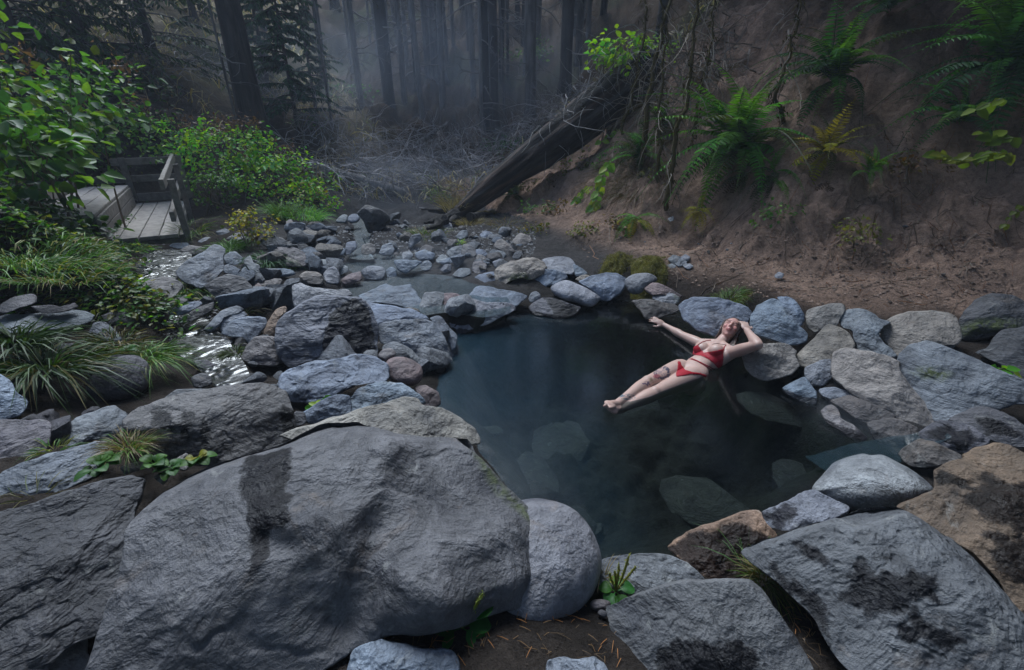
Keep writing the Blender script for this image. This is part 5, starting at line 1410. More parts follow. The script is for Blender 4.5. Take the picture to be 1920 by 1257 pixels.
sprig([(1128, 265), (1150, 250), (1172, 240)], tb(1150, 250, .5), .13, LEMON, 'lime leaves under the log among the mossy saplings', 3, 4)
sprig([(1900, 258), (1870, 262), (1845, 250)], tb(1870, 262, .75), .12, [(.14, .22, .02), (.18, .25, .02)], 'yellow-green leaves beneath the fern at the right edge', 4, 4)
sprig([(1890, 290), (1860, 285), (1820, 300), (1790, 300), (1760, 290)], tb(1820, 300, .8), .11, [(.14, .22, .02), (.2, .27, .03), (.22, .25, .03)], 'row of yellow-green leaves hanging at the right edge', 5, 16)
sprig([(1880, 185), (1850, 195), (1830, 205)], tb(1850, 195, .8), .13, [(.14, .22, .02), (.18, .25, .02)], 'three yellow-green leaves high at the right edge', 6, 3)
sprig([(1915, 385), (1895, 405), (1885, 420)], tb(1895, 405, .1), .07, [(.16, .2, .03)], 'faded yellow seedling low at the right edge of the dirt bank', 7, 4)
sprig([(1410, 412), (1418, 428), (1412, 445)], tb(1413, 428, .05), .06, GREEN + BRIGHT, 'small green seedling in the middle of the dirt bank', 8, 6)
sprig([(1105, 250), (1080, 270), (1070, 300)], tb(1080, 275, .2), .06, LEMON, 'little lime seedling beside the log', 9, 4)
sprig([(585, 765), (598, 757), (608, 748)], (0.34 - CAM_H) / ray(598, 757)[2], .045, BRIGHT, 'green sprig growing on the dark blue rough rock', 10, 4, hang=False)
sprig([(1855, 700), (1880, 690), (1900, 700)], (0.3 - CAM_H) / ray(1880, 695)[2], .08, BRIGHT, 'green seedling between the boulders at the right edge', 11, 4, hang=False)

# ------------------------------------------------------------------ ferns on the bank
BN = (-.5, -.55, .68)
fern(G(1385, 292) + np.array([-.05, -.08, .08]), 50, 1.25, 'gggggo', 'large green sword fern on the dirt bank', 1, BN, 1.35)
fern(G(1400, 330) + np.array([-.05, -.06, .05]), 12, .62, 'bbbo', 'skirt of dead brown fronds under the large sword fern', 21, BN, 1.0, .8)
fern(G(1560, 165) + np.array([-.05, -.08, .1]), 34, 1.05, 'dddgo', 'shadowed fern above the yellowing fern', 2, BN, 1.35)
fern(G(1548, 295) + np.array([-.05, -.08, .05]), 20, .62, 'yyyo', 'yellowing fern with orange fronds on the dirt bank', 3, BN, 1.3)
fern(G(1545, 350) + np.array([-.03, -.05, .05]), 9, .5, 'b', 'hanging brown fronds below the yellowing fern', 22, BN, 1, .9)
fern(G(1628, 325) + np.array([-.02, -.05, .02]), 12, .42, 'g', 'small bright fern right of the yellowing fern', 4, BN)
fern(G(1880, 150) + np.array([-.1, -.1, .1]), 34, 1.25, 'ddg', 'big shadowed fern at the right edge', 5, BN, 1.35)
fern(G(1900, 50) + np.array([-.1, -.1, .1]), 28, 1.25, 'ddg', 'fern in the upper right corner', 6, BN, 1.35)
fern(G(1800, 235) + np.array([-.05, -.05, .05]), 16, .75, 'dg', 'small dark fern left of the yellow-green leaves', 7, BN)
fern(G(1205, 300) + np.array([-.05, -.08, .05]), 24, .8, 'oodg', 'olive fern below the mossy saplings', 8, BN, 1.3)
fern(G(970, 372) + np.array([-.05, -.08, .03]), 22, .62, 'do', 'olive fern under the fallen log', 9, (-.3, -.4, .8))
fern(G(1195, 415) + np.array([-.04, -.06, .06]), 11, .55, 'gy', 'fern fronds hanging down the dirt bank beside the lime sprig', 10, BN, 1.0, .9)
fern(G(1180, 385) + np.array([-.04, -.06, .05]), 12, .6, 'b', 'dead brown fronds draped on the dirt bank', 11, BN, 1.0, .8)
fern(G(1310, 402) + np.array([-.03, -.05, .04]), 12, .36, 'y', 'small yellow fern hanging below the large sword fern', 12, BN, 1.0, .6)
fern(G(1450, 335) + np.array([-.03, -.05, .04]), 12, .6, 'go', 'short fern between the sword fern and the yellowing fern', 13, BN, 1.0, .5)
fern(G(1245, 240) + np.array([-.05, -.08, .05]), 16, .7, 'oog', 'fern tucked among the mossy saplings', 14, BN)
fern(G(1660, 30) + np.array([-.05, -.08, .05]), 14, .8, 'd', 'dim fern at the top edge', 15, BN)

# mossy drooping saplings at the top of the bank
def sapling(nodes, r0, label, seed, twigs=26):
    rng = np.random.default_rng(seed)
    t0 = hit(*nodes[0]); g0 = PT(*nodes[0], t0)
    pts = [PT(x, y, t0 - .15 - .12 * i) if i else g0 for i, (x, y) in enumerate(nodes)]
    P = smooth_open(pts, 22) + rng.normal(size=(22, 3)) * .018
    root = empty('mossy_sapling', g0, label, 'sapling')
    mb = MB(); mb.tube(P - g0, np.linspace(r0, r0 * .4, 22), 6, (1, 1, 1)); mb.build('stem', M['mossy'], root, True)
    tw = MB()
    for _ in range(twigs):
        j = rng.integers(3, 21)
        q = branch_pts(P[j] - g0, rng.normal(size=3) * [1, .6, .4] + [-.1, -.3, -.2], rng.uniform(.2, .9), rng, 7, .22, 1.4)
        tw.tube(q, np.linspace(.006, .002, 7), 3, np.array((1, .9, .75)) * rng.uniform(.5, 1.3))
    tag(tw.build('twig', M['twig'], root), kind='stuff')
    hm = MB()
    for _ in range(220):
        j = rng.integers(0, 20); c = P[j] - g0 + rng.normal(size=3) * .03; d = np.array([rng.normal() * .03, rng.normal() * .03, -rng.uniform(.02, .08)])
        sd = rng.normal(size=3) * .012
        hm.add([c, c + sd, c + d], [(0, 1, 2)], np.array((.9, .8, .6)) * rng.uniform(.5, 1.3))
    tag(hm.build('hanging_moss', M['moss'], root), kind='stuff')
sapling([(1250, 400), (1262, 300), (1275, 230), (1295, 130), (1305, 30), (1310, -40)], .035, 'mossy leaning sapling left of the large sword fern', 1)
sapling([(1205, 330), (1212, 220), (1225, 130), (1245, 60), (1262, -30)], .045, 'mossy stem crossing the upper end of the log', 2)
sapling([(1150, 300), (1170, 225), (1195, 150), (1210, 60), (1218, -30)], .03, 'bent mossy stem left of the one crossing the log', 3)
sapling([(1232, 360), (1235, 260), (1240, 160), (1250, 60), (1230, -20)], .025, 'thin mossy stem between two thicker mossy stems', 4)
sapling([(1470, 230), (1455, 170), (1480, 110), (1500, 30), (1505, -30)], .025, 'crooked mossy stem on the upper bank', 5, 14)
sapling([(1290, 300), (1310, 200), (1330, 100), (1340, -20)], .02, 'dark thin sapling right of the mossy leaning one', 6)

# ------------------------------------------------------------------ dead brush on the valley floor
def brush(px, py, t, r, n, label, seed, L=1.0, group=None, col=(1, 1, 1), zmin=0.0):
    rng = np.random.default_rng(seed)
    c = PT(px, py, t); g = float(gz(c[0], c[1])); base = np.array([c[0], c[1], g])
    mb = MB()
    for _ in range(n):
        p = rng.normal(size=3) * [r * .6, r * .5, 0]; p[2] = gz(base[0] + p[0], base[1] + p[1]) - g + abs(rng.normal()) * r * .35 + zmin
        q = branch_pts(p, rng.normal(size=3) * [1, .8, .55] + [0, 0, .25], L * rng.uniform(.4, 1.3), rng, 8, .2, rng.uniform(0, 1.2))
        k = rng.uniform(.45, 1.5)
        mb.tube(q, np.linspace(.011, .003, 8) * rng.uniform(.5, 1.3), 3, np.array(col) * k)
        for _k in range(4):
            j = rng.integers(2, 7)
            mb.tube(branch_pts(q[j], unit(q[j] - q[j - 1]) + rng.normal(size=3) * .6, L * .4, rng, 5, .2, .4), np.linspace(.005, .002, 5), 3, np.array(col) * k)
    return tag(obj('dead_brush', mb.mesh('dead_brush', M['twig']), loc=base), label, 'brush', group)
BR = [(700, 340, 10.2, 'tangle of bare grey twigs left of the mid-slope log'), (770, 340, 10.0, 'tangle of bare grey twigs above the dark angular boulder'), (840, 330, 10.3, 'bare twigs in the mist behind the pale green herb'),
      (900, 320, 10.3, 'bare twigs at the feet of the black trunk'), (650, 320, 10.8, 'bare twigs below the young firs'), (740, 290, 11.6, 'drooping dead twigs around the charred trunk'), (820, 280, 11.8, 'dead twigs under the broad fissured trunk'),
      (890, 260, 11.8, 'arching dead twigs left of the black trunk'), (960, 250, 11.4, 'dead twigs between the black trunk and the log'), (1020, 220, 10.6, 'dead twigs along the upper side of the log'), (1080, 190, 9.8, 'dead twigs piled on the high end of the log'),
      (620, 380, 9.0, 'low dead twigs beside the yellow-green bush'), (690, 375, 9.4, 'low dead twigs above the stream'), (880, 370, 9.2, 'low dead twigs along the lower log'), (570, 250, 11.6, 'dead twigs hanging right of the thick trunk'), (480, 200, 11.5, 'dead twigs left of the young fir'),
      (330, 170, 10.5, 'dead twigs behind the green bush by the platform')]
for i, (px, py, t, lb) in enumerate(BR):
    brush(px, py, t, .8, 46, lb, 300 + i, 1.05, 'dead brush on the valley floor', (.95, .95, 1.0))
for i, (px, py, lb) in enumerate([(1300, 150, 'hanging dead twigs behind the mossy leaning sapling'), (1240, 180, 'hanging dead twigs at the top end of the log'), (1370, 130, 'dim dead twigs above the large sword fern')]):
    brush(px, py, hit(px, py) - .2, .5, 40, lb, 340 + i, .8, 'dead twigs on the upper bank', (.75, .65, .55), .1)
# small fallen logs in the brush
def pole(pa, ta, pb, tb_, r0, r1, mat, label, seed):
    rng = np.random.default_rng(seed)
    A, Bp = PT(*pa, ta), PT(*pb, tb_)
    for q in (A, Bp):
        q[2] = max(q[2], gz(q[0], q[1]) + r1 * .6)
    s = np.linspace(0, 1, 14)[:, None]; mb = MB()
    mb.tube(A * (1 - s) + Bp * s - A + rng.normal(size=(14, 3)) * .012, np.linspace(r0, r1, 14) * (1 + .08 * rng.normal(size=14)), 9)
    return tag(obj('fallen_branch' if r0 < .08 else 'fallen_log', mb.mesh('fallen_log', M[mat], True), loc=A), label, 'log' if r0 >= .08 else 'branch')
pole((590, 352), 9.6, (760, 375), 9.3, .12, .09, 'grey', 'grey log lying across the valley floor behind the bushes', 1)
pole((783, 270), 11.6, (840, 232), 11.9, .06, .045, 'grey', 'bare pole leaning in the brush behind the dark boulder', 2)
pole((640, 245), 12.6, (690, 225), 12.8, .11, .09, 'char', 'charred log lying on the slope right of the young firs', 3)
pole((740, 185), 16.0, (790, 145), 16.8, .09, .07, 'grey', 'grey log on the straw hillside', 4)
pole((930, 415), 7.7, (870, 398), 8.0, .035, .02, 'mossy', 'mossy branch lying at the lower end of the log', 5)

# ------------------------------------------------------------------ grasses
T_ = tuft
T_(PZ(85, 690, .58), 420, .30, [(.022, .05, .012), (.03, .07, .015), (.05, .09, .02), (.12, .1, .04)], 'big dark clump of broad grass below the wide flat slab', 1, .011, 1.1, .12, 1.0, 'grass')
T_(PZ(30, 640, .7), 160, .24, [(.02, .05, .012), (.04, .07, .02)], 'dark grass at the left edge beside the big clump', 2, .012, 1.0, .1, .9)
T_(PZ(272, 668, .42), 420, .18, GRASS, 'bright green grass clump drooping beside the smooth dark boulder', 3, .007, 1.0, .13, 1.1, lean=(.25, -.2, 0))
T_(PZ(215, 640, .5), 240, .14, [(.1, .1, .03), (.16, .12, .05), (.05, .09, .02)], 'yellowing grass between the dark clump and the bright clump', 4, .006, 1.0, .12, 1.0)
T_(PZ(30, 500, .95), 520, .2, GRASS, 'grass on the left bank at the left edge', 5, .007, .8, .4, .8)
T_(PZ(110, 520, .82), 420, .15, GRASS + STRAW[:1], 'bank grass above the wide flat slab', 6, .006, .8, .35, .8)
T_(PZ(215, 540, .6), 420, .15, GRASS, 'grass hanging along the bank left of the runnel', 7, .006, .9, .28, .9)
T_(PZ(245, 465, .5), 260, .14, GRASS, 'grass by the lower corner of the deck', 8, .006, .8, .2, .9)
T_(PZ(362, 440, .45), 260, .38, GRASS + [(.16, .16, .05)], 'tall grass at the front post of the platform', 9, .006, .7, .14, .8)
T_(PZ(432, 465, .44), 360, .22, [(.06, .16, .02), (.09, .2, .03)], 'bright green grass between the slabs below the yellow shrub', 10, .006, 1.0, .16, .8)
T_(PZ(500, 490, .4), 280, .24, [(.03, .12, .04), (.05, .15, .03)], 'grass hanging between rocks under the yellow shrub', 11, .006, 1.0, .12, 1.0)
T_(PZ(530, 410, .5), 260, .5, [(.07, .15, .03), (.1, .17, .04)], 'upright grass blades below the bright bushes', 12, .007, .4, .12, .5)
T_(PZ(560, 405, .5), 420, .34, BRIGHT[:3], 'lush grass at the foot of the yellow-green bush', 13, .006, .7, .35, .7)
T_(PZ(540, 497, .33), 120, .1, BRIGHT, 'little green tuft above the tan grey rock', 14, .006, 1.2, .1, .8)
T_(PZ(345, 545, .36), 260, .2, GRASS + [(.2, .18, .05)], 'grass between the dark boulder and the brown flat rock', 15, .005, 1.0, .12, .9)
T_(PZ(395, 570, .32), 220, .16, GRASS, 'grass strip below the dark rounded boulder', 16, .005, 1.1, .14, .9)
T_(PZ(455, 583, .3), 140, .16, STRAW + GRASS[:1], 'dry straw tuft above the tilted slabs', 17, .004, 1.1, .08, .9)
T_(PZ(440, 660, .26), 160, .1, [(.07, .09, .02), (.04, .07, .02)], 'mossy green tuft on the rocks right of the seep water', 18, .005, 1.2, .07, .9)
T_(PZ(860, 395, .42), 320, .5, STRAW, 'tan dry grass plumes behind the log foot', 19, .006, .35, .25, .4)
T_(PZ(800, 440, .3), 300, .22, STRAW + GRASS, 'dry grass in the steam right of the stream', 20, .005, .8, .25, .7)
T_(PZ(880, 418, .34), 220, .2, STRAW, 'straw tuft on the gravel left of the log', 21, .005, .8, .2, .7)
T_(PZ(862, 455, .3), 70, .1, LEMON, 'small lime tuft on the gravel by the blocky stones', 22, .008, 1.0, .05, .7)
T_(PZ(1365, 562, .24), 320, .16, [(.06, .14, .02), (.1, .15, .03)], 'green grass tuft at the foot of the bank above the head of the person', 23, .004, .9, .12, .8)
T_(PZ(1720, 578, .3), 130, .14, STRAW + GRASS, 'sparse dry grass at the foot of the bank', 24, .003, 1.2, .2, .7)
T_(PZ(950, 420, .36), 260, .2, [(.18, .1, .04), (.12, .09, .03), (.09, .11, .03)], 'rusty grass at the toe of the bank near the log', 25, .005, .9, .25, .8)
T_(PZ(1440, 1085, .17), 300, .12, [(.07, .13, .02), (.12, .13, .03), (.16, .12, .05)], 'grass tuft between the two pale boulders at the lower right', 26, .0035, .9, .05, .8, lean=(.25, -.15, 0))
T_(PZ(1400, 1060, .16), 18, .2, [(.05, .12, .03)], 'few long thin blades beside the reddish brown rock', 27, .003, 1.3, .03, .6)
T_(PZ(240, 838, .5), 320, .13, STRAW + GRASS[:2] + [(.14, .09, .04)], 'dry brown and green tuft behind the very large dark boulder', 28, .003, .8, .05, .7)
T_(PZ(55, 930, .6), 26, .12, [(.1, .09, .03), (.05, .07, .02)], 'few wiry blades on the very large dark boulder', 29, .003, 1.2, .06, .8)
T_(PZ(1130, 1078, .18), 30, .11, STRAW, 'dry stalks beside the plantain with spikes', 30, .003, .7, .03, .5)
T_(PZ(100, 840, .52), 60, .08, GRASS, 'little green tuft on the long layered slab', 31, .004, 1.1, .05, .9)

# moss mounds on the toe of the bank
def moss_mound(px0, px1, py, label, seed, h=.12, d=.3):
    rng = np.random.default_rng(seed)
    A, Bp = G(px0, py), G(px1, py); c = (A + Bp) / 2; L = np.linalg.norm(Bp - A) / 2
    ex = unit(Bp - A); ey = unit(np.array([-ex[1], ex[0], 0])); n = 30
    mb = MB(); V = []; F = []
    for i in range(n + 1):
        for j in range(n + 1):
            u, v = i / n * 2 - 1, j / n * 2 - 1
            r2 = u * u + v * v; p = c + ex * u * L * 1.1 + ey * v * d
            g = gz(p[0], p[1])
            hh = h * max(0, 1 - r2) ** .6 * (1 + .35 * float(fbm(np.array([[u * 3, v * 3, seed]]), 3, 5)[0])) - .03
            V.append((p[0] - c[0], p[1] - c[1], g + hh - c[2]))
    for i in range(n):
        for j in range(n):
            a = i * (n + 1) + j; F.append((a, a + n + 1, a + n + 2, a + 1))
    V = np.array(V)
    root = empty('moss_mound', c, label, 'moss')
    obj('cushion', mesh_from('cushion', V, F, M['moss'], True, colors=np.ones((len(V), 3))), root)
    k = 1600; idx = rng.integers(0, len(V), k)
    bp = V[idx] + rng.normal(size=(k, 3)) * [.02, .02, 0]
    bv, bf, bc = blades(bp, rng.normal(size=(k, 3)) * .5 + [0, -.3, .8], rng.uniform(.015, .04, k), .005, .8, pal(rng, k, [(.13, .115, .02), (.1, .1, .015), (.16, .12, .03)], .3), rng)
    tag(obj('moss_strands', mesh_from('moss_strands', bv, bf, M['grass'], False, colors=bc), root), kind='stuff')
moss_mound(1130, 1175, 500, 'ochre moss mound behind the rounded grey rock, left of two', 1)
moss_mound(1185, 1250, 512, 'ochre moss mound behind the rounded grey rock, right of two', 2)
moss_mound(1375, 1402, 568, 'small moss cushion beside the grass tuft at the foot of the bank', 3, .06, .15)

# plantains in the foreground
def plantain(ctr, specs, spikes, label, seed, cols, spike_col=(.16, .2, .03)):
    rng = np.random.default_rng(seed)
    root = empty('plantain', ctr, label, 'plant')
    for (ang, el, L, W) in specs:
        mb = MB(); n, m = 12, 9
        V, F = [], []
        d = np.array([math.cos(ang) * math.cos(el), math.sin(ang) * math.cos(el), math.sin(el)]); sd = unit(np.cross([0, 0, 1.0], d)); nn = np.cross(d, sd)
        pet = .28
        for i in range(n + 1):
            s = i / n
            w = W * (max(0, math.sin(math.pi * min(1, max(0, (s - pet) / (1 - pet))))) ** .62) + .004
            for j in range(m):
                q = j / (m - 1) * 2 - 1
                V.append(d * L * s + sd * w * q * .5 + nn * (.10 * abs(q) * w + .10 * L * math.sin(s * 2.6) - .02 * w * math.cos(q * 9.4)) - np.array([0, 0, .35 * L * s * s]))
        for i in range(n):
            for j in range(m - 1):
                a = i * m + j; F.append((a, a + 1, a + m + 1, a + m))
        mb.add(V, F, pal(rng, 1, cols, .12)[0]); mb.build('leaf', M['leaf'], root, True)
    for (dx, dy, h) in spikes:
        mb = MB(); pts = branch_pts((0, 0, 0), (dx, dy, 1.0), h, rng, 8, .04)
        mb.tube(pts, [.0025] * 3 + [.0045] * 4 + [.002], 6, spike_col); 
        for k in range(70):
            p = pts[3] + (pts[7] - pts[3]) * rng.random() + rng.normal(size=3) * .003
            mb.add(p + rng.normal(size=(3, 3)) * .003, [(0, 1, 2)], np.array(spike_col) * rng.uniform(.6, 1.4))
        mb.build('flower_spike', M['grass'], root)
    return root
plantain(PZ(866, 1178, .30), [(-2.5, .25, .13, .085), (.75, .5, .15, .10), (1.9, .75, .10, .06), (-.6, .1, .09, .06), (.1, .25, .10, .07)], [(.05, .1, .13), (.45, .25, .17)], 'broad-leaved plantain under the huge grey boulder', 1, [(.025, .12, .02), (.03, .14, .025)])
plantain(PZ(1155, 1110, .17), [(.2, .3, .08, .06), (2.9, .3, .07, .05), (-1.3, .2, .07, .05), (1.4, .5, .07, .05), (-2.3, .15, .07, .05)], [(-.35, 0, .12), (.05, .05, .16), (.2, .1, .17), (.5, .1, .14), (-.1, .1, .1)], 'plantain with tall flower spikes at the near pool edge', 2, [(.05, .17, .02), (.035, .15, .03)], (.2, .2, .03))
for i, (x, y, z, lb) in enumerate([(200, 868, .5, 'green rosette left of the dry brown tuft'), (290, 872, .48, 'green rosette at the left end of the huge grey boulder'), (325, 880, .46, 'small green rosette nearest the huge grey boulder'), (370, 862, .46, 'yellow and green rosette under the blotched rounded boulder'), (185, 880, .5, 'low green rosette on the edge of the very large dark boulder'), (240, 660, .5, 'green rosette above the smooth dark boulder')]):
    rr = np.random.default_rng(50 + i)
    plantain(PZ(x, y, z), [(rr.uniform(0, 6.28), rr.uniform(.2, .9), rr.uniform(.05, .09), .045) for _ in range(10)], [], lb, 60 + i, [(.04, .12, .025), (.06, .15, .02)] if i != 3 else [(.2, .2, .02), (.05, .14, .02)])

# ------------------------------------------------------------------ ground cover, gravel, litter
def in_px(n, poly, rng):
    poly = np.array(poly, float); lo, hi = poly.min(0), poly.max(0); out = []
    while len(out) < n:
        q = rng.uniform(lo, hi, (n * 3, 2)); k = poly_sd(q[:, 0], q[:, 1], poly) > 0
        out += list(q[k])
    return np.array(out[:n])
_r = np.random.default_rng(5)
def hill_grass():
    n = 16000
    x = _r.uniform(-13, 7, n); y = 9.3 + 17 * _r.random(n) ** 1.4
    P0 = np.stack([x, y, x * 0], 1)
    keep = (fbm(P0 * .5, 3, 5) + .25 * _r.normal(size=n) > -.25) & (slope_mask(x, y) < 4.5)
    x, y = x[keep], y[keep]; n = len(x)
    z = height(x, y)
    col = pal(_r, n, [(.4, .32, .18), (.32, .25, .13), (.45, .38, .24), (.3, .22, .13), (.16, .2, .08)], .25)
    V, F, C = blades(np.stack([x, y, z - .02], 1), _r.normal(size=(n, 3)) * .3 + [0, 0, 1], _r.uniform(.25, .7, n), _r.uniform(.012, .03, n), .6, col, _r)
    tag(obj('hillside_grass', mesh_from('hillside_grass', V, F, M['grass'], False, colors=C)), 'dry straw-coloured grass covering the burnt hillside', 'grass', kind='stuff')
hill_grass()
def ground_cover():
    poly = [(0, 200), (230, 300), (230, 450), (330, 560), (300, 620), (120, 560), (0, 520)]
    q = in_px(420, poly, _r); P0 = np.array([G(*p) for p in q])
    n = 5200; pos = P0[_r.integers(0, len(P0), n)] + _r.normal(size=(n, 3)) * [.13, .13, 0]
    pos[:, 2] = gz(pos[:, 0], pos[:, 1]) + _r.uniform(.01, .1, n)
    ok = poly_sd(pos[:, 0], pos[:, 1], LEFT_A) < -.05
    pos = pos[ok]; n = len(pos)
    V, F, C = leaves(pos, _r.normal(size=(n, 3)) * [1, 1, .4] + [0, -.2, .1], _r.normal(size=(n, 3)) * .4 + [0, 0, 1], _r.uniform(.03, .07, n), .6, pal(_r, n, GREEN + DARKG + [(.13, .13, .03)], .25))
    tag(obj('ground_cover', mesh_from('ground_cover', V, F, M['leaf'], False, colors=C)), 'low leafy ground cover over the left bank', 'ground cover', kind='stuff')
ground_cover()
def pebble_mesh(seed):
    rs = np.random.default_rng(seed)
    bm = bmesh.new(); bmesh.ops.create_icosphere(bm, subdivisions=3, radius=1.0)
    V = np.array([v.co[:] for v in bm.verts]); F = [tuple(v.index for v in f.verts) for f in bm.faces]; bm.free()
    V = V * (1 + .22 * fbm(V * 1.1 + rs.uniform(0, 90), 2, seed)[:, None])
    for _ in range(11):
        d = unit(rs.normal(size=3)); lim = rs.uniform(.38, .68); e = V @ d - lim
        V = V - np.where(e > 0, e, 0)[:, None] * d
    V = V + .03 * fbm(V * 4 + 3, 3, seed + 3)[:, None] * V
    V = V * np.array([1.0, rs.uniform(.65, .9), rs.uniform(.45, .65)])
    me = mesh_from('stone', V, F, M['rock'], True, {'wet': np.zeros(len(V)), 'moss': np.zeros(len(V))})
    me.set_sharp_from_angle(angle=R(24))
    return me
PEB = [pebble_mesh(i) for i in range(10)]
def scatter_stones(n, poly, smin, smax, label, group, seed, cols='ggbptn', z=None, cat='stone', avoid=True):
    rs = np.random.default_rng(seed); q = in_px(n, poly, rs)
    for p in q:
        P = G(*p) if z is None else PZ(p[0], p[1], z)
        if avoid and (poly_sd(np.array([P[0]]), np.array([P[1]]), POOL)[0] > -.05 or max(poly_sd(np.array([P[0]]), np.array([P[1]]), q_)[0] for q_ in (LEFT_A, LEFT_B)) > .02): continue
        s = smin + (smax - smin) * rs.random() ** 2
        o = obj('stone', PEB[rs.integers(10)], loc=(P[0], P[1], float(height(P[0], P[1], False)[0]) + s * .22 if z is None else P[2]), rot=(rs.normal() * .25, rs.normal() * .25, rs.uniform(0, 6.28)), scale=s)
        o.color = (*(np.array(ROCKCOL[cols[rs.integers(len(cols))]]) * rs.uniform(.7, 1.15)), 1)
        tag(o, label, cat, group)
scatter_stones(38, [(470, 500), (560, 440), (660, 400), (640, 470), (620, 530), (560, 590), (500, 610), (440, 560)], .13, .32, 'loose grey stone filling the gaps of the rock bed left of the stream', 'loose stones left of the stream', 1)
scatter_stones(40, [(780, 470), (860, 430), (1000, 440), (980, 480), (1060, 500), (940, 530), (850, 520)], .07, .22, 'loose stone on the gravel between the upper pool and the dirt bank', 'loose stones on the gravel', 2)
scatter_stones(20, [(640, 400), (760, 400), (780, 470), (720, 475), (700, 420), (640, 450)], .06, .16, 'loose stone along the banks of the narrow stream', 'loose stones by the stream', 3)
scatter_stones(34, [(640, 590), (850, 590), (860, 640), (820, 760), (760, 720), (700, 700), (560, 660), (520, 600)], .09, .26, 'loose stone wedged between the boulders left of the pool', 'wedged stones left of the pool', 4)
scatter_stones(20, [(420, 600), (500, 620), (540, 700), (560, 760), (440, 740), (460, 680)], .05, .11, 'loose dark stone between the seep water and the boulders', 'loose stones by the seep', 5, 'ggnd')
scatter_stones(24, [(860, 600), (1200, 545), (1420, 590), (1640, 630), (1900, 680), (1900, 720), (1600, 680), (1400, 640), (1250, 590), (1100, 590)], .05, .12, 'small stone filling the gaps of the pool rim', 'stones in the pool rim', 6, 'gtpn')
scatter_stones(20, [(300, 470), (340, 560), (300, 620), (420, 740), (450, 640), (400, 560), (380, 480)], .03, .09, 'small dark stone along the runnel by the platform', 'stones along the runnel', 7, 'dngu')
scatter_stones(16, [(1020, 430), (1300, 420), (1700, 420), (1800, 560), (1500, 540), (1250, 500)], .012, .035, 'tiny pale stone lying on the dirt bank', 'tiny stones on the dirt bank', 8, 'ptg')
scatter_stones(16, [(0, 700), (240, 680), (230, 760), (200, 840), (60, 860), (0, 860)], .05, .13, 'dark stone in the shaded gaps at the left edge', 'dark stones at the left edge', 9, 'du')
# stones on the pool bed
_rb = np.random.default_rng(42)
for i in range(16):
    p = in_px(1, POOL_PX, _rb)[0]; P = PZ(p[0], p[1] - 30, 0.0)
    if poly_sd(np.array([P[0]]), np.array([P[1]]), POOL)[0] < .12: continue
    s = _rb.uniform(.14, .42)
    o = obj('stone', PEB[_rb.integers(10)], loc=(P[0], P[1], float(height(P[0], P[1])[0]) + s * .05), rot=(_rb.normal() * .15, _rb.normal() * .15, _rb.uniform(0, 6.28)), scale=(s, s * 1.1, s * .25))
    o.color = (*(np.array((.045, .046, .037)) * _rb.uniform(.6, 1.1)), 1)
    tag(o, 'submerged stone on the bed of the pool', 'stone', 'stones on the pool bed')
def gravel():
    polys = [([(560, 440), (700, 400), (900, 420), (1010, 440), (1000, 480), (850, 480), (700, 480), (600, 500)], 2600, .008, .03), ([(260, 470), (350, 470), (440, 600), (470, 740), (330, 640), (260, 560)], 1500, .006, .02), ([(1050, 430), (1900, 420), (1900, 600), (1400, 560), (1100, 480)], 2600, .004, .022)]
    Vs, Fs, Cs, n0 = [], [], [], 0
    base = np.array([(1, 0, 0), (-.8, .3, 0), (.1, .9, .1), (-.1, -.8, 0), (.05, .1, .7), (0, 0, -.4)])
    ff = np.array([(0, 2, 4), (2, 1, 4), (1, 3, 4), (3, 0, 4)])
    for poly, n, a, b in polys:
        q = in_px(n, poly, _r)
        P0 = np.array([G(*p) for p in q]); P0[:, 2] = height(P0[:, 0], P0[:, 1])
        s = a + (b - a) * _r.random(n) ** 2; ang = _r.uniform(0, 6.28, n)
        c, sn = np.cos(ang), np.sin(ang); B = base[None] * (1 + .3 * _r.normal(size=(n, 6, 3)))
        X = B[..., 0] * c[:, None] - B[..., 1] * sn[:, None]; Y = B[..., 0] * sn[:, None] + B[..., 1] * c[:, None]
        V = np.stack([X, Y, B[..., 2]], -1) * s[:, None, None] + P0[:, None]
        Vs.append(V.reshape(-1, 3)); Fs.append((ff[None] + (np.arange(n) * 6)[:, None, None] + n0).reshape(-1, 3)); n0 += n * 6
        col = np.array((.15, .105, .082) if n == 2600 and b < .025 else (.13, .13, .135)) * _r.uniform(.35, 1.6, (n, 1)); Cs.append(np.repeat(col, 6, 0))
    tag(obj('gravel', mesh_from('gravel', np.concatenate(Vs), np.concatenate(Fs), M['gravel'], False, colors=np.concatenate(Cs))), 'loose gravel along the stream and runnel', 'gravel', kind='stuff')
M['gravel'] = mat_plain("gravel", (1, 1, 1), .9, 60, .5, 0)
gravel()
def hz(x, y):
    return float(height(np.array([x]), np.array([y]))[0])
def litter():
    mb = MB()
    for poly, n, zz in (([(900, 1170), (1160, 1120), (1170, 1250), (860, 1250)], 70, None), ([(560, 1210), (900, 1160), (900, 1257), (560, 1257)], 60, None), ([(1450, 1110), (1500, 1130), (1540, 1250), (1500, 1257)], 50, None), ([(180, 1060), (240, 1040), (230, 1120), (180, 1160)], 40, None)):
        for p in in_px(n, poly, _r):
            P = G(*p); P[2] = hz(P[0], P[1]) + .008; a = _r.uniform(0, 6.28); L = _r.uniform(.015, .05)
            d = np.array([math.cos(a), math.sin(a), _r.normal() * .15]) * L
            mb.tube([P, P + d * .5 + [0, 0, .003], P + d], [.0012, .0013, .0006], 3, np.array([(.34, .15, .05), (.2, .12, .06), (.12, .08, .05)][_r.integers(3)]))
    tag(mb.build('needle_litter', M['grass']), 'fallen orange and brown conifer needles on the soil', 'litter', kind='stuff')
litter()

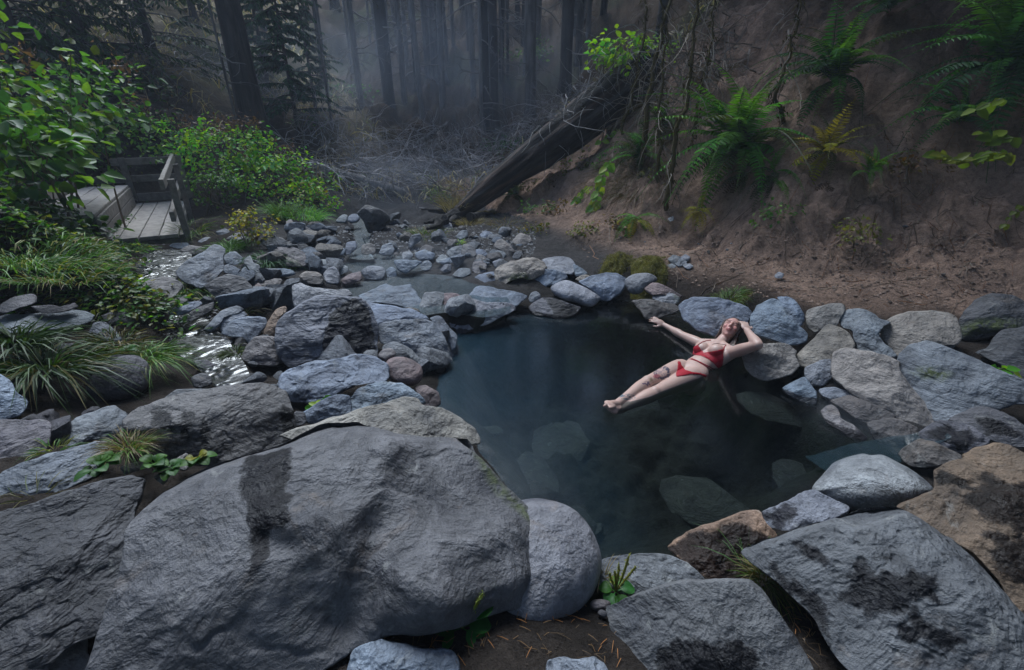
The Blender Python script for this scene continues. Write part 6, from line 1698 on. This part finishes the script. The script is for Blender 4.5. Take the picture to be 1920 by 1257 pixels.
for i, (x, y, lb) in enumerate([(1225, 190, 'mat of dry hanging grass at the top of the log'), (1275, 250, 'mat of dry hanging grass left of the large sword fern'), (1200, 350, 'dry hanging grass below the mossy stems'), (1330, 160, 'dry hanging grass above the large sword fern'), (1160, 330, 'dry hanging grass beside the lime sprig')]):
    tuft(G(x, y) + np.array([-.03, -.05, .05]), 320, .38, [(.10, .07, .03), (.14, .09, .04), (.08, .07, .02), (.16, .11, .06)], lb, 400 + i, .006, .9, .3, 1.3, lean=(-.7, -.9, -.5))
def bank_litter():
    poly = [(1010, 420), (1150, 200), (1400, 60), (1900, 40), (1910, 600), (1600, 575), (1380, 545), (1150, 490)]
    n = 900; q = in_px(n, poly, _r); mb = MB()
    P = np.array([G(*p) for p in q]); a = _r.uniform(0, 6.28, n); L = np.where(_r.random(n) < .8, _r.uniform(.03, .16, n), _r.uniform(.2, .5, n))
    st = np.stack([np.cos(a), np.sin(a)], 1) * L[:, None] / 4
    pts = np.stack([P[:, :2] + st * k + _r.normal(size=(n, 2)) * L[:, None] * .05 * (k > 0) for k in range(5)], 1)
    z = height(pts[..., 0].ravel(), pts[..., 1].ravel()).reshape(n, 5) + .006
    for i in range(n):
        mb.tube(np.concatenate([pts[i], z[i][:, None]], 1), _r.uniform(.0015, .004), 3, np.array([(.20, .14, .10), (.11, .075, .05), (.28, .22, .17), (.25, .11, .05)][_r.integers(4)]))
    tag(mb.build('twig_litter', M['grass']), 'small twigs, rootlets and needles lying on the dirt bank', 'litter', kind='stuff')
bank_litter()

for i, (x, y, c, lb) in enumerate([(1055, 398, 0, 'rusty low herb on the dirt bank below the log'), (1100, 440, 1, 'olive low herb above the ochre moss mounds'), (1160, 425, 0, 'rusty low herb left of the hanging fern fronds'), (1185, 285, 2, 'green low herb among the mossy stems'), (1235, 335, 1, 'olive low herb right of the mossy stems'), (1015, 398, 2, 'green low herb right of the fern under the log'),
                                  (1130, 320, 2, 'green low herb behind the lime sprig'), (1460, 410, 2, 'tiny green herb under the dead fern skirt'), (1700, 330, 0, 'withered herb on the dim upper bank'), (1600, 450, 1, 'thin olive herb on the lower dirt bank')]):
    cc = [[(.2, .1, .04), (.14, .1, .03), (.1, .07, .03)], [(.13, .15, .03), (.18, .17, .04)], [(.06, .17, .03), (.1, .2, .03)]][c]
    shrub('herb', G(x, y) + np.array([-.02, -.04, .07]), (.24, .2, .1), 130, .05, cc, lb, 'herbs', seed=500 + i, stems=3)
# ------------------------------------------------------------------ the bather
from mathutils.bvhtree import BVHTree
def bather():
    J = dict(pelvis=(1289, 698, -.03), waist=(1304, 682, .015), chest=(1333, 661, .065), neck=(1348, 641, .12), head=(1370, 616, .20), headtop=(1381, 596, .26), chin=(1353, 630, .18),
             rsh=(1314, 643, .06), lsh=(1370, 659, .13), rel=(1277, 628, .03), rwr=(1246, 610, .03), rhand=(1235, 604, .05), lel=(1421, 647, .29), lwr=(1401, 620, .30), lhand=(1394, 603, .33),
             rhip=(1276, 693, -.045), lhip=(1303, 705, -.04), rkn=(1214, 718, -.005), lkn=(1228, 738, -.03), ran=(1158, 757, -.005), lan=(1164, 767, -.035), rtoe=(1130, 760, .10), ltoe=(1138, 768, .05))
    W = {k: PZ(*v) for k, v in J.items()}
    a = unit(W['neck'] - W['pelvis']); l = W['lsh'] - W['rsh']; l = unit(l - a * np.dot(l, a)); n = np.cross(l, a)
    if n[2] < 0: n = -n
    hu = unit(RIGHT * .52 + UPV * .74 + FWD * .30); hf = -FWD * .80 - RIGHT * .42 + UPV * .22; hf = unit(hf - hu * np.dot(hf, hu)); hl = np.cross(hu, hf)
    if np.dot(hl, l) < 0: hl = -hl
    hc = W['head'] - np.array([0, 0, .01])
    mb = MB()
    def cap(mb, p, q, r0, r1, seg=16, m=7, mid=None):
        p, q = np.asarray(p, float), np.asarray(q, float); d = unit(q - p); L = np.linalg.norm(q - p)
        th = np.linspace(-math.pi / 2 + .05, 0, 5); pts = [p + d * r0 * math.sin(x) for x in th]; rr = [r0 * math.cos(x) for x in th]
        for s in np.linspace(0, 1, m)[1:-1]:
            r = r0 + (r1 - r0) * s
            if mid: r += mid[1] * math.exp(-((s - mid[0]) / mid[2]) ** 2)
            pts.append(p + d * L * s); rr.append(r)
        for x in np.linspace(0, math.pi / 2 - .05, 5): pts.append(q + d * r1 * math.sin(x)); rr.append(r1 * math.cos(x))
        mb.tube(np.array(pts), np.array(rr), seg)
    bm = bmesh.new(); bmesh.ops.create_icosphere(bm, subdivisions=3, radius=1.0)
    SV = np.array([v.co[:] for v in bm.verts]); SF = [tuple(v.index for v in f.verts) for f in bm.faces]; bm.free()
    def ell(mb, c, ax, ay, az):
        V = c + SV[:, :1] * ax + SV[:, 1:2] * ay + SV[:, 2:] * az
        flip = np.dot(np.cross(ax, ay), az) < 0
        mb.add(V, [f[::-1] for f in SF] if flip else SF)
    # torso
    ell(mb, W['chest'] - a * .02 - n * .035, l * .132, a * .165, n * .088)
    ell(mb, W['waist'] - n * .035, l * .108, a * .15, n * .078)
    ell(mb, W['pelvis'] + a * .02 - n * .03, l * .152, a * .12, n * .092)
    ell(mb, (W['pelvis'] + W['waist']) / 2 - n * .012, l * .09, a * .12, n * .066)
    for s in (-1, 1):
        ell(mb, W['pelvis'] + l * s * .075 - n * .075 - a * .06, l * .085, a * .095, n * .07)
        ell(mb, W['chest'] + l * s * .067 + n * .038 - a * .012, l * .062, a * .06, n * .05)
    cap(mb, W['rsh'] + l * .02 - n * .02, W['lsh'] - l * .02 - n * .02, .052, .052)
    cap(mb, W['chest'] + a * .06 - n * .02, W['neck'] - n * .02, .075, .05)
    for s in (-1, 1):
        sh = W['rsh'] if s < 0 else W['lsh']
        cap(mb, W['neck'] - n * .025, sh - n * .015, .042, .05)
        cap(mb, W['chest'] + l * s * .09 - n * .03 - a * .03, sh - n * .02, .06, .048)
    cap(mb, W['neck'] - n * .02, hc - hu * .045 - hf * .02, .047, .046)
    # head and face
    ell(mb, hc + hu * .022 - hf * .016, hl * .072, hu * .092, hf * .09)
    ell(mb, hc - hu * .03 + hf * .022, hl * .056, hu * .07, hf * .06)
    ell(mb, hc - hu * .068 + hf * .03, hl * .042, hu * .032, hf * .042)
    ell(mb, hc - hu * .088 + hf * .052, hl * .02, hu * .016, hf * .018)
    ell(mb, hc + hu * .035 + hf * .058, hl * .05, hu * .03, hf * .022)
    for s in (-1, 1):
        ell(mb, hc - hu * .02 + hf * .058 + hl * s * .034, hl * .022, hu * .024, hf * .02)
        ell(mb, hc + hu * .014 + hf * .063 + hl * s * .029, hl * .015, hu * .009, hf * .012)
        ell(mb, hc + hu * .031 + hf * .07 + hl * s * .027, hl * .021, hu * .006, hf * .012)
        ell(mb, hc + hl * s * .071 - hf * .005, hl * .01, hu * .028, hf * .016)
    cap(mb, hc + hu * .022 + hf * .078, hc - hu * .018 + hf * .098, .008, .0105, 10)
    ell(mb, hc - hu * .022 + hf * .086, hl * .0175, hu * .009, hf * .012)
    ell(mb, hc - hu * .045 + hf * .079, hl * .021, hu * .0065, hf * .011)
    ell(mb, hc - hu * .058 + hf * .077, hl * .018, hu * .0075, hf * .011)
    # arms
    cap(mb, W['rsh'] - n * .015, W['rel'], .045, .035, mid=(.35, .004, .3)); cap(mb, W['rel'], W['rwr'], .036, .023, mid=(.2, .005, .2))
    cap(mb, W['lsh'] - n * .015, W['lel'], .047, .036, mid=(.4, .006, .3)); cap(mb, W['lel'], W['lwr'], .037, .024, mid=(.25, .006, .2))
    def hand(mb, wr, tip, nrm, curl, spread, sgn):
        d = unit(tip - wr); nrm = unit(nrm - d * np.dot(nrm, d)); sd = np.cross(d, nrm) * sgn
        ell(mb, wr + d * .045, d * .05, sd * .038, nrm * .015)
        for i, (o_, L) in enumerate(zip((-.028, -.0095, .0095, .027), (.062, .073, .067, .052))):
            p = wr + d * .085 + sd * o_; dd = unit(d + sd * o_ * spread * 8); q = p.copy()
            for k, f in enumerate((.45, .32, .23)):
                d2 = unit(dd * math.cos(curl * (k + .4)) - nrm * math.sin(curl * (k + .4))); q2 = q + d2 * L * f * 1.0
                cap(mb, q, q2, .0088 - .0009 * k, .0082 - .0009 * k, 8, 3); q = q2
        p = wr + d * .03 - sd * .03; p1 = p + unit(-sd * .8 + d * .75 - nrm * .2) * .035; p2 = p1 + unit(-sd * .25 + d * .95 - nrm * .3) * .03
        cap(mb, p, p1, .012, .01, 8, 3); cap(mb, p1, p2, .01, .008, 8, 3)
    hand(mb, W['rwr'], W['rhand'], np.array([-.2, -.4, .9]), .3, .5, 1)
    hand(mb, W['lwr'], W['lhand'], unit(W['lwr'] - hc), .5, .3, -1)
    # legs
    for s, hp, kn, an, toe in ((-1, 'rhip', 'rkn', 'ran', 'rtoe'), (1, 'lhip', 'lkn', 'lan', 'ltoe')):
        H_, K_, A_, T_e = W[hp], W[kn], W[an], W[toe]
        cap(mb, H_, K_, .086, .05, 20, 9, mid=(.25, .006, .3)); cap(mb, K_, A_, .050, .03, 18, 9, mid=(.28, .007, .22))
        ell(mb, K_ + np.array([0, 0, .012]), l * .045, a * .05, n * .046)
        d = unit(T_e - A_); leg = unit(A_ - K_)
        cap(mb, A_ - d * .015, A_ + leg * .03 - d * .01, .033, .031)
        sd = unit(np.cross(d, leg)); ft = .15
        cap(mb, A_ + leg * .015, A_ + d * ft * .75, .033, .027); ell(mb, A_ + d * ft * .85, d * .055, sd * .042, unit(np.cross(d, sd)) * .018)
        for i in range(5):
            p = A_ + d * (ft * .85 + .03 - .007 * i) + sd * (-.032 + .016 * i) * s
            cap(mb, p, p + d * (.034 - .004 * i) + leg * .004, .0125 if i == 0 else .0095, .0105 if i == 0 else .008, 8, 3)
    C0 = W['pelvis']
    def remeshed(mb, vox, it, name):
        me = mesh_from(name, np.concatenate(mb.V) - C0, mb.F)
        t = bpy.data.objects.new(name, me); COL.objects.link(t)
        r = t.modifiers.new('r', 'REMESH'); r.mode = 'VOXEL'; r.voxel_size = vox
        sm = t.modifiers.new('s', 'SMOOTH'); sm.factor = .5; sm.iterations = it
        dg = bpy.context.evaluated_depsgraph_get(); ev = t.evaluated_get(dg); m2 = ev.to_mesh()
        V = np.empty(len(m2.vertices) * 3); m2.vertices.foreach_get('co', V); V = V.reshape(-1, 3).copy()
        Nn = np.empty(len(m2.vertices) * 3); m2.vertices.foreach_get('normal', Nn); Nn = Nn.reshape(-1, 3).copy()
        F = [tuple(p.vertices) for p in m2.polygons]
        ev.to_mesh_clear(); bpy.data.objects.remove(t); bpy.data.meshes.remove(me)
        return V, Nn, F
    V, Nn, F = remeshed(mb, .005, 5, 'body')
    Wp = V + C0
    # pixel of each vertex, in the crop used for tracing
    rel = Wp - CAMP; dep = rel @ FWD; X = 960 + FPX * (rel @ RIGHT) / dep; Y = 628.5 - FPX * (rel @ UPV) / dep
    cx, cy_ = (X - 1080) * 4.8, (Y - 560) * 4.8
    facing = np.sum(Nn * unit(CAMP - Wp), 1)
    col = np.tile(np.array((.49, .325, .275)), (len(V), 1))
    col *= (1 + .05 * fbm(Wp * 14, 3, 3))[:, None]
    def mixin(w, c):
        nonlocal col
        col = col * (1 - w[:, None]) + np.array(c) * w[:, None]
    hd = Wp - hc; fu, ff_, fl = hd @ hu, hd @ hf, hd @ hl
    onhead = (np.linalg.norm(hd, axis=1) < .135)
    mixin(.75 * onhead * sstep(.02, .07, ff_), (.56, .27, .235))
    for s in (-1, 1):
        mixin(.55 * onhead * sstep(.035, .01, np.hypot(fl - s * .036, fu + .022)) * (ff_ > .03), (.50, .17, .15))
        mixin(.8 * onhead * sstep(.006, .002, np.abs(fu - .034)) * (np.abs(fl - s * .029) < .02) * (ff_ > .05), (.17, .085, .055))
        mixin(.8 * onhead * sstep(.004, .001, np.abs(fu - .006)) * (np.abs(fl - s * .029) < .014) * (ff_ > .05), (.16, .08, .06))
    mixin(.85 * onhead * sstep(.011, .006, np.abs(fu + .052)) * (np.abs(fl) < .021) * (ff_ > .07), (.42, .12, .12))
    mixin(.9 * onhead * sstep(.003, .001, np.abs(fu + .0515)) * (np.abs(fl) < .019) * (ff_ > .07), (.16, .05, .05))
    # inked skin on thigh and shin
    top = facing > -.1
    dth = np.hypot((cx - 775) / 62, (cy_ - 668) / 50)
    scr = fbm(np.stack([cx * .09, cy_ * .09, cx * 0], 1), 3, 9)
    leg_r = (Wp - W['rhip']) @ unit(W['rkn'] - W['rhip'])
    mixin(.92 * top * (np.abs(dth - 1) < .26) * (scr > -.4), (.03, .035, .07))
    mixin(.5 * top * (dth < .82) * (scr > .25), (.12, .10, .14))
    mixin(.75 * top * (np.hypot((cx - 726) / 32, (cy_ - 700) / 20) < 1), (.28, .06, .07))
    mixin(.6 * top * (np.hypot((cx - 688) / 34, (cy_ - 735) / 22) < 1) * (scr > -.2), (.22, .20, .08))
    mixin(.9 * top * (np.hypot((cx - 636) / 42, (cy_ - 768) / 24) < 1) * (scr > .12), (.09, .06, .11))
    d2 = np.hypot(((cx - 465) + (cy_ - 885) * -.3) / 72, (cy_ - 885) / 26)
    mixin(.92 * top * (d2 < 1) * (fbm(np.stack([cx * .06, cy_ * .13, cx * 0], 1), 2, 19) > -.05), (.05, .10, .14))
    m, nt, b = new_mat("skin")
    nt.links.new(attr_node(nt, "tint").outputs["Color"], b.inputs["Base Color"])
    b.inputs["Roughness"].default_value = .45; b.inputs["Specular IOR Level"].default_value = .4
    b.inputs["Subsurface Weight"].default_value = .12; b.inputs["Subsurface Radius"].default_value = (.012, .005, .003); b.inputs["Subsurface Scale"].default_value = 1.0
    root = empty('person', C0, 'person in a red bikini floating in the pool, one arm behind the head', 'person')
    obj('body', mesh_from('body', V, F, m, True, colors=col), root)
    # swimwear: shells following the body
    Fa = np.array([f for f in F if len(f) == 4])
    def cloth(name, poly, mat, off=.005):
        sd = poly_sd(cx, cy_, poly)
        ok = (sd > 0) & (facing > -.25) & (np.linalg.norm(Wp - (W['chest'] + W['pelvis']) / 2, axis=1) < .42)
        fm = ok[Fa].all(1); used = np.unique(Fa[fm]); mp = -np.ones(len(V), int); mp[used] = np.arange(len(used))
        e = off * sstep(0, 6, sd[used]) + .001
        VV = V[used] + Nn[used] * e[:, None]
        return obj(name, mesh_from(name, VV, mp[Fa[fm]], mat, True), root)
    red = mat_plain("red_fabric", (.33, .005, .018), .6, 300, .25, .0006, .3, use_tint=False)
    cloth('bikini_top', [(1030, 478), (1050, 440), (1100, 413), (1122, 450), (1150, 487), (1240, 470), (1330, 452), (1328, 560), (1318, 605), (1275, 632), (1240, 590), (1190, 548), (1120, 518), (1040, 505)], red)
    cloth('bikini_bottom', [(912, 562), (942, 568), (950, 600), (985, 642), (1050, 662), (1120, 670), (1180, 690), (1168, 716), (1110, 690), (1040, 685), (975, 697), (905, 708), (896, 690), (910, 630)], red)
    bvh = BVHTree.FromPolygons([Vector(v) for v in V], F)
    def strap(name, path, r, mat):
        pts = []
        P = np.array(path, float)
        L = np.concatenate([[0], np.cumsum(np.linalg.norm(np.diff(P, axis=0), axis=1))]); s = np.linspace(0, L[-1], 16)
        for x, y in zip(np.interp(s, L, P[:, 0]), np.interp(s, L, P[:, 1])):
            d = ray(1080 + x / 4.8, 560 + y / 4.8); h_ = bvh.ray_cast(Vector(CAMP - C0), Vector(unit(d)))
            if h_[0] is not None: pts.append(np.array(h_[0]) + np.array(h_[1]) * r * .6)
        if len(pts) > 2:
            t = MB(); t.tube(np.array(pts), r, 6); return t.build(name, mat, root, True)
    strap('shoulder_strap', [(1100, 418), (1140, 392), (1180, 380), (1215, 376)], .0035, red)
    strap('shoulder_strap', [(1328, 458), (1336, 436), (1352, 420)], .0035, red)
    strap('waist_strap', [(1005, 530), (1080, 555), (1170, 600), (1250, 640)], .003, red)
    strap('waist_strap', [(1010, 538), (1100, 570), (1180, 618), (1232, 655)], .003, red)
    dark = mat_plain("dark_cord", (.08, .03, .02), .6, 80, .3, 0, use_tint=False)
    strap('necklace', [(1228, 412), (1265, 405), (1300, 412), (1345, 416)], .0022, dark)
    # hair: a cap over the crown and back of the head with wet locks falling to the shoulder
    hb = MB()
    ell(hb, hc + hu * .030 - hf * .034, hl * .086, hu * .104, hf * .09)
    ell(hb, hc - hu * .02 - hf * .045, hl * .074, hu * .085, hf * .062)
    rng = np.random.default_rng(4)
    for i in range(34):
        sgn = 1 if i % 4 else -1
        p = hc + hl * sgn * .07 * rng.uniform(.75, 1.05) + hu * rng.uniform(.0, .08) - hf * rng.uniform(-.02, .05)
        end = (W['lsh'] - n * .03 + a * rng.uniform(-.0, .06) - l * rng.uniform(.0, .09)) if sgn > 0 else (W['neck'] - l * .06 - n * .05 + rng.normal(size=3) * .02)
        md = hc - hu * .07 + hl * sgn * .078 - hf * rng.uniform(.0, .05)
        s = np.linspace(0, 1, 9)[:, None]
        pts = p * (1 - s) ** 2 + 2 * md * s * (1 - s) + end * s * s + rng.normal(size=(9, 3)) * .003
        hb.tube(pts, np.linspace(.012, .005, 9) * rng.uniform(.7, 1.2), 6)
    Vh, Nh, Fh = remeshed(hb, .0045, 2, 'hair')
    gr = fbm(np.stack([(Vh + C0 - hc) @ hl * 160, (Vh + C0 - hc) @ hf * 160, (Vh + C0 - hc) @ hu * 14], 1), 2, 6)
    Vh = Vh + Nh * (gr * .0022)[:, None]
    ch = np.array((.05, .022, .014)) * (1 + .5 * gr)[:, None]
    mh = mat_plain("hair", (1, 1, 1), .45, 60, .3, 0, .4)
    obj('hair', mesh_from('hair', Vh, Fh, mh, True, colors=ch), root)
bather()
# ------------------------------------------------------------------ air: even haze round everything, steam over the hot water
def haze():
    lo = np.array([-36, -12, -3.0]); hi = np.array([36, 56, 46.0])
    mb = MB(); c = (lo + hi) / 2; h = (hi - lo) / 2
    mb.box((0, 0, 0), (h[0], 0, 0), (0, h[1], 0), (0, 0, h[2]))
    m = bpy.data.materials.new("haze"); m.use_nodes = True; nt = m.node_tree
    nt.nodes.remove(nt.nodes["Principled BSDF"])
    v = nt.nodes.new("ShaderNodeVolumePrincipled")
    v.inputs["Color"].default_value = (.72, .82, 1.0, 1); v.inputs["Density"].default_value = HAZE_D; v.inputs["Anisotropy"].default_value = 0.1
    nt.links.new(v.outputs[0], nt.nodes["Material Output"].inputs["Volume"])
    o = obj('haze', mb.mesh('haze', m), loc=c)
    tag(o, 'thin bluish haze filling the forest air', 'haze', kind='stuff')
HAZE_D = 0.003
haze()

def steam(name, c, r, dens, label, seed, col=(.78, .86, 1.0)):
    bm = bmesh.new(); bmesh.ops.create_icosphere(bm, subdivisions=3, radius=1.0)
    V = np.array([v.co[:] for v in bm.verts]); F = [tuple(v.index for v in f.verts) for f in bm.faces]; bm.free()
    m = bpy.data.materials.new("steam"); m.use_nodes = True; nt = m.node_tree
    nt.nodes.remove(nt.nodes["Principled BSDF"])
    v = nt.nodes.new("ShaderNodeVolumePrincipled"); v.inputs["Color"].default_value = (*col, 1)
    tc = nt.nodes.new("ShaderNodeTexCoord")
    ln = nt.nodes.new("ShaderNodeVectorMath"); ln.operation = 'LENGTH'; nt.links.new(tc.outputs["Object"], ln.inputs[0])
    fall = ramp(nt, ln.outputs["Value"], [(0.15, 1.0), (0.98, 0.0)]); fall.color_ramp.interpolation = 'EASE'
    mp = nt.nodes.new("ShaderNodeMapping"); mp.inputs["Location"].default_value = (seed * 3.1, seed, 0); nt.links.new(tc.outputs["Object"], mp.inputs[0])
    nz = noise_node(nt, mp.outputs[0], 2.0, 3, .6, .8)
    d = math_node(nt, 'MULTIPLY', fall.outputs[0], ramp(nt, nz.outputs[0], [(.36, .0), (.66, 1.0)]).outputs[0])
    nt.links.new(math_node(nt, 'MULTIPLY', d, dens), v.inputs["Density"])
    nt.links.new(v.outputs[0], nt.nodes["Material Output"].inputs["Volume"])
    o = obj(name, mesh_from(name, V, F, m, True), loc=c, scale=r)
    tag(o, label, 'steam', kind='stuff')
steam('steam', PT(770, 370, 9.4), (3.2, 2.4, 1.3), .16, 'pale steam drifting over the stream and dead brush', 1)
steam('steam', PT(1680, 800, 2.9), (.75, .5, .4), .35, 'wisp of steam over the outflow by the long sloping boulder', 2)
steam('steam', PT(780, 500, 5.2), (1.6, .9, .45), .16, 'thin steam over the upper pool', 3)
steam('steam', PT(790, 230, 13.0), (9.0, 4.5, 4.0), .15, 'bluish mist hanging among the burnt trunks', 4, (.76, .85, 1.0))
